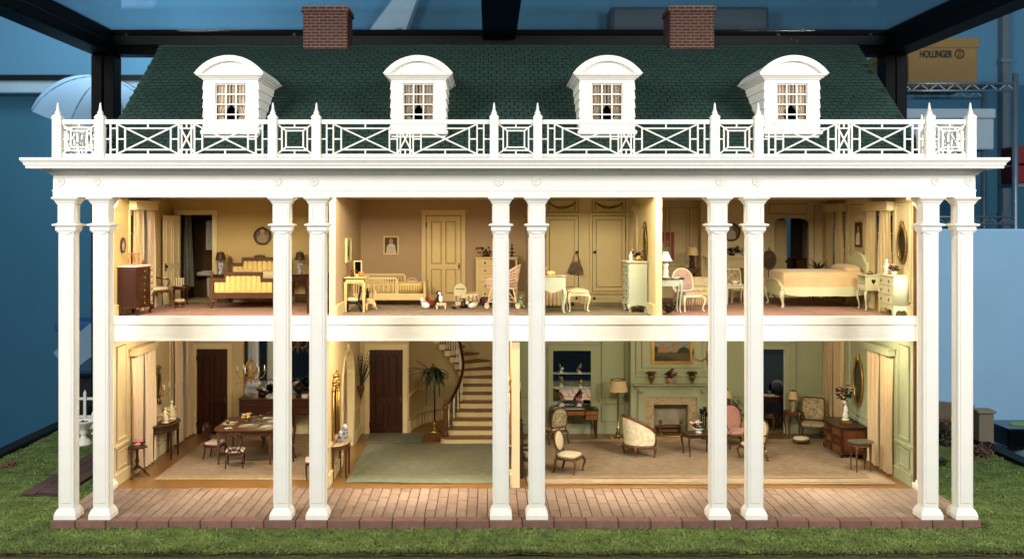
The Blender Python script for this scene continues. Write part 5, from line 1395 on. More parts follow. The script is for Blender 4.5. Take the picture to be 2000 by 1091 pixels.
MB().lathe([(.005,0),(.10,.36),(.11,.38)], (.11,0), 12).build('basket', M['walnut'], t)
for k in range(26):
    m = MB(); frond(m, (.11,rnd.uniform(-.05,.05),.34), (rnd.uniform(-.05,.55),rnd.uniform(-.5,.35),rnd.uniform(.7,1.3)), rnd.uniform(.5,1.0), rnd.uniform(.0,.5), 10, .03)
    m.build('frond', M['leaf'], t)
xf, yf = PX(849,7.35), 7.35
t = thing('fern_pedestal_block', 'low wooden block under the fern stand', 'plinth', (xf, yf, 0))
MB().cbox(-.16, .16, -.16, .16, 0, .20, .015).build('block', M['walnut'], t); MB().cbox(-.18, .18, -.18, .18, .202, .225, .01).build('top', M['oldgold'], t)
t = thing('fern_stand', 'tall brass and black stand carrying a trailing fern', 'plant stand', (xf, yf, .226))
MB().lathe([(.16,0),(.17,.02),(.10,.05),(.05,.08),(.08,.13),(.04,.19),(.06,.24),(.022,.28)], n=16).build('foot', M['brass'], t)
MB().lathe([(.022,.28),(.022,1.30),(.05,1.33),(.09,1.36)], n=10).build('pole', M['iron'], t)
t = thing('trailing_fern', 'dark green fern spilling from pot on tall stand', 'fern', (xf, yf, 1.587))
MB().lathe([(.10,0),(.15,.16),(.16,.18)], n=14).build('pot', M['iron'], t)
for k in range(80):
    a = rnd.uniform(0,2*PI); m = MB(); frond(m, (.08*math.cos(a),.08*math.sin(a),rnd.uniform(.05,.2)), (math.cos(a),math.sin(a)*.8,rnd.uniform(-.2,1.4)), rnd.uniform(.12,.34), rnd.uniform(1.5,4.5), 8, .05); m.build('frond', M['leaf'], t)
lf = MB()
for k in range(420):
    q = Vector((rnd.gauss(0,1),rnd.gauss(0,1),rnd.gauss(0,1))).normalized(); p = Vector((q.x*.19,q.y*.17,.16+q.z*.17))*rnd.uniform(.6,1.05); r2 = q.orthogonal().normalized(); s_ = rnd.uniform(.03,.06)
    lf.add([p-r2*s_, p+q*s_*.5, p+r2*s_, p-q*s_*.3], [(0,1,2,3)])
lf.build('leaves', M['leaf'], t)
for dx, L, dr in ((-.95,.80,.9),(-.45,.85,4.2),(-.12,1.15,6.5),(.6,.5,1.8),(.08,1.05,7),(-.6,.62,.2),(-.25,.8,5.5)):
    for q in range(3):
        m = MB(); frond(m, (dx*.1,-.05,.18+.03*q), (dx+rnd.uniform(-.14,.14),-.3+rnd.uniform(-.2,.2),.40+.1*q), L*rnd.uniform(.75,1), dr*rnd.uniform(.85,1.2), 16, .038); m.build('frond', M['leaf'], t)
# staircase (part of the house)
st = H
ST = hp(MB().box(-.60, .50, 6.98, 7.0, .0, .02), 'staircase', M['trim'])
tread_m = mat('stair_tread', (.46,.335,.205), .45, .15, 5, stretch=(2,8,1))
rise, go = .18, .30
lefts = (-1.28,-1.10,-.97,-.87,-.80,-.77,-.77)
for k in range(7):
    y0 = 6.82+go*k; xl = lefts[k]; z = rise*(k+1)
    if k == 0:
        pts = [(.50,y0),(.5,y0+1.0),(xl+.1,y0+.5)]+[(xl+.17+.17*math.cos(a)*1.0, y0+.22+.20*math.sin(a)) for a in [PI*.55+i*PI*.9/8 for i in range(9)]]
        pts = [(.50,y0+.02),(.5,y0+.62),(xl+.25,y0+.52)]+[(xl+.20+.20*math.cos(a), y0+.26+.25*math.sin(a)) for a in [R(110+i*16) for i in range(10)]]+[(xl+.32,y0+.005)]
        MB().prism(pts, 'xy', .0, z-.04).build('riser', M['trim'], ST)
        ce = (0, y0+.3); MB().prism([(p[0]*1.0-(.02 if p[0] < 0 else 0), p[1]-(.03 if p[1] < y0+.3 else 0)) for p in pts], 'xy', z-.038, z).build('tread', tread_m, ST)
    else:
        MB().box(xl, .502, y0, y0+go+.3, 0 if k < 6 else .2, z-.04).build('riser', M['trim'], ST)
        MB().box(xl-.05, .503, y0-.035, y0+go+.002, z-.038, z).build('tread', tread_m, ST)
ccx, ccy, ri = -1.30, 6.82+go*7, .53
def ap_r(a):      # reach from the winder centre to the stairwell wall
    d = Vector((math.cos(a), math.sin(a))); L = .5
    while L < 3.2:
        p = (ccx+d.x*L, ccy+d.y*L)
        if p[0] > .50 or (p[1] > BYL and ((p[0]+.85)/1.345)**2+((p[1]-BYL-.02)/2.08)**2 > 1): break
        L += .02
    return L
for k in range(9):
    a0, a1 = R(17*k), R(17*(k+1)+2); z = rise*(8+k)
    r0, r1 = ap_r(a0)-.01, ap_r(min(a1, R(168)))-.01
    P = lambda r, a: (ccx+r*math.cos(a), ccy+r*math.sin(a))
    pts = [P(ri,a0), P(r0,a0), P(r1,a1), P(ri,a1)]
    MB().prism(pts, 'xy', z-.20, z-.04).build('riser', M['trim'], ST)
    q0 = a0-.05
    MB().prism([P(ri-.05,q0), P(min(r0,ap_r(q0)-.01),q0), P(r1,a1), P(ri-.05,a1)], 'xy', z-.038, z).build('tread', tread_m, ST)
rail = [(-1.16,6.93,1.00),(-1.10,7.08,1.02)]
for k in range(1, 7): rail.append((lefts[k]+.05-.0, 6.82+go*k+.22, rise*(k+1)+.66))
for k in range(0, 10): rail.append((ccx+ri*math.cos(R(17*k)), ccy+ri*math.sin(R(17*k)), rise*(8+k)+.66))
rl = []
for i in range(len(rail)-1):
    for q in range(3): rl.append(tuple(rail[i][j]+(rail[i+1][j]-rail[i][j])*q/3 for j in range(3)))
for _ in range(3): rl = [rl[0]]+[tuple((rl[i-1][j]+2*rl[i][j]+rl[i+1][j])/4 for j in range(3)) for i in range(1,len(rl)-1)]+[rl[-1]]
MB().tube(rl, .042, 8).build('handrail', M['doorwood'], ST)
nx, ny = -1.14, 6.98
MB().lathe([(.075,.16),(.075,.26),(.05,.30),(.07,.36),(.075,.5),(.05,.78),(.06,.82),(.04,.85),(.075,.90),(.08,.96),(.05,1.0),(.06,1.04),(.035,1.08),(.045,1.12),(.012,1.18),(.0,1.2)], (nx,ny), 14).build('newel_post', M['walnut'], ST)
for k in range(1, 7):
    for q in (.05, .20):
        x = lefts[k]+.03; y = 6.82+go*k+q; zt = rise*(k+1)+.60-.06+q*.5
        MB().lathe([(.017,rise*(k+1)),(.020,rise*(k+1)+.06),(.013,rise*(k+1)+.12),(.018,rise*(k+1)+.3),(.013,zt)], (x,y), 7).build('baluster', M['white'], ST)
for k in range(0, 9):
    for q in (4, 12):
        a = R(17*k+q); z = rise*(8+k)
        MB().lathe([(.017,z),(.020,z+.06),(.013,z+.12),(.018,z+.3),(.013,z+.62)], (ccx+ri*math.cos(a), ccy+ri*math.sin(a)), 7).build('baluster', M['white'], ST)
# ---- parlour
rug('parlour_rug', 'large beige parlour rug with a faded floral border', .85, 9.02, 2.70, 7.35, 0, M['rug_beige'], .03, mat('rug_edge', (.56,.42,.30), .95, .1, 6), bands=((.10,.30,mat('rug_border', (.70,.60,.46), .95, .0, 4, .5, 50, c2=(.56,.53,.42))),(.46,.05,mat('rug_line', (.64,.50,.42), .95, .1, 6))))
# niche with mirror back and glass shelves
nx0, nx1, nz0, nz1 = PX(1080,BYL), PX(1154,BYL), PZ(797,BYL), PZ(684,BYL)
nch = hp(MB().box(nx0-.14, nx0, BYL-.05, BYL, nz0-.04, nz1+.0).box(nx1, nx1+.14, BYL-.05, BYL, nz0-.04, nz1).box(nx0-.14, nx1+.14, BYL-.05, BYL, nz1, nz1+.1), 'display_niche', G)
MB().box(nx0-.22, nx1+.22, BYL-.09, BYL, nz1+.102, nz1+.15).build('cornice', G, nch)
MB().box(nx0, nx1, BYL-.012, BYL-.002, nz0, nz1).build('mirror_back', M['mirror'], nch)
for pz in (729, 755): MB().box(nx0, nx1, BYL-.16, BYL-.014, PZ(pz,BYL-.1)-.008, PZ(pz,BYL-.1)+.004).build('glass_shelf', mat('shelf_glass', (.80,.87,.85), .1, .02, 3), nch)
zs = (PZ(729,BYL-.1)+.006, PZ(755,BYL-.1)+.006, nz0+.01)
mg, mc_, mt = mat('green_glaze', (.25,.55,.22), .15, .2, 8), mat('grey_glaze', (.55,.50,.42), .2, .25, 12), mat('brown_glaze', (.45,.27,.17), .25, .3, 12)
bird('green glazed bird on the upper glass shelf', (PX(1096,8.09), 8.09, zs[0]), .26, mg, M['china'], 20)
bird('grey glazed bird on the upper glass shelf', (PX(1132,8.09), 8.09, zs[0]), .27, mc_, mt, 200)
bird('brown and green bird on the middle glass shelf', (PX(1096,8.09), 8.09, zs[1]), .29, mt, mg, 10)
bird('small yellow bird on the middle glass shelf', (PX(1134,8.09), 8.09, zs[1]), .19, M['yellowfl'], mt, 170)
bird('mottled brown bird behind the desk mirror tray', (PX(1096,7.98), 7.98, .775), .42, mt, mc_, 15)
bird('tall red brown bird on the desk by drawers end', (PX(1131,7.98), 7.98, .775), .42, mt, M['flower'], 185)
# writing desk
xd = PX(1122, 7.75); t = thing('writing_desk', 'inlaid kneehole writing desk under the mirrored niche', 'desk', (xd, 7.78, 0))
DW = 1.22
MB().cbox(-DW/2-.03, DW/2+.03, -.29, .30, .745, .77, .01).build('top', M['darkwood'], t)
MB().cbox(-DW/2, DW/2, -.26, .28, .62, .743, .008).box(-DW/2, -DW/2+.34, -.26, .28, .49, .62).box(DW/2-.34, DW/2, -.26, .28, .49, .62).build('carcass', M['mahog'], t)
for xa, w, zs_ in ((-.44,.31,((.63,.735),(.505,.615))),(0,.50,((.63,.735),)),(.44,.31,((.63,.735),(.505,.615)))):
    for za, zb in zs_:
        o = MB().cbox(xa-w/2, xa+w/2, -.275, -.261, za, zb, .006).build('drawer', mat('satinwood_drawer', (.56,.36,.20), .3, .2, 8) if 'satinwood_drawer' not in bpy.data.materials else bpy.data.materials['satinwood_drawer'], t)
        MB().tube([(xa-.05,-.277,(za+zb)/2+.01),(xa,-.30,(za+zb)/2-.012),(xa+.05,-.277,(za+zb)/2+.01)], .007, 5).build('handle', M['brass'], o)
for sx in (-1,1):
    for sy in (-.22,.23): sqleg(sx*(DW/2-.04), sy, .489 , .036, .018).build('leg', M['mahog'], t)
t = thing('mirror_tray', 'mirrored silver tray on the writing desk top', 'tray', (PX(1118,7.66), 7.68, .772))
MB().cbox(-.30, .30, -.16, .16, 0, .012, .005).build('mirror_plate', M['mirror'], t); MB().frame(-.31,.31,-.17,.17,.02,0,1).move(Matrix(((1,0,0,0),(0,0,1,0),(0,.025,0,.012),(0,0,0,1)))).build('rim', M['silver'], t)
t = thing('desk_box', 'small dark box at the end of the writing desk', 'box', (PX(1153,7.65), 7.65, .772))
MB().cbox(-.09,.09,-.06,.06,0,.05,.008).build('box', M['darkwood'], t); MB().cbox(-.095,.095,-.065,.065,.052,.065,.005).build('lid', M['darkwood'], t)
chair('side_chair', 'needlework side chair pulled up to the writing desk', (PX(1082,7.0), 6.95, 0), 205, .62, .56, .40, .52, M['walnut'], M['tapestry'], 'cab', 'round', bw=.46)
chair('side_chair', 'small gilt side chair standing alone on the rug by column', (PX(1112,3.75), 3.78, 0), 62, .58, .54, .42, .46, M['walnut'], M['cream_fab'], 'cab', 'oval', bw=.46, gap=.08)
# dark carved chair by the partition
t = thing('hall_throne', 'dark carved high back chair with striped cushion by partition', 'chair', (.98, 3.55, 0), 90)
for sx in (-1,1):
    MB().box(sx*.24-.03, sx*.24+.03, .2, .26, 0, 1.25).build('back_post', M['darkwood'], t); MB().box(sx*.24-.03, sx*.24+.03, -.26, -.2, 0, .62).build('leg', M['darkwood'], t)
    MB().cbox(sx*.24-.04, sx*.24+.04, -.28, .2, .62, .67, .01).build('arm', M['darkwood'], t)
MB().box(-.24,.24,.21,.25,.5,1.2).build('back_panel', M['darkwood'], t); MB().box(-.27,.27,-.26,.2,.38,.44).build('seat', M['darkwood'], t)
MB().pillow((0,-.02,.48),(.46,.42,.10),.4,14,6).build('cushion', M['tapestry'], t)
t = thing('altar_candlestick', 'tall gilt candlestick against the green wall by partition', 'candlestick', (PX(1016,7.6), 7.6, 0))
MB().lathe([(.14,0),(.15,.03),(.05,.08),(.03,.2),(.05,.5),(.03,.8),(.025,1.2),(.06,1.24),(.02,1.27)], n=14).build('stick', M['gold'], t); MB().lathe([(.022,1.27),(.02,1.5)], n=8).build('candle', M['china'], t)
# floor lamp
x, y = PX(1207,7.5), 7.5; t = thing('floor_lamp', 'gilt floor lamp with cream drum shade by settee', 'lamp', (x, y, 0))
MB().lathe([(.20,.0),(.22,.02),(.13,.05),(.06,.08),(.05,.11),(.075,.16),(.03,.21),(.055,.27),(.03,.30),(.026,.7),(.024,1.18),(.05,1.2),(.055,1.25),(.02,1.28),(.015,1.40)], n=16).build('stand', M['brass'], t)
m = MB()
for k in range(10): m.ball((.20*math.cos(2*PI*k/10), .20*math.sin(2*PI*k/10), .025), .04, 6)
m.build('foot_leaf', M['gold'], t)
m = MB().lathe([(.27,1.28),(.20,1.58)], n=28, cap=False).lathe([(.196,1.579),(.266,1.281)], n=28, cap=False); m.build('lamp_shade', M['lampshade'], t)
MB().tube([(.20*math.cos(2*PI*i/24),.20*math.sin(2*PI*i/24),1.58) for i in range(24)], .012, 5, closed=True).build('shade_trim', M['darkwood'], t)
# barrel settee
t = thing('tub_settee', 'curved cream brocade settee with walnut frame, back turned', 'settee', (PX(1247,5.5), 5.5, 0), 112)
SWd, SDp = .46, .50
def ub(u, r=1.0): a = PI*(u)*1.16-PI*.08; return Vector((SWd*r*math.cos(a), SDp*r*math.sin(a)-.10, 0))
def topz(u): return .64+.38*math.sin(PI*u)**.8
def outer(u, v): p = ub(u, .90+.10*v); return (p.x, p.y, .30+(topz(u)-.30)*v)
def inner(u, v): p = ub(u, .82+.08*v); return (p.x, p.y, .36+(topz(u)-.36)*v)
MB().grid(outer, 30, 6).grid(lambda u,v: inner(1-u,v), 30, 6).build('upholstered_back', M['brocade'], t)
MB().tube([tuple(ub(i/30,.96)+Vector((0,0,topz(i/30)))) for i in range(31)], .042, 7).build('top_rail', M['walnut'], t)
MB().tube([tuple(ub(i/30,.93)+Vector((0,0,.29))) for i in range(31)], .04, 7).tube([tuple(ub(0,.93)+Vector((0,0,.29))), (0,-.30,.27), tuple(ub(1,.93)+Vector((0,0,.29)))], .04, 7).build('seat_frame', M['walnut'], t)
MB().pillow((0,-.06,.39),(.66,.60,.18),.7,18,6).build('seat', M['brocade'], t)
for u in (0, .30, .70, 1): p = ub(u,.93); d = p.normalized() if p.length else p; cab(p.x, p.y, .28, d.x*.5, d.y*.5, .042, .022).build('leg', M['walnut'], t)
for u in (0,1): p = ub(u,.93); MB().tube([(p.x,p.y,.29),(p.x*1.02,p.y-.04,.45),(p.x,p.y,.60)], [.035,.03,.036], 7).build('arm_post', M['walnut'], t)
# fireplace (part of the house)
bx0, bx1, by = PX(1232,7.72), PX(1394,7.72), 7.72
cb = hp(MB().box(bx0, bx1, by, BYL, 1.45, 3.43).box(bx0, PX(1275,by)-.0, by, BYL, 0, 1.45).box(PX(1346,by), bx1, by, BYL, 0, 1.45).box(PX(1275,by), PX(1346,by), by, BYL, PZ(788,by), 1.45), 'chimney_breast', G)
fx0, fx1, fz = PX(1276,by), PX(1345,by), PZ(789,by)
fp = hp(MB().box(fx0-.21, fx0, by-.04, by-.002, 0, fz+.20).box(fx1, fx1+.21, by-.04, by-.002, 0, fz+.20).box(fx0, fx1, by-.04, by-.002, fz, fz+.20), 'fireplace', M['marble'])
MB().box(fx0, fx1, by+.36, by+.39, 0, fz).box(fx0-.001, fx0+.02, by, by+.36, 0, fz).box(fx1-.02, fx1+.001, by, by+.36, 0, fz).build('firebox', mat('sooty_stone', (.64,.60,.52), .9, .15, 6), fp)
MB().cbox(fx0-.28, fx1+.28, by-.42, by-.05, 0, .035, .01).build('hearth', M['marble'], fp)
sx0, sx1, sz = fx0-.42, fx1+.42, PZ(748,by)
MB().box(sx0, fx0-.212, by-.07, by-.002, 0, sz-.14).box(fx1+.212, sx1, by-.07, by-.002, 0, sz-.14).box(fx0-.212, fx1+.212, by-.07, by-.002, fz+.202, sz-.14).build('surround', G, fp)
MB().frame(fx0-.24, fx1+.24, -.05, fz+.235, .03, by-.085, by-.071).build('panel_moulding', G, fp)
for xx in (sx0+.06, sx1-.06): MB().prism([(by-.072,sz-.5),(by-.072,sz-.141),(by-.20,sz-.141),(by-.19,sz-.2),(by-.12,sz-.26)], 'yz', xx-.045, xx+.045).build('bracket', G, fp)
mm_ = MB().box(sx0-.06, sx1+.06, by-.12, by-.002, sz-.14, sz-.10).box(sx0-.10, sx1+.10, by-.17, by-.002, sz-.045, sz-.03).box(sx0-.14, sx1+.14, by-.23, by-.002, sz-.03, sz)
mm_.build('mantel_shelf', G, fp)
for i in range(44): 
    xx = sx0-.04+(sx1-sx0+.08)*(i+.5)/44; MB().box(xx-.013, xx+.013, by-.15, by-.002, sz-.098, sz-.047).build('dentil', G, fp)
for (a, b, c, d) in ((bx0+.10,bx0+.42,.0,0),):
    pass
panel_xz(bx0+.14, bx1-.14, sz+.18, 3.2, by, G); panel_xz(bx0+.30, bx1-.30, sz+.42, 3.1, by, G)
for xx in (bx0+.27, bx1-.27): hp(MB().ring((xx,sz+.30), .045, .045, .012, .012, by-.01, 16), 'roundel', G)
# andirons and logs
for sx in (-.28,.28):
    t = thing('andiron', 'brass ball andiron at the '+('floor lamp' if sx < 0 else 'pink armchair')+' side of the hearth', 'andiron', ((fx0+fx1)/2+sx, by+.0, .036))
    MB().lathe([(.05,0),(.02,.05),(.03,.15),(.02,.25),(.03,.29),(.015,.32)], n=12).build('stem', M['brass'], t); MB().ball((0,0,.375), .06, 12).build('ball', M['oldgold'], t)
    MB().tube([(0,.02,.06),(0,.32,.06),(0,.32,0)], .014, 5).build('log_bar', M['iron'], t)
xm = (fx0+fx1)/2
for k, (dz, dy, rz_, r_) in enumerate(((.13,.14,4,.055),(.13,.28,-5,.05),(.24,.2,9,.055))):
    t = thing('fire_log', ('thick birch log low at the hearth front','thin log lying at the hearth back','split log resting on top of the fire')[k], 'log', (xm, by+dy, dz), rz_)
    MB().tube([(-.33,0,0),(-.1,.01,.008),(.12,-.005,0),(.33,0,.004)], r_, 8).build('bark', M['walnut'] if k != 1 else M['darkwood'], t)
    for s_ in (-1,1): MB().lathe([(r_*.85,0),(.0,.004)], n=8).move(Matrix.Translation((s_*.331,0,0)) @ Matrix.Rotation(R(90*s_),4,'Y')).build('cut_end', M['tapestry'], t)
t = thing('fire_fender', 'low pierced brass fender before the fire logs', 'fender', (xm, by-.16, .036))
m = MB().tube([(-.44,.10,.02),(-.40,0,.02),(.40,0,.02),(.44,.10,.02)], .018, 6)
for i in range(22): 
    x = -.40+.8*i/21; m.tube([(x,0,.02),(x+.02,-.005,.06),(x-.01,0,.10)], .009, 4)
m.build('rail', M['gold'], t)
# mantel objects and painting
for px, lb in ((1272,'urn of dark leaves on the mantel by the floor lamp'),(1352,'urn of dark leaves on the mantel by the chandelier')):
    t = thing('mantel_urn', 'bronze '+lb, 'urn', (PX(px,by-.12), by-.12, sz+.001))
    MB().lathe([(.05,0),(.055,.015),(.025,.05),(.05,.09),(.085,.18),(.09,.24),(.08,.24),(.03,.1)], n=14).build('body', M['oldgold'], t)
    m = MB()
    for k in range(12):
        a = 2*PI*k/12; m.tube([(.04*math.cos(a),.03*math.sin(a),.22),(.12*math.cos(a),.06*math.sin(a),.33),(.15*math.cos(a),.08*math.sin(a),.28)], [.012,.02,.006], 5)
    m.build('leaf', M['oldgold'], t)
flowers('mantel_bouquet', 'brown dried bouquet in a pot in the middle of the mantel', (PX(1310,by-.12), by-.12, sz+.001), M['pinkfab'], [(.08,0),(.10,.13),(.105,.15)], 12, .17, [M['dryflower'], M['darkwood'], M['flower']], h0=.18, size=.05, leafn=30, up=1.1)
px0, px1 = PX(1272,by), PX(1353,by); pzb = PZ(710,by)
pw_, ph_ = px1-px0, .86
sky_, lnd, bld, tre = pm_('painted_sky',(.55,.53,.46)), pm_('painted_meadow',(.33,.29,.16)), pm_('painted_masonry',(.62,.47,.33)), pm_('painted_trees',(.20,.20,.12))
picture('landscape_painting', 'gilt framed landscape painting over the parlour fireplace', ((px0+px1)/2, by-.001, pzb+ph_/2), pw_, ph_, M['gold'], [sky_,
    ([(-.5,-.36),(.5,-.36),(.5,-.12),(-.5,-.08)], lnd), ([(-.42,-.12),(-.42,.03),(-.30,.05),(-.10,.03),(-.10,-.12)], bld), ([(.0,-.12),(.0,.14),(.09,.14),(.09,-.12)], bld), ([(.12,-.14),(.2,.0),(.32,.04),(.45,-.02),(.49,-.14)], tre), (ell(-.45,-.05,.07,.1), tre), ([(-.5,-.36),(.1,-.36),(-.1,-.22),(-.5,-.2)], tre)], fw=.075)
# coffee table and flowers
xc, yc = PX(1364,5.55), 5.55; t = thing('coffee_table', 'low dark coffee table with cabriole legs before fireplace', 'table', (xc, yc, 0), 12)
MB().cbox(-.37,.37,-.26,.26,.545,.57,.02).build('top', M['darkwood'], t); MB().box(-.32,.32,-.21,.21,.47,.543).build('apron', M['mahog'], t); legs4(t, M['mahog'], .62, .40, .545, 'cab', .03, .016)
flowers('flower_bowl', 'white footed bowl of mixed spring flowers on coffee table', (xc, yc, .571), M['china'], [(.08,0),(.085,.015),(.05,.04),(.11,.08),(.15,.11),(.145,.12),(.07,.09)], 14, .17, [M['flower'], M['bluechina'], M['yellowfl'], M['china']], h0=.12, size=.045, leafn=50, up=1.0)
t = thing('fire_tool_stand', 'dark wrought iron fire tools beside the hearth', 'fire tools', (PX(1374,7.35), 7.35, 0))
MB().lathe([(.10,0),(.10,.03),(.015,.05),(.012,.85),(.03,.88)], n=10).build('stand', M['iron'], t)
for k in range(4):
    a = 2*PI*k/4+.4; MB().tube([(.08*math.cos(a),.08*math.sin(a),.06),(.08*math.cos(a),.08*math.sin(a),.80)], .012, 5).pillow((.08*math.cos(a),.08*math.sin(a),.68+.05*k),(.09,.03,.14),.6,8,5).build('tool', M['iron'], t)
# armchairs
t = chair('pink_armchair', 'pink upholstered armchair partly hidden between two columns', (PX(1437,6.45), 6.45, 0), 14, .70, .66, .42, .62, M['walnut'], M['pinkfab'], 'cab', 'round', arms=False, bw=.66, gap=.0)
for s_ in (-1,1):
    MB().pillow((s_*.33,-.02,.50),(.10,.56,.26),.45,12,8).build('side_panel', M['pinkfab'], t)
    MB().tube([(s_*.33,.25,.80),(s_*.36,.08,.64),(s_*.36,-.22,.62),(s_*.34,-.28,.55),(s_*.33,-.25,.36)], .025, 7).build('arm', M['walnut'], t)
chair('side_chair', 'cream chair with gilt cabriole legs hidden behind column', (PX(1470,4.95), 4.95, 0), -78, .56, .52, .40, .52, M['oldgold'], M['cream_fab'], 'cab', 'round', arms=True)
t = chair('tapestry_armchair', 'square back needlework armchair beside the lamp table', (PX(1588,7.25), 7.25, 0), -18, .66, .60, .44, .58, M['walnut'], M['tapestry'], 'turn', 'sq', arms=True, bw=.58, gap=.07)
t = thing('footstool', 'small oval cream topped footstool in front of needlework armchair', 'footstool', (PX(1565,6.75), 6.75, 0))
MB().lathe([(.95,.09),(1,.10),(1,.14),(.95,.15)], n=22, sx=.22, sy=.17).build('frame', M['walnut'], t); MB().pillow((0,0,.17),(.42,.32,.11),1,18,8,.8).build('cushion', M['cream_fab'], t); legs4(t, M['walnut'], .28, .2, .10, 'turn', .03, .02)
table_round('lamp_table', 'round walnut side table beside the study doorway', (PX(1551,7.75), 7.75, 0), .30, .26, .70, M['walnut'], M['walnut'], 'cab', 4, apron=.07)
lamp('table_lamp', 'small lamp with cream shade on the round side table', (PX(1549,7.75), 7.75, .702), .54, M['tapestry'], M['lampshade'], .15, .085, .22, 'urn', M['oldgold'])
t = thing('side_dish', 'small pale dish on edge of the round side table', 'dish', (PX(1567,7.72), 7.72, .702)); MB().lathe([(.04,0),(.07,.02),(.075,.035),(.05,.02)], n=14).build('dish', M['tapestry'], t)
table_round('lamp_stand', 'small dark table behind the pink armchair', (PX(1428,7.75), 7.75, 0), .28, .22, .74, M['darkwood'], M['darkwood'], 'cab', 4)
lamp('table_lamp', 'dim little lamp with cream shade behind the pink armchair', (PX(1421,7.75), 7.75, .742), .52, M['darkwood'], M['lampshade'], .13, .08, .2)
flowers('greenery_vase', 'vase of thin green stems behind the pink armchair', (PX(1438,7.72), 7.72, .742), M['darkwood'], [(.04,0),(.05,.1),(.03,.13)], 3, .12, [M['china']], h0=.15, size=.025, leafn=30, up=1.2)
# commode on the end wall
mat('inlaid_front', (.38,.22,.12), .3, .25, 8)
t = thing('inlaid_commode', 'dark inlaid bombe commode with three rows of drawers', 'commode', (RXW-.36, 5.72, 0), -90)
CW = 1.30
def bow(u): return -.30-.10*math.cos(PI*(u-.5))
top = [(-CW/2-.03,.32),(CW/2+.03,.32)]+[((.5-i/12)*(CW+.06), bow(i/12)-.03) for i in range(13)]
MB().prism(top, 'xy', .765, .80).build('top', M['darkwood'], t)
body = [(-CW/2,.31),(CW/2,.31)]+[((.5-i/12)*CW, bow(i/12)) for i in range(13)]
MB().prism(body, 'xy', .13, .763).build('carcass', M['mahog'], t)
for r_ in range(3):
    for c_ in range(3):
        u0, u1 = (c_+.06)/3, (c_+.94)/3; z0 = .15+.205*r_
        pts = [((.5-(u0+(u1-u0)*i/6))*CW, bow(u0+(u1-u0)*i/6)-.003) for i in range(7)]; pts2 = [(p[0], p[1]-.016) for p in reversed(pts)]
        o = MB().prism(pts+pts2, 'xy', z0, z0+.185).build('drawer', bpy.data.materials['inlaid_front'] if (r_+c_) % 2 == 0 else M['mahog'], t)
        um = (u0+u1)/2; MB().tube([((.5-um)*CW-.05, bow(um)-.02, z0+.10),((.5-um)*CW, bow(um)-.05, z0+.08),((.5-um)*CW+.05, bow(um)-.02, z0+.10)], .009, 5).build('handle', M['gold'], o)
MB().box(CW/2, CW/2+.006, -.24, .26, .22, .70).build('end_panel', bpy.data.materials['inlaid_front'], t)
for sx in (-1,1):
    cab(sx*(CW/2-.05), -.28, .14, sx*.6, -.6, .045, .022).build('leg', M['darkwood'], t); sqleg(sx*(CW/2-.05), .26, .13, .04, .03).build('leg', M['darkwood'], t)
t = figurine('white china figure vase standing on a gilt base on the commode', (RXW-.42, 5.50, .895), .44, M['china'], 90, 'vase', name='figure_vase')
t2 = thing('gilt_stand', 'small gilt block under the white figure vase', 'stand', (RXW-.42, 5.50, .801)); MB().cbox(-.11,.11,-.11,.11,0,.075,.01).build('block', M['gold'], t2); MB().cbox(-.09,.09,-.09,.09,.077,.093,.008).build('step', M['gold'], t2)
flowers('dried_bouquet', 'dusty brown dried bouquet above the white figure vase', (RXW-.44, 5.50, 1.30), M['china'], [(.05,0),(.06,.05),(.05,.09)], 22, .21, [M['dryflower'], M['darkwood'], M['pinkfab']], h0=.12, size=.05, leafn=60, up=1.5)
mirror_oval('tall oval mirror in carved gilt frame above the commode', (RXW-.004, 5.70, 1.80), .60, 1.10, -90, M['oldmirror'], M['gold'])
t = thing('marble_stool', 'oval stool table with grey marble top and four turned legs', 'table', (PX(1681,3.85), 3.85, 0), 8)
MB().prism([(math.copysign(abs(math.cos(a))**.7, math.cos(a))*.285, math.copysign(abs(math.sin(a))**.7, math.sin(a))*.22) for a in [2*PI*i/28 for i in range(28)]], 'xy', .70, .73).build('top', mat('grey_marble', (.36,.36,.31), .35, .25, 12), t)
MB().lathe([(1,.62),(1,.698)], n=24, sx=.255, sy=.195, sm=False).build('apron', M['walnut'], t)
MB().tube([(.262*math.cos(2*PI*i/28),.202*math.sin(2*PI*i/28),.63) for i in range(28)], .012, 5, closed=True).build('gilt_band', M['oldgold'], t)
legs4(t, M['walnut'], .34, .27, .625, 'turn', .032, .018)
# study beyond the doorway
t = thing('study_desk', 'dark study table seen through the parlour doorway', 'table', (PX(1512,9.1), 9.2, 0))
MB().cbox(-.50,.50,-.5,.5,.86,.92,.02).build('top', M['mahog'], t); MB().box(-.44,.44,-.44,.44,.74,.858).build('apron', M['darkwood'], t); legs4(t, M['darkwood'], .78, .8, .74, 'turn', .06, .04)
t = thing('study_papers', 'pale papers and dark books lying on the study table', 'papers', (PX(1512,9.0), 9.05, .921))
MB().cbox(-.36,.05,-.34,.0,0,.02,.006).build('paper', M['palepink'], t); MB().cbox(-.02,.42,-.30,.2,0,.14,.01).build('book', M['iron'], t); MB().cbox(.08,.44,-.44,-.32,0,.04,.008).build('book', mat('red_binding', (.40,.12,.10), .6, .1, 5), t)
t = thing('glass_dome', 'clear glass dome on the study table', 'dome', (PX(1520,9.35), 9.45, .921)); MB().lathe([(.24,0),(.24,.16),(.20,.28),(.1,.35),(.0,.37)], n=20).build('dome', M['pane'], t); MB().lathe([(.27,0),(.27,.02)], n=20).build('base', M['china'], t)
rug('study_rug', 'small patterned rug on the study floor', 7.0, 8.2, 8.3, 9.4, 0, mat('study_rug_wool', (.40,.32,.27), .95, .0, 8, .5, 50, c2=(.62,.54,.45)), .02)
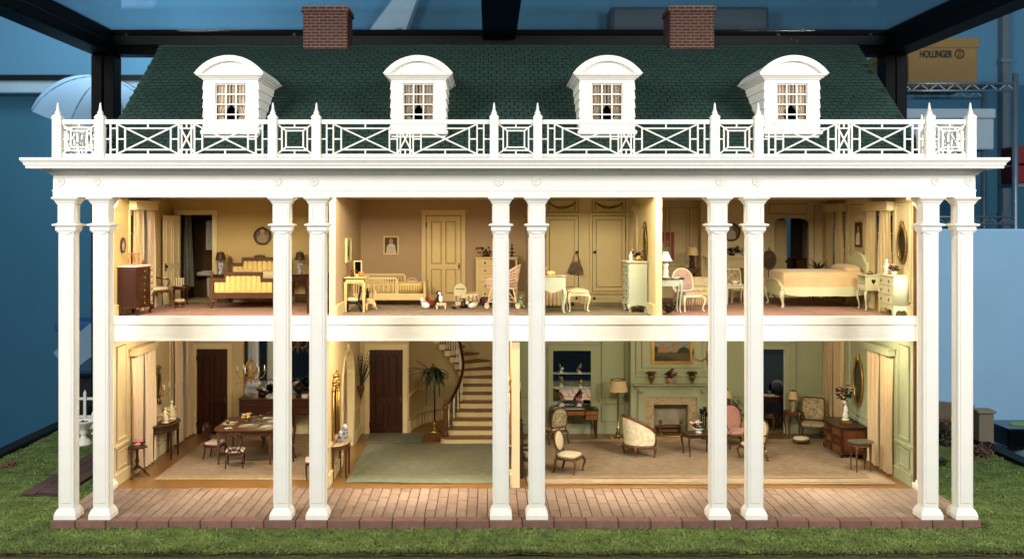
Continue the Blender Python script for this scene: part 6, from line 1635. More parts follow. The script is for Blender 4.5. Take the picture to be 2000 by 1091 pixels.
chair('study_chair', 'plain wooden chair in the study behind the column', (PX(1502,8.75), 8.75, 0), 60, .42, .42, .42, .45, M['walnut'], M['mahog'], 'sq', 'sq')
# ================================================================ upper floor furniture
U = FU
def fu(px, py): y = FY(py, U); return (PX(px, y), y)
rug('rose_carpet', 'rose fitted carpet in the twin lamp bedroom', -8.16, -3.56, 2.56, 6.42, U, M['rug_pink'], .025)
rug('nursery_carpet', 'grey flecked nursery carpet', -3.30, .92, 2.56, 6.84, U, M['rug_grey'], .025)
rug('drab_carpet', 'plain drab carpet in the dressing room', 1.13, 3.62, 2.56, 5.94, U, M['rug_drab'], .025)
rug('dusty_pink_carpet', 'dusty pink carpet in the panelled bedroom', 3.84, 9.0, 2.62, 8.0, U, M['rug_pink'], .025)
Uz = U+.028
gI = 'ivory bedroom curtains'
drape('ivory curtain behind the tall mahogany chest', LX, 1, 3.44, 4.06, Uz, 6.12, M['curtain_ivory'], gI, 3, taper=.85)
drape('blush ivory curtain behind the oval back armchair', LX, 1, 4.28, 4.84, Uz, 6.12, M['curtain_pink'], gI, 3)
drape('straw curtain beside the gilt oval mirror in panelled bedroom', RXW, -1, 3.46, 4.10, Uz, 6.10, M['curtain_ivory'], gI, 4)
drape('straw curtain behind the heart cut night table', RXW, -1, 4.30, 4.90, Uz, 6.10, M['curtain_ivory'], gI, 4)
drape('dim curtain beside the small full length portrait', RXW, -1, 6.62, 7.14, Uz, 6.10, M['curtain_ivory'], gI, 3)
drape('dim curtain in the corner by the arched doorway', RXW, -1, 7.40, 7.96, Uz, 6.10, M['curtain_ivory'], gI, 3)
# ---- twin lamp bedroom
t = thing('tall_chest', 'tall bow fronted mahogany chest against the yellow wall', 'chest', (LX+.01, 3.12, Uz))
def bowx(u): return .46+.10*math.sin(PI*u)
CH = 1.10
pts = [(0,.46),(0,-.46)]+[(bowx(i/12)*.9, -.46+.92*i/12) for i in range(13)]
MB().prism(pts, 'xy', .16, CH-.03).build('carcass', M['mahog'], t)
MB().prism([(p[0]*1.05, p[1]*1.03) for p in pts], 'xy', CH-.028, CH).build('top', M['palepink'], t)
for k in range(6):
    z0 = .20+.142*k
    pp = [(bowx(u)*.9+.002, -.46+.92*u) for u in [.05+.9*i/10 for i in range(11)]]
    o = MB().prism(pp+[(p[0]+.014, p[1]) for p in reversed(pp)], 'xy', z0, z0+.128).build('drawer', M['mahog'], t)
    for yy in (-.25,.25): MB().ball((.53, yy, z0+.064), .02, 6).build('knob', M['brass'], o)
MB().prism([(.02,-.468),(.40,-.468),(.40,-.461),(.02,-.461)], 'xy', .22, 1.02).build('veneer_panel', M['doorwood'], t)
for yy in (-.42,.42): cab(.42, yy, .17, .8, .8*(1 if yy > 0 else -1), .05, .025).build('leg', M['mahog'], t); sqleg(.05, yy, .16, .04, .03).build('leg', M['mahog'], t)
pkg = glow_free_glass('pink_glass', (1.0,.93,.90), .25)
for y_, h_, lb in ((2.88,.27,'wider pink glass vase on the tall mahogany chest'),(3.2,.26,'slimmer pink glass vase on the tall mahogany chest')):
    t = thing('glass_vase', lb, 'vase', (LX+.25, y_, Uz+CH+.001))
    MB().lathe([(.06,0),(.075,.01),(.09,h_*.4),(.06,h_*.75),(.085,h_),(.078,h_),(.05,h_*.75),(.08,h_*.4),(.0,.02)], n=18).build('glass', pkg, t); MB().lathe([(.083,h_-.004),(.088,h_+.004)], n=18, cap=False).build('gold_rim', M['oldgold'], t)
t = thing('red_apple', 'small red trinket box on the tall mahogany chest', 'trinket box', (LX+.33, 3.42, Uz+CH+.001)); MB().ball((0,0,.045), .05, 10, .8).build('box', mat('red_lacquer', (.55,.18,.10), .3, .2, 8), t); MB().ball((0,0,.09), .015).build('knob', M['brass'], t)
picture('oval_miniature', 'small oval portrait in dark frame over the tall chest', (LX+.003, 2.94, 5.30), .27, .36, M['darkwood'], [mat('cream_canvas', (.82,.74,.58), .5, .1, 10)]+sitter(.6), oval=True, rz=90)
chair('open_armchair', 'oval back open armchair in cream with painted frame', (PX(303,5.0), 4.98, Uz), 62, .60, .56, .44, .52, M['walnut'], M['cream_fab'], 'turn', 'oval', arms=True, bw=.48, gap=.06)
x, y = fu(351, 603); t = thing('round_footstool', 'small round footstool with woven top by armchair', 'footstool', (x, y, Uz))
MB().lathe([(.13,.09),(.14,.10),(.14,.14),(.13,.15)], n=18).build('frame', M['mahog'], t); MB().pillow((0,0,.17),(.27,.27,.11),1,16,8,.8).build('cushion', M['tapestry'], t); legs4(t, M['mahog'], .16, .16, .10, 'turn', .024, .015)
x, y = PX(355,5.55), 5.55
table_round('tea_table', 'small round mahogany table carrying a striped box', (x, y, Uz), .22, .18, .47, M['mahog'], M['mahog'], 'turn', 3, apron=.06)
t = thing('striped_box', 'cream and gold striped bonnet box on the round table', 'box', (x-.06, y, Uz+.471), 10)
MB().cbox(-.11,.11,-.08,.08,0,.20,.01).build('box', M['cream_fab'], t)
for k in range(4): MB().box(-.095+.055*k,-.075+.055*k,-.083,-.081,.004,.196).build('stripe', M['walnut'], t)
t = thing('shallow_bowl', 'shallow dark bowl beside the striped bonnet box', 'bowl', (x+.12, y-.02, Uz+.471)); MB().lathe([(.04,0),(.09,.03),(.10,.045),(.06,.02)], n=16).build('bowl', M['oldgold'], t)
# bathroom things
t = thing('wash_basin', 'white wash basin on the wall of the dark bathroom', 'basin', (PX(405,8.2), 8.35, U+.62))
MB().cbox(-.28,.28,-.22,.22,0,.10,.02).lathe([(.2,.10),(.22,.13),(.18,.12),(.02,.06)], n=16).build('bowl', M['china'], t); MB().taper(0,.1,.1,.1,-.6,.14,.14,0).build('pedestal', M['china'], t)
t = thing('hanging_towel', 'pale towel hanging high beside the wash basin', 'towel', (PX(409,7.8), 7.9, 5.05))
MB().grid(lambda u,v: (-.12+.24*u, .02*math.sin(u*14), .80*v), 16, 6).build('cloth', M['china'], t); MB().tube([(-.14,0,.80),(.14,0,.80)], .012, 6).build('rail', M['silver'], t)
t = thing('bath_curtain', 'grey bath curtain just inside the bathroom doorway', 'curtain', (PX(362,7.6), 7.6, U+.35))
MB().grid(lambda u,v: (-.16+.32*u+.08*(1-v)*u, .035*math.sin(u*22), 1.95*v), 30, 6).build('drape', mat('grey_lawn', (.55,.56,.52), .8, .06, 5), t); MB().tube([(-.2,0,1.95),(.4,0,1.95)], .012, 6).build('rod', M['silver'], t)
# bed with tufted ends
bxc = -5.90; BW = .76
t = thing('tufted_bed', 'walnut bed with yellow tufted headboard and footboard', 'bed', (bxc, 5.5, Uz))
def bed_end(y, nm, zb, zrail, ztop, zmid, foot):
    o = MB().box(-BW, BW, y-.04, y+.04, zb, zb+.13).build(nm, M['walnut'], t)
    for s_ in (-1,1):
        MB().box(s_*BW-.055, s_*BW+.055, y-.055, y+.055, .20, zrail).lathe([(.03,0),(.035,.04),(.025,.08),(.05,.16),(.04,.20)], (s_*BW,y), 10).build('post', M['walnut'], o)
        MB().lathe([(.03,zrail),(.055,zrail+.02),(.03,zrail+.05),(.05,zrail+.09),(.045,zrail+.13),(.0,zrail+.17)], (s_*BW,y), 10).build('finial', M['walnut'], o)
        MB().box(*sorted((s_*.40,s_*(BW-.056))), y-.045, y+.045, zrail-.09, zrail).box(*sorted((s_*.40,s_*.46)), y-.045, y+.045, zrail, ztop-.09).build('top_rail', M['walnut'], o)
    MB().box(-.46, .46, y-.048, y+.048, ztop-.09, ztop).build('top_rail', M['walnut'], o)
    n = 11; w = 2*(BW-.06)/n
    for i in range(n):
        xc = -BW+.06+w*(i+.5); zt = ztop-.09 if abs(xc) < .42 else zrail-.09
        MB().pillow((xc, y, (zb+.13+zt)/2), (w*1.02, .10, zt-zb-.13), .75, 12, 10, .28).build('tuft', M['tuft'], o)
    MB().box(-BW+.06, BW-.06, y-.018, y+.018, zb+.13, zrail-.09).build('backing', M['tuft'], o)
    if not foot: MB().pillow((0,y,ztop+.02),(.3,.08,.09),1,12,6).build('crest', M['walnut'], o)
bed_end(-.88, 'footboard', .24, .72, .87, 0, True); bed_end(.88, 'headboard', .30, 1.02, 1.16, 0, False)
MB().box(-BW+.03, -BW+.08, -.83, .83, .26, .42).box(BW-.08, BW-.03, -.83, .83, .26, .42).build('side_rail', M['walnut'], t)
MB().pillow((0,0,.52),(2*BW-.14,1.62,.36),.2,24,10,.35).build('mattress', M['tuft'], t)
for s_ in (-1,1): MB().pillow((s_*.33,.66,.74),(.60,.30,.20),.5,16,8,.7).build('pillow', M['cream_fab'], t)
for s_, lb in ((-1,'night table with lamp beside the bathroom door'),(1,'night table with lamp seen between the two columns')):
    x = PX(431,6.2) if s_ < 0 else PX(586,6.2)
    t = thing('night_table', 'dark mahogany '+lb, 'night table', (x, 6.2, Uz))
    MB().cbox(-.22,.22,-.17,.17,.70,.73,.01).build('top', M['mahog'], t); MB().box(-.20,.20,-.15,.15,.54,.699).build('carcass', M['mahog'], t)
    o = MB().cbox(-.18,.18,-.165,-.151,.56,.68,.005).build('drawer', M['mahog'], t); MB().ball((0,-.175,.62), .018).build('knob', M['brass'], o)
    MB().cbox(-.2,.2,-.15,.15,.20,.225,.008).build('shelf', M['mahog'], t); legs4(t, M['mahog'], .36, .26, .54, 'turn', .028, .016)
    lamp('bedside_lamp', 'blue white china lamp with dark gilt shade, '+('by bathroom door' if s_ < 0 else 'between two columns'), (x, 6.2, Uz+.731), .56, M['bluechina'], M['darkshade'], .135, .085, .19, 'urn', M['oldgold'])
picture('round_portrait', 'round dark framed portrait over the tufted bed', (PX(513,6.5), 6.498, PZ(461,6.5)), .46, .46, M['darkwood'], [mat('grey_canvas', (.40,.36,.28), .5, .3, 8)]+sitter(1.15, dress=(.60,.52,.42)), oval=True, fw=.05)
t = thing('mahogany_dresser', 'mahogany dresser end showing between column and partition', 'dresser', (-3.86, 3.75, Uz))
MB().cbox(-.30,.33,-.55,.55,.86,.89,.01).build('top', M['mahog'], t); MB().box(-.27,.31,-.52,.52,.14,.859).build('carcass', M['doorwood'], t)
for k in range(4): o = MB().cbox(-.286,-.271,-.48,.48,.17+.17*k,.32+.17*k,.005).build('drawer', M['mahog'], t)
for a in (-.24,.28):
    for b in (-.48,.48): sqleg(a, b, .14, .04, .03).build('leg', M['mahog'], t)
flowers('coral_sprig', 'white and red coral sprig on the mahogany dresser', (-3.80, 3.55, Uz+.892), M['china'], [(.04,0),(.05,.05),(.03,.07)], 9, .09, [M['china'], M['flower']], h0=.10, size=.03, leafn=8, up=1.2)
# ---- nursery
picture('child_portrait', 'small square portrait of a child in pale frame on tan wall', (PX(764,6.9), 6.898, PZ(479,6.9)), .40, .49, M['nursery'], [mat('smoke_canvas', (.25,.22,.18), .5, .2, 8)]+sitter(1.05, dress=(.80,.76,.66)), fw=.035)
picture('framed_print', 'pale framed print on the nursery partition by the desk', (-3.368, 4.35, PZ(488,4.35)), .80, .58, M['nursery'], [mat('print_paper', (.62,.63,.52), .6, .25, 5), ([(-.2,-.15),(.15,-.15),(.1,.05),(-.1,.1)], pm_('painted_meadow',(.33,.29,.16)))], rz=90, fw=.05)
t = thing('nursery_desk', 'small cream nursery desk against the tan partition', 'desk', (-3.10, 3.95, Uz))
MB().cbox(-.24,.26,-.42,.42,.77,.80,.01).build('top', M['nursery'], t); MB().frame(-.22,.24,.66,.768,.02,-.39,-.37).box(-.22,.24,-.39,.39,.69,.768).build('apron', M['nursery'], t)
for a in (-.20,.22):
    for b in (-.37,.37): sqleg(a, b, .69, .035, .022).build('leg', M['nursery'], t)
t = thing('desk_mirror', 'cream framed swing mirror on the nursery desk', 'mirror', (-3.10, 4.20, Uz+.801), 20)
MB().frame(-.10,.10,.02,.36,.028,-.015,.015).build('frame', M['nursery'], t); MB().box(-.074,.074,-.004,.004,.046,.334).build('glass', M['mirror'], t); MB().box(-.11,.11,-.06,.06,0,.018).build('foot', M['nursery'], t)
t = thing('orange_cup', 'little orange scalloped cup on the nursery desk', 'cup', (-2.98, 3.85, Uz+.801)); MB().lathe([(.04,0),(.05,.02),(.065,.11),(.06,.11),(.04,.02)], n=14).build('cup', mat('orange_glass', (.85,.48,.22), .35, .1, 6), t); MB().lathe([(.062,.108),(.068,.114)], n=14, cap=False).build('rim', M['tuft'], t)
figurine('small dark jointed doll standing on the nursery desk', (-3.17, 3.80, Uz+.801), .24, M['walnut'], cat='doll', name='doll')
chair('childs_chair', 'small dark blue black chair pushed under the nursery desk', (PX(690,3.75), 3.74, Uz), -82, .30, .30, .27, .26, mat('ink_blue_paint', (.07,.10,.13), .4, .1, 5), M['cream_fab'], 'sq', 'round', bw=.27, gap=.04)
t = chair('doll_chair', 'tiny cream doll chair holding a brown doll', (PX(722,4.3), 4.25, Uz), -70, .26, .22, .22, .20, M['nursery'], M['nursery'], 'sq', 'sq', bw=.2, gap=.02)
figurine('small brown felt doll sitting on the tiny cream chair', (PX(718,4.3), 4.25, Uz+.25), .26, M['darkwood'], 80, 'doll', name='doll')
# toddler bed
bl, br, bf, bb = PX(692,5.6), PX(830,5.6), 5.45, 6.45
t = thing('toddler_bed', 'cream slatted toddler bed with striped mattress', 'bed', ((bl+br)/2, (bf+bb)/2, Uz))
hw, hd = (br-bl)/2, (bb-bf)/2; NM = M['nursery']
for s_ in (-1,1):
    MB().cbox(-hw+.03, hw-.03, s_*hd-.02, s_*hd+.02, .13, .30, .008).build('side_rail', NM, t)
for xx, h_ in ((-hw,.74),(hw,.58)):
    MB().cbox(xx-.03, xx+.03, -hd-.025, hd+.025, .13, h_, .012).build('end_board', NM, t)
    for yy in (-hd,hd): MB().box(xx-.028, xx+.028, yy-.024, yy+.024, 0, .129).build('leg', NM, t)
gx0, gx1 = -hw+.05, PX(776,5.45)-(bl+br)/2
for yy, g1, zt in ((-hd, gx1, .70),(hd, gx1+.12, .74)):
    g = MB().tube([(gx0,yy,zt-.025),(g1-.06,yy,zt-.025),(g1-.02,yy,zt-.05),(g1,yy,zt-.10),(g1,yy,.30)], .030, 4, sm=False).build('guard_rail', NM, t)
    n = 17
    for i in range(n): 
        xx = gx0+.02+(g1-gx0-.06)*i/(n-1); MB().box(xx-.012, xx+.012, yy-.01, yy+.01, .30, zt-.05).build('slat', NM, g)
o = MB().pillow((0,0,.42),(2*hw-.10,2*hd-.06,.26),.15,24,8,.3).build('mattress', M['tuft'], t)
for i in range(40):
    xx = -hw+.10+(2*hw-.2)*i/39; MB().box(xx-.006, xx+.006, -hd+.027, -hd+.036, .33, .50).build('stripe', M['walnut'], o)
t = thing('toy_basket', 'wicker basket with looped handle on the toddler bed', 'basket', (PX(805,6.0), 6.0, Uz+.545))
MB().tube([(.13*math.cos(PI*i/10),0,.10*math.sin(PI*i/10)) for i in range(11)], .014, 6).build('handle', M['wicker'], t); MB().lathe([(.11,-.01),(.14,.03),(.145,.04)], n=14, sy=.6).build('bowl', M['wicker'], t)
# toys on the floor
x, y = fu(832, 606); y = 4.35; x = PX(831,y)
t = thing('toy_goose', 'white toy goose with blue ribbon on the nursery carpet', 'toy', (x, y, Uz), 0)
MB().pillow((0,0,.09),(.20,.16,.16),1,14,8).tube([(-.06,0,.13),(-.08,0,.19),(-.08,-.01,.23)], [.05,.04,.035], 8).ball((-.085,-.01,.235), .042, 8).build('body', M['china'], t)
MB().tube([(-.12,-.02,.23),(-.16,-.03,.22)], [.018,.006], 6).build('beak', M['tuft'], t); MB().tube([(-.08+.045*math.cos(2*PI*i/10),.045*math.sin(2*PI*i/10),.185) for i in range(10)], .01, 5, closed=True).build('ribbon', mat('blue_ribbon', (.15,.25,.60), .6, .1, 5), t)
t = thing('toy_hen', 'red brown toy hen behind the white goose', 'toy', (PX(842,4.7), 4.7, Uz))
MB().pillow((0,0,.10),(.22,.15,.18),1,14,8).ball((-.09,0,.22), .055, 8).tube([(.08,0,.12),(.13,0,.20),(.13,0,.24)], [.05,.04,.02], 7).build('body', mat('hen_felt', (.45,.17,.11), .8, .25, 9), t); MB().ball((-.10,0,.285), .025, 6).build('comb', mat('comb_red', (.65,.12,.10), .6, .1, 6), t)
t = thing('penguin_toy', 'black and white toy penguin seated on a little wicker chair', 'toy', (PX(859,4.5), 4.5, Uz+.15))
MB().pillow((0,.02,.10),(.16,.14,.22),1,14,8).ball((-.02,.01,.22), .065, 9).build('body', mat('navy_felt', (.06,.07,.13), .8, .1, 8), t); MB().pillow((.025,-.04,.09),(.11,.10,.18),1,12,8).ball((-.005,-.035,.215), .045, 8).build('front', M['china'], t)
t = thing('wicker_chair', 'little white wicker chair under the toy penguin', 'chair', (PX(862,4.5), 4.45, Uz))
MB().cbox(-.12,.12,-.10,.10,.08,.14,.01).build('seat', M['ivory'], t); legs4(t, M['ivory'], .2, .16, .08, 'sq', .016, .012)
for k in range(4): MB().box(-.11+.06*k,-.08+.06*k,-.108,-.102,.085,.135).build('weave', M['tapestry'], t)
t = thing('toy_plane', 'small wooden toy aeroplane lying on the nursery carpet', 'toy', (PX(889,4.4), 4.4, Uz), 25)
MB().tube([(-.12,0,.06),(0,0,.065),(.13,0,.075)], [.025,.03,.012], 8).build('fuselage', M['walnut'], t); MB().box(-.04,.03,-.15,.15,.075,.09).build('wing', M['tapestry'], t); MB().box(.10,.13,-.06,.06,.08,.09).build('tail', M['tapestry'], t)
for s_ in (-1,1): MB().lathe([(.025,-.01),(.025,.01)], n=10).move(Matrix.Translation((-.03,s_*.05,.026)) @ Matrix.Rotation(R(90),4,'X')).build('wheel', M['darkwood'], t)
t = thing('doll_cradle', 'cream hooded doll cradle with pink striped skirt', 'cradle', (PX(911,5.4), 5.4, Uz))
hd_ = [(-.30,.12),(-.30,.40)]+[(-.15-.15*math.cos(PI*i/10), .40+.16*math.sin(PI*i/10)) for i in range(1,10)]+[(.0,.40),(.0,.12)]
MB().prism([(p[0],p[1]) for p in hd_], 'xz', -.16, .16).build('hood', M['ivory'], t); MB().cbox(.0,.32,-.17,.17,.12,.30,.02).build('body', M['ivory'], t)
for k in range(13): MB().pillow((-.29+.05*k,-.175,.19),(.042,.03,.16),1,8,5,.6).build('skirt_pleat', M['pinkfab'] if k % 2 else M['ivory'], t)
m = MB()
for k in range(7): m.ball((-.15+.03*(k-3), -.165, .42+.008*math.sin(k*2)), .014, 5)
m.build('garland', M['leaf'], t)
MB().tube([(.31,-.12,.20),(.42,-.12,.26),(.42,-.12,.36)], .012, 5).build('handle', M['ivory'], t)
for a in (-.2,.22):
    for b in (-.14,.14): MB().lathe([(.07,-.01),(.07,.01)], n=14).move(Matrix.Translation((a,b,.07)) @ Matrix.Rotation(R(90),4,'X')).build('wheel', M['ivory'], t)
t = thing('rag_doll', 'rag doll in yellow hat leaning by the cradle', 'doll', (PX(906,4.75), 4.75, Uz))
MB().lathe([(.10,0),(.08,.08),(.04,.16),(.03,.18)], n=12).build('dress', M['iron'], t); MB().ball((0,0,.22), .05, 9).build('head', pm_('painted_face',(.72,.55,.44)), t); MB().lathe([(.11,.245),(.06,.255),(.05,.30),(.0,.31)], n=14).build('hat', M['tuft'], t)
t = thing('toy_lamb', 'white toy lamb lying on the nursery carpet', 'toy', (PX(921,4.45), 4.45, Uz))
MB().pillow((.02,0,.075),(.22,.14,.14),1,14,8).ball((-.10,-.02,.14), .045, 8).tube([(-.10,-.03,.17),(-.06,-.05,.19)], [.018,.012], 5).build('body', M['china'], t); MB().ball((-.075,.0,.185), .03, 6).build('bow', M['mahog'], t)
t = thing('pink_cushion', 'purple pink cushion on the floor behind the bassinet', 'cushion', (PX(950,5.5), 5.5, Uz)); MB().pillow((0,0,.11),(.34,.25,.20),.6,14,8,.7).build('cushion', mat('plum_fabric', (.50,.30,.33), .85, .1, 8), t); MB().tube([(.165*math.cos(2*PI*i/16),.12*math.sin(2*PI*i/16),.11) for i in range(16)], .01, 5, closed=True).build('piping', M['tuft'], t)
t = thing('green_bear', 'pale green toy bear seated by the bassinet wheel', 'toy', (PX(1017,4.9), 4.9, Uz))
MB().pillow((0,0,.10),(.15,.13,.19),1,12,8).ball((0,-.01,.23), .062, 9).ball((-.045,-.01,.285), .022, 6).ball((.045,-.01,.285), .022, 6).tube([(-.06,-.04,.03),(-.08,-.12,.03)], .03, 6).tube([(.06,-.04,.03),(.08,-.12,.03)], .03, 6).build('body', mat('mint_felt', (.62,.72,.58), .85, .08, 8), t); MB().ball((0,-.065,.225), .02, 6).build('muzzle', M['china'], t)
# nursery dresser
xd = PX(970,6.5); t = thing('nursery_dresser', 'cream nursery chest of drawers with round knobs', 'dresser', (xd, 6.58, Uz))
DWd = .53
MB().cbox(-DWd-.03,DWd+.03,-.30,.28,1.13,1.165,.01).build('top', NM, t); MB().box(-DWd,DWd,-.26,.28,.10,1.129).build('carcass', NM, t)
for k in range(5):
    o = MB().cbox(-DWd+.05,.12,-.276,-.261,.13+.20*k,.315+.20*k,.006).build('drawer', NM, t)
    for xx in (-.30,-.02): MB().ball((xx,-.295,.222+.20*k), .024, 8).build('knob', M['oldgold'], o)
MB().box(.14,DWd-.05,-.268,-.261,.14,1.10).build('side_door', M['walnut'], t)
for a in (-.48,.48): MB().box(a-.04,a+.04,-.24,-.16,0,.10).build('leg', NM, t)
for px, kind in ((935,0),(946,1),(953,2),(1000,3)):
    nm = ('pink flower toy','green leaf toy','brown top toy','wooden spindle toy')[kind]
    t = thing('shelf_toy', nm+' standing on the nursery chest of drawers', 'toy', (PX(px,6.5), 6.5, Uz+1.166))
    if kind == 3:
        MB().lathe([(.06,0),(.06,.03),(.02,.05),(.02,.09),(.11,.11),(.02,.13),(.015,.20),(.09,.215),(.015,.23),(.012,.28)], n=14).build('spindle', M['mahog'], t); MB().ball((0,0,.30), .03, 8).build('ball', M['darkwood'], t)
    else:
        MB().lathe([(.05,0),(.055,.05),(.04,.09)], n=12).build('pot', (M['pinkfab'],M['walnut'],M['darkwood'])[kind], t)
        m = MB()
        for q in range(7): m.ball((rnd.uniform(-.07,.07), rnd.uniform(-.04,.04), .10+rnd.uniform(0,.14)), .03, 6)
        m.build('head', (M['dryflower'],M['leaf'],M['mahog'])[kind], t)
# wicker bassinet
xb, yb = PX(981,4.6), 4.62; t = thing('wicker_bassinet', 'pink wicker bassinet on wheeled legs with high hood end', 'bassinet', (xb, yb, Uz))
WM = M['wicker']; L_ = .44
def bas(u, v):
    a = 2*PI*u; c = math.cos(a); top_ = .72+.20*max(0,c)**.7*1.6-.03*max(0,-c); r = .80+.20*v
    return (L_*r*c, .25*r*math.sin(a), .48+(top_-.48)*v)
n = 40
rings = MB()
for v in (0,.16,.32,.48,.64,.80,1.0): rings.tube([bas(i/n, v) for i in range(n)], .010 if v not in (0,1.0) else .022, 5, closed=True)
rings.build('woven_band', WM, t)
wv = MB()
for i in range(n): wv.tube([bas((i+(.25 if j % 2 else -.25))/n, j/6) for j in range(7)], .0085, 4, sm=False)
stuff(wv.build('wicker_strands', WM, t))
MB().lathe([(.0,.475),(1,.48)], n=24, sx=L_*.8, sy=.2, cap=False).build('bottom', WM, t); MB().pillow((-.05,0,.56),(.62,.34,.14),.6,16,8,.6).build('mattress', M['cream_fab'], t)
for sx in (-1,1):
    for sy in (-1,1):
        MB().tube([(sx*.26,sy*.15,.48),(sx*.36,sy*.19,.06)], .018, 6).build('leg', WM, t)
        MB().lathe([(.055,-.014),(.06,0),(.055,.014)], n=16).move(Matrix.Translation((sx*.37,sy*.2,.06)) @ Matrix.Rotation(R(90),4,'X')).build('wheel', M['ivory'], t)
    MB().tube([(sx*.34,-.185,.16),(sx*.34,.185,.16)], .012, 5).build('stretcher', WM, t)
for sy in (-1,1):
    MB().tube([(-.34,sy*.185,.16),(.34,sy*.185,.16)], .012, 5).build('stretcher', WM, t)
    MB().tube([(-.33+.66*i/12, sy*.17, .14+.32*math.sin(PI*i/12)) for i in range(13)], .013, 5).build('arch_brace', WM, t)
# ---- dressing room: closets in the house wall
CY = 5.98; CT = M['wall_cream']
for (x0, x1, kx) in ((PX(1066,CY), PX(1129,CY), PX(1126,CY)), (PX(1157,CY), PX(1221,CY), PX(1161,CY))):
    z0, z1 = PZ(568,CY), PZ(422,CY)
    hp(MB().frame(x0-.07, x1+.07, z0-.07, z1+.07, .055, CY-.075, CY), 'closet_frame', CT)
    o = MB().cbox(x0, x1, CY-.045, CY-.005, z0, z1, .006).build('closet_door', CT, H)
    MB().frame(x0+.10, x1-.10, z0+.12, z1-.10, .03, CY-.078, CY-.0452).build('panel_moulding', CT, o)
    MB().box(x0-.0145, x1+.0145, CY-.0045, CY-.001, z0-.0145, z1+.0145).build('gap_shade', M['darkwood'], o)  # dark plate stands in for shade in the gap round the closet door
    MB().frame(x0+.086, x1-.086, z0+.106, z1-.086, .0135, CY-.050, CY-.0452).build('shade_line', M['shade_line_tan'], o)  # painted shade line round the closet door panel
    MB().ball((kx, CY-.085, PZ(492,CY)), .036, 10).build('knob', M['iron'], o)
    hx = x1+.02 if kx < (x0+x1)/2 else x0-.02
    for pz in (455, 540): MB().cbox(hx-.018, hx+.018, CY-.066, CY-.05, PZ(pz,CY)-.22, PZ(pz,CY)+.22, .006).build('hinge', M['mahog'], o)
    # garland panel above
    za, zb = PZ(414,CY), PZ(391.5,CY)
    g = hp(MB().frame(x0, x1, za, zb, .022, CY-.02, CY), 'garland_panel', CT)
    MB().frame(x0-.014, x1+.014, za-.014, zb+.014, .0135, CY-.006, CY-.001).build('shade_line', M['shade_line_tan'], g)
    gm_ = mat('gilt_gesso', (.50,.37,.19), .6, .3, 20) if 'gilt_gesso' not in bpy.data.materials else bpy.data.materials['gilt_gesso']
    m = MB(); xm = (x0+x1)/2; w = (x1-x0)*.40
    for i in range(25):
        u = -1+2*i/24; z = zb-.06-.13*(1-u*u); m.ball((xm+w*u, CY-.02, z+rnd.uniform(-.012,.012)), rnd.uniform(.022,.036)*(1.25-.5*abs(u)), 6)
    for s_ in (-1,1):
        for k in range(5): m.ball((xm+s_*w*(1.0+.03*(k%2)), CY-.02, zb-.05-.04*k), .017, 5)
    m.build('garland', gm_, g)
    # drawer below
    zc, zd = PZ(592,CY)+.02, PZ(573,CY)
    o = hp(MB().cbox(x0-.04, x1+.04, CY-.03, CY-.003, zc, zd, .006), 'closet_drawer', CT)
    MB().frame(x0-.055, x1+.055, zc-.014, zd+.014, .0135, CY-.006, CY-.001).build('shade_line', M['shade_line_tan'], o)
    for xx in (x0+.04, x1-.04): MB().ball((xx, CY-.06, (zc+zd)/2), .034, 9).build('knob', M['iron'], o)
hp(MB().box(1.12, 3.64, CY-.07, CY-.001, PZ(571,CY), PZ(569,CY)), 'closet_ledge', CT)
for (x0, x1) in ((3.36, 3.44),): hp(MB().box(3.60, 3.654, 5.05, 5.60, U, 6.1), 'door_casing', CT)
hp(MB().box(3.57, 3.654, 4.98, 5.67, 6.1, 6.2), 'door_casing', CT)
t = thing('beaded_purse', 'beaded purse in blue and orange hanging from closet knob', 'purse', (PX(1125,CY-.1), CY-.105, PZ(533,CY)))
o = MB().prism([(-.21,.04),(-.16,.0),(.12,.0-.03),(.19,-.04),(.18,.10),(.10,.27),(-.09,.30),(-.17,.14)], 'xz', -.025, .012).build('pouch', mat('beadwork', (.17,.27,.33), .7, .0, 12, c2=(.50,.34,.20), bump=.5, bs=60), t)
MB().box(-.10,.11,-.032,.018,.27,.305).build('clasp', M['oldgold'], t)
MB().tube([(-.08,-.01,.30),(-.03,0,.48),(.01,.0,.53),(.04,0,.48),(.10,-.01,.29)], .009, 5).build('strap', M['walnut'], t)
# vanity, stool, tall chest
xv = PX(1078,3.45); t = thing('vanity_table', 'duck egg vanity table with serpentine apron half behind column', 'vanity', (xv, 3.42, Uz))
PB = M['paleblue']
MB().cbox(-.31,.31,-.28,.28,.83,.86,.02).build('top', M['tapestry'], t); 
ap = [(-.29,.83),(.29,.83),(.29,.58)]+[(.29-.58*i/16, .50+.05*math.cos(2*PI*i/16*1.0)+.02) for i in range(1,16)]+[(-.29,.58)]
MB().prism(ap, 'xz', -.26, -.235).prism(ap, 'xz', .235, .26).box(-.285,-.26,-.235,.235,.56,.829).box(.26,.285,-.235,.235,.56,.829).build('apron', M['paleblue'], t)
for sx in (-1,1):
    for sy in (-1,1): cab(sx*.25, sy*.22, .57, sx*.8, sy*.5, .042, .017).build('leg', PB, t)
t = thing('vanity_ornament', 'small cream shell ornament on the vanity top', 'ornament', (PX(1076,3.35), 3.36, Uz+.861))
for k in range(5): MB().pillow((.035*(k-2),0,.05),(.05,.03,.10-.012*abs(k-2)),1,8,6).build('shell_rib', M['tuft'], t)
t = thing('scent_bottle', 'amber scent bottle on the vanity beside the column', 'bottle', (PX(1066,3.45), 3.5, Uz+.861)); MB().lathe([(.04,0),(.045,.02),(.04,.08),(.012,.10),(.012,.13)], n=12).build('bottle', mat('amber_glass', (.62,.40,.18), .15, .1, 4), t); MB().ball((0,0,.15), .022).build('stopper', M['gold'], t)
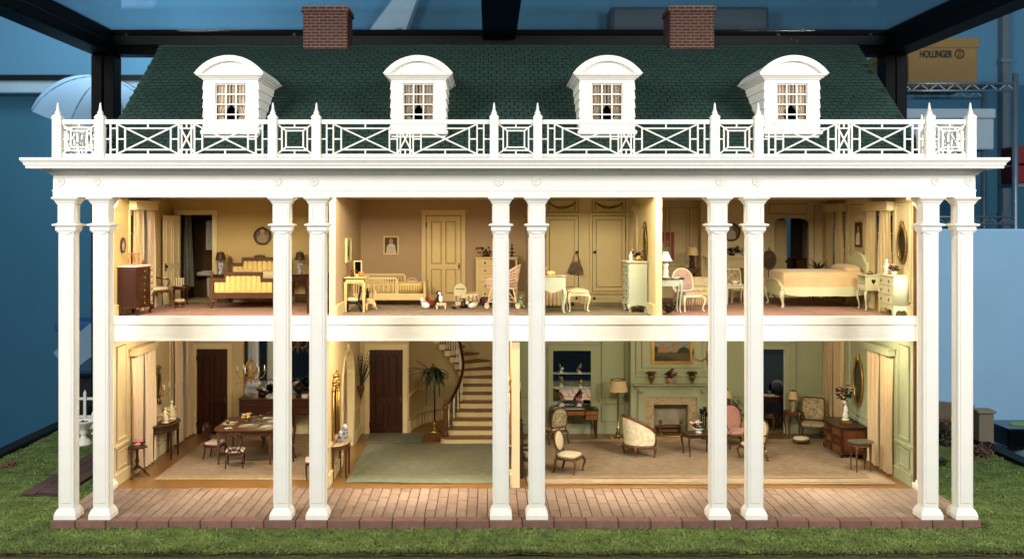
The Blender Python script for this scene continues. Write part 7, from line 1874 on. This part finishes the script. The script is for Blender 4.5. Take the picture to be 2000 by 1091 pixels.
t = thing('wall_sconce', 'little gilt wall light on the dressing room wall by column', 'wall light', (1.102, 4.0, 5.1), 90)
MB().cbox(-.04,.04,-.03,-.002,-.16,.16,.01).build('back_plate', M['oldgold'], t); MB().tube([(0,-.03,-.05),(0,-.12,-.08),(0,-.13,.0)], .012, 6).build('arm', M['gold'], t); MB().lathe([(.018,.0),(.016,.14)], (0,-.13), 8).build('candle', M['china'], t)
t = thing('skirted_stool', 'gold pleated skirt stool behind the vanity legs', 'stool', (PX(1082,4.9), 4.95, Uz))
MB().pillow((0,0,.42),(.50,.40,.12),.6,16,6).build('seat', M['tuft'], t)
for k in range(16):
    a = 2*PI*k/16; MB().pillow((.235*math.cos(a),.19*math.sin(a),.22),(.10,.085,.38),1,8,6,.4).build('pleat', M['curtain_gold'], t)
xs_ = PX(1128,3.75); t = thing('vanity_stool', 'painted stool with needlework seat and cabriole legs', 'stool', (xs_, 3.80, Uz), 8)
legs4(t, M['ivory'], .42, .30, .42, 'cab', .034, .016)
sc_ = [(-.25,.42),(.25,.42),(.25,.35)]+[(.25-.5*i/14, .345+.035*abs(math.sin(PI*i/14))) for i in range(1,14)]+[(-.25,.35)]
MB().prism(sc_, 'xz', -.185, -.165).prism(sc_, 'xz', .165, .185).box(-.245,-.225,-.165,.165,.36,.42).box(.225,.245,-.165,.165,.36,.42).build('apron', M['ivory'], t)
MB().pillow((0,0,.455),(.52,.40,.12),.5,18,8,.6).build('seat', M['brocade'], t)
t = thing('white_gloves', 'pair of pale gloves lying on the needlework stool', 'gloves', (xs_+.01, 3.76, Uz+.515), 15)
for s_ in (-1,1):
    m = MB().pillow((.0,s_*.04,.012),(.14,.05,.024),.8,10,5)
    for q in range(4): m.tube([(.06,s_*.04+(-.018+.012*q),.012),(.11-.006*abs(q-1),s_*.04+(-.022+.0145*q),.010)], .007, 5)
    m.tube([(.01,s_*.04+.022,.012),(.05,s_*.04+.045,.010)], .008, 5); m.build('glove', M['ivory'], t)
t = thing('dark_slippers', 'pair of dark slippers beneath the needlework stool', 'slippers', (PX(1114,5.3), 5.3, Uz))
for s_ in (-1,1): MB().pillow((s_*.06,0,.05),(.09,.24,.10),.9,12,7).build('slipper', M['iron'], t)
# tall duck egg chest: drawers face -x
t = thing('lingerie_chest', 'tall duck egg chest with five drawers facing the stool', 'chest', (3.42, 3.92, Uz), -90)
MB().cbox(-.50,.50,-.26,.22,1.14,1.17,.015).build('top', M['ivory'], t)
MB().box(-.46,.46,-.21,.21,.16,1.139).build('carcass', PB, t)
sp = [(-.46,.24),(-.46,.16),(-.40,.12)]+[(-.36+.72*i/10, .15-.02*math.cos(2*PI*i/10)) for i in range(11)]+[(.40,.12),(.46,.16),(.46,.24)]
MB().prism([(p[0],p[1]) for p in sp], 'xz', -.23, -.211).build('apron', PB, t)
sp2 = [(-.21,.24),(-.21,.12)]+[(-.15+.3*i/8, .14+.03*math.sin(PI*i/8)) for i in range(9)]+[(.21,.12),(.21,.24)]
MB().prism(sp2, 'yz', .461, .475).build('apron', PB, t)
for k in range(5):
    o = MB().cbox(-.42,.42,-.232,-.211,.21+.182*k,.38+.182*k,.008).build('drawer', PB, t)
    for xx in (-.22,.22): MB().cbox(xx-.025,xx+.025,-.245,-.232,.27+.182*k,.32+.182*k,.006).build('handle', M['iron'], o)
for sx in (-1,1):
    for sy in (-1,1): cab(sx*.41, sy*.17, .17, sx*.9, sy*.9, .045, .024).build('leg', PB, t)
mirror_oval('narrow oval mirror in dark gilt frame above the duck egg chest', (3.652, 3.75, 5.28), .40, .76, -90, M['oldmirror'], M['oldgold'])
tc = Uz+1.171
figurine('white and pink china figurine on the duck egg chest', (3.28, 3.66, tc), .22, M['china'], -40)
flowers('dark_posy', 'dark posy of dried flowers on the duck egg chest', (3.46, 3.85, tc), M['iron'], [(.05,0),(.06,.06),(.05,.08)], 9, .13, [M['dryflower'], M['leaf'], M['flower']], h0=.10, size=.045, leafn=24)
t = thing('brass_bowl', 'rounded brass bowl on the duck egg chest before the mirror', 'bowl', (3.44, 3.58, tc)); MB().lathe([(.06,0),(.10,.03),(.11,.07),(.08,.10),(.07,.10),(.09,.06),(.0,.03)], n=18).build('bowl', M['brass'], t); MB().ball((0,0,.09), .06, 8, .5).build('lid', M['ivory'], t)
# ---- panelled bedroom
t = table_round('demilune_table', 'duck egg demilune table with dark top carrying a lamp', (PX(1306,3.4), 3.4, Uz), .36, .30, .80, M['darkwood'], PB, 'cab', 4, apron=.15)
lamp('figure_lamp', 'white figure lamp with pleated shade on the demilune table', (PX(1300,3.4), 3.4, Uz+.801), .60, M['china'], M['china'], .155, .055, .22, 'figure')
t = thing('desk_letters', 'pale letters lying on the demilune table top', 'letters', (PX(1318,3.3), 3.28, Uz+.801), 20); MB().cbox(-.10,.10,-.05,.05,0,.012,.004).build('envelope', M['china'], t); MB().cbox(-.06,.12,-.04,.05,.013,.022,.004).move(Matrix.Rotation(R(20),4,'Z')).build('sheet', M['palepink'], t)
chair('tufted_chair', 'round backed mauve tufted chair with painted frame', (PX(1345,3.9), 3.92, Uz), 22, .56, .52, .40, .52, M['ivory'], M['mauve'], 'cab', 'round', tuft=True, bw=.54, gap=.05)
t = thing('wall_poster', 'rose pink framed silhouette picture on the panelled wall', 'picture', (PX(1300,8.17), 8.166, PZ(480,8.17)))
MB().box(-.23,.23,-.03,0,-.38,.38).build('frame', mat('rose_panel', (.62,.33,.28), .7, .08, 4), t); MB().prism([(-.18,-.36),(.10,-.36),(.12,-.05),(.05,.05),(-.18,.05)], 'xz', -.036, -.031).build('figure', M['tapestry'], t)
for k in range(3): MB().box(-.16+.09*k,-.10+.09*k,-.036,-.031,.07,.14).build('emblem', M['tapestry'], t)
t = thing('chaise_longue', 'cream skirted chaise behind the mauve tufted chair', 'chaise', (PX(1358,5.6), 5.6, Uz))
MB().cbox(-.46,.52,-.30,.30,.10,.36,.04).build('base', M['tuft'], t); MB().pillow((.02,0,.40),(1.0,.62,.16),.3,20,8,.5).build('cushion', M['brocade'], t)
MB().pillow((-.36,.05,.62),(.30,.56,.56),.5,14,8,.6).build('backrest', M['brocade'], t); MB().pillow((.10,.28,.52),(.80,.14,.34),.4,14,8,.5).build('back_roll', M['brocade'], t)
for k in range(18): MB().pillow((-.43+.055*k,-.305,.14),(.055,.05,.27),1,8,6,.4).build('skirt_pleat', M['curtain_gold'], t)
table_round('lamp_table', 'small dark table in the corner behind the chaise', (PX(1351,7.3), 7.3, Uz), .22, .2, .84, M['walnut'], M['walnut'], 'turn', 3)
lamp('corner_lamp', 'dim lamp with drum shade behind the cream chaise', (PX(1352,7.3), 7.3, Uz+.842), .56, M['darkwood'], M['lampshade'], .17, .12, .22, 'figure')
t = thing('basket_table', 'black wire basket plant stand at the partition foot', 'plant stand', (PX(1305,3.05), 3.0, Uz))
MB().tube([(.16*math.cos(2*PI*i/16),.16*math.sin(2*PI*i/16),.26) for i in range(16)], .014, 5, closed=True).build('rim', M['iron'], t)
for k in range(12):
    a = 2*PI*k/12; MB().tube([(.16*math.cos(a),.16*math.sin(a),.26),(.13*math.cos(a+.4),.13*math.sin(a+.4),.14),(.04*math.cos(a+.6),.04*math.sin(a+.6),.05)], .009, 4).build('wire', M['iron'], t)
MB().lathe([(.11,0),(.11,.02),(.03,.05)], n=12).build('foot', M['oldgold'], t); MB().pillow((0,0,.19),(.22,.22,.16),1,12,6).build('moss', M['darkwood'], t)
# boudoir fireplace
fy = 7.75; fa, fb = PX(1374,fy), PX(1478,fy); mz = PZ(499,fy)
bf_ = hp(MB().box(fa-.06, PX(1412,fy), fy, 8.169, U, mz+.4).box(PX(1452,fy), fb+.06, fy, 8.169, U, mz+.4).box(PX(1412,fy), PX(1452,fy), fy, 8.169, PZ(523,fy), mz+.4).box(fa-.06, fb+.06, fy, 8.169, mz+.4, CU), 'boudoir_chimney_breast', P_)
MB().box(fa, fb, fy-.15, fy-.001, mz-.05, mz).box(fa+.06, fb-.06, fy-.09, fy-.001, mz-.11, mz-.051).build('mantel_shelf', P_, bf_)
MB().box(PX(1412,fy)-.2, PX(1412,fy), fy-.05, fy-.001, U, mz-.111).box(PX(1452,fy), PX(1452,fy)+.2, fy-.05, fy-.001, U, mz-.111).box(PX(1412,fy), PX(1452,fy), fy-.05, fy-.001, PZ(523,fy), mz-.111).build('surround', P_, bf_)
MB().box(PX(1412,fy)-.01, PX(1452,fy)+.01, 8.1, 8.165, U, PZ(523,fy)).build('firebox', bpy.data.materials['sooty_stone'], bf_)
for xx in (fa+.1, fb-.1): MB().prism([(fy-.001,mz-.112),(fy-.12,mz-.112),(fy-.10,mz-.2),(fy-.04,mz-.28),(fy-.001,mz-.4)], 'yz', xx-.05, xx+.05).build('bracket', P_, bf_)
picture('round_mantel_picture', 'round dark framed picture above the boudoir mantel', (PX(1428,fy), fy-.002, PZ(453,fy)), .50, .50, M['darkwood'], [mat('dusk_canvas', (.30,.27,.22), .4, .3, 6)]+sitter(1.0, dress=(.66,.62,.54)), oval=True, fw=.045)
flowers('mantel_foliage', 'brown dried foliage on the boudoir mantel between the columns', (PX(1430,fy-.08), fy-.08, mz+.001), M['darkwood'], [(.06,0),(.08,.05),(.05,.08)], 8, .24, [M['dryflower'], M['leaf']], h0=.09, size=.05, leafn=50, up=.6)
t = thing('blue_vase', 'small blue white vase at end of the boudoir mantel', 'vase', (PX(1453,fy-.08), fy-.08, mz+.001)); MB().lathe([(.04,0),(.07,.08),(.05,.16),(.06,.2)], n=14).build('body', M['bluechina'], t); MB().lathe([(.06,.198),(.065,.206)], n=14, cap=False).build('rim', M['gold'], t)
xt = PX(1434,5.8); t = thing('tea_table', 'small cream rectangular table with white tea things', 'table', (xt, 5.8, Uz))
MB().cbox(-.26,.26,-.20,.20,.47,.50,.01).build('top', M['ivory'], t); MB().box(-.23,.23,-.17,.17,.42,.469).build('apron', M['ivory'], t); legs4(t, M['ivory'], .42, .3, .42, 'turn', .03, .016)
t = thing('tea_set', 'white tea pot and cups on the cream table', 'tea set', (xt, 5.78, Uz+.501))
MB().lathe([(.05,0),(.075,.04),(.06,.09),(.02,.10),(.0,.11)], n=14).tube([(.06,0,.05),(.10,0,.07),(.12,0,.10)], [.018,.014,.01], 6).build('tea_pot', M['china'], t)
for dx, dy in ((-.14,-.06),(.13,-.08)): MB().lathe([(.055,0),(.06,.006),(.03,.008),(.03,.05),(.035,.05)], (dx,dy), 12).build('cup', M['china'], t)
chair('lattice_chair', 'pale lattice backed chair by the boudoir hearth', (PX(1440,6.4), 6.5, Uz), 8, .44, .42, .38, .40, M['ivory'], M['tapestry'], 'sq', 'sq')
t = thing('pole_screen', 'dark oval floral pole screen beside the arched doorway', 'screen', (PX(1502,7.4), 7.4, Uz))
MB().disc((0,1.05), .17, .24, -.02, .01, 24).build('panel', M['darkwood'], t); MB().ring((0,1.05), .18, .25, .02, .015, -.01, 24).build('frame', M['walnut'], t); MB().lathe([(.02,.12),(.016,1.34),(.03,1.36),(.0,1.4)], n=10).build('pole', M['walnut'], t)
for k in range(3):
    a = R(90+120*k); MB().tube([(0,0,.2),(.1*math.cos(a),.1*math.sin(a),.15),(.2*math.cos(a),.2*math.sin(a),0)], .018, 6).build('leg', M['walnut'], t)
m = MB()
for k in range(9): m.ball((rnd.uniform(-.09,.09), -.025, 1.05+rnd.uniform(-.14,.14)), .03, 6)
m.build('floral_motif', M['dryflower'], t)
# day bed
bx, by_ = 8.12, 5.42; BL, BD = 2.1, 1.36
t = thing('painted_bed', 'painted single bed with peach cover and shaped headboard', 'bed', (bx, by_, Uz))
IV = mat('celadon_ivory_paint', (.82,.82,.66), .42, .03, 3)
def scallop(L): 
    P = [(-L/2,.50),(L/2,.50),(L/2,.34)]
    for i in range(1, 40):
        u = 1-i/40; P.append((-L/2+L*u, .335-.06*abs(math.sin(PI*u*2))**.7-.05*math.exp(-((u-.5)/.08)**2)))
    P.append((-L/2,.34)); return P
for s_ in (-1,1): MB().prism(scallop(BL-.10), 'xz', s_*BD/2-.022, s_*BD/2+.022).build('side_rail', IV, t)
def ends(x, hgt, nm):
    n = 24; P = [(BD/2,.28),(-BD/2,.28),(-BD/2,hgt*.80)]
    for i in range(n+1):
        u = -1+2*i/n; z = hgt*.82+hgt*.18*max(0,math.cos(PI*u/2*1.2))**.5+(.03 if .62 < abs(u) < .9 else 0); P.append((BD/2*u*.98, z))
    P.append((BD/2,hgt*.80))
    o = MB().prism(P, 'yz', x-.03, x+.03).build(nm, IV, t)
    MB().tube([(x-.035,p[0]*.98,p[1]-.02) for p in P[3:-1]], .024, 6).build('carved_edge', IV, o)
    return o
ends(BL/2-.02, 1.34, 'headboard'); ends(-BL/2+.02, .68, 'footboard')
for sx in (-1,1):
    for sy in (-1,1): cab(sx*(BL/2-.04), sy*(BD/2-.03), .40, sx*.9, sy*.9, .065, .028).build('leg', IV, t)
MB().pillow((-.02,0,.66),(BL-.10,BD-.02,.46),.12,40,14,.28).build('mattress_cover', M['bedcover'], t)
MB().pillow((BL/2-.32,0,.90),(.42,BD-.12,.26),.35,24,10,.8).build('pillow', M['bedcover'], t)
MB().grid(lambda u,v: (-BL/2+.06+(BL-.12)*u, -BD/2-.0-.006*math.sin(u*40), .50+.22*v), 50, 4).build('cover_edge', M['bedcover'], t)
# heart night table
t = thing('heart_night_table', 'cream night table with heart cut out beside bed', 'night table', (9.02, 4.28, Uz))
W2, D2 = .19, .26
MB().cbox(-W2-.02,W2+.02,-D2-.02,D2+.02,.80,.83,.01).build('top', IV, t)
MB().box(-W2,W2,-D2,-D2+.02,.46,.799).box(-W2,W2,D2-.02,D2,.46,.799).box(W2-.02,W2,-D2+.02,D2-.02,.46,.799).box(-W2,W2-.02,-D2+.02,D2-.02,.46,.48).box(-W2,W2-.02,-D2+.02,D2-.02,.62,.64).build('carcass', IV, t)
hp_ = [(.0,-.05)]+[(.045*q*1.0, z) for q, z in ((.9,.0),(1.1,.03),(.95,.06),(.5,.07),(0,.045),(-.5,.07),(-.95,.06),(-1.1,.03),(-.9,.0))]
MB().prism([(p[0], .66+p[1]) for p in hp_], 'xz', -D2-.004, -D2-.001).build('heart', M['iron'], t)
MB().box(-W2-.012,-W2-.001,-D2+.03,D2-.03,.49,.61).build('drawer', IV, t)
for sx in (-1,1):
    for sy in (-1,1): cab(sx*(W2-.03), sy*(D2-.03), .46, sx*.7, sy*.7, .03, .015).build('leg', IV, t)
t = thing('spectacles', 'small gold rimmed dish on the heart night table', 'dish', (8.98, 4.15, Uz+.831)); MB().lathe([(.05,0),(.10,.025),(.11,.035),(.07,.02)], n=16, sy=.7).build('dish', M['oldgold'], t); MB().tube([(-.06,0,.05),(0,0,.08),(.06,0,.05)], .01, 5).build('handle', M['oldgold'], t)
t = thing('bow_chest', 'pale green chest with three drawers and scroll feet', 'chest', (9.10, 3.06, Uz), -90)
# local: drawers face -y -> world -x
b = lambda u: -.17-.0*math.sin(PI*u)
MB().cbox(-.46,.46,-.20,.19,.86,.89,.012).build('top', IV, t)
sidec = [(-.17,.17),(-.17,-.17)]
MB().box(-.42,.42,-.165,.185,.22,.859).build('carcass', IV, t)
MB().lathe([(.18,.22),(.18,.859)], (.42,.01), 16, sx=.28, a0=-PI/2, a1=PI/2, sm=True).build('bow_end', IV, t)
for k in range(3):
    o = MB().cbox(-.40,.40,-.182,-.166,.245+.205*k,.435+.205*k,.006).build('drawer', IV, t)
    for xx in (-.22,.22): MB().cbox(xx-.024,xx+.024,-.195,-.182,.31+.205*k,.37+.205*k,.008).build('handle', M['oldgold'], o)
ft = [(-.42,.219),(-.42,.0),(-.36,.0),(-.33,.10),(-.24,.14),(-.12,.12),(0,.16),(.12,.12),(.24,.14),(.33,.10),(.36,0),(.42,0),(.42,.219)]
MB().prism(ft, 'xz', -.165, -.145).build('front_apron', IV, t)
ft2 = [(-.17,.219),(-.17,0),(-.135,0),(-.115,.08),(-.07,.125),(0,.11),(.07,.125),(.12,.08),(.145,0),(.18,0),(.18,.219)]
MB().prism(ft2, 'yz', .44, .465).build('end_apron', IV, t)
figurine('white bell skirted figurine on the pale green chest', (9.02, 3.22, Uz+.892), .34, M['china'], -70)
flowers('small_bouquet', 'small mixed bouquet in a white vase on pale green chest', (9.10, 2.98, Uz+.892), M['china'], [(.05,0),(.06,.05),(.05,.08)], 9, .12, [M['dryflower'], M['flower'], M['yellowfl']], h0=.10, size=.045, leafn=24)
mirror_oval('oval bedroom mirror in gilt frame above the pale green chest', (RXW-.004, 2.97, 5.30), .46, .78, -90, M['oldmirror'], M['oldgold'])
picture('full_length_portrait', 'small gilt portrait of a lady in white on panelled wall', (RXW-.003, 5.70, PZ(458,5.7)), .42, .62, M['oldgold'], [DARKP]+sitter(1.3, dress=(.86,.82,.72)), rz=-90, fw=.05)
t = thing('window_seat_plant', 'dark spiky plant on low stand behind the bed', 'plant', (PX(1598,7.6), 7.6, Uz+.6))
MB().lathe([(.08,0),(.12,.14),(.13,.16)], n=14).build('pot', M['iron'], t)
for k in range(22):
    a = rnd.uniform(0,2*PI); m = MB(); frond(m, (0,0,.15), (math.cos(a),math.sin(a),rnd.uniform(.5,2.2)), rnd.uniform(.2,.42), rnd.uniform(.3,1.4), 7, .03); m.build('frond', M['leaf'], t)
table_round('plant_table', 'dark low table under the spiky plant behind the bed', (PX(1598,7.6), 7.6, Uz), .30, .24, .598, M['darkwood'], M['darkwood'], 'turn', 4)
t = thing('passage_cabinet', 'small wooden cabinet in the dark passage beyond the arch', 'cabinet', (PX(1570,9.6), 9.7, Uz))
MB().cbox(-.24,.24,-.2,.2,.0,.98,.01).build('body', M['walnut'], t); MB().cbox(-.27,.27,-.22,.22,.982,1.01,.01).build('top', M['darkwood'], t)
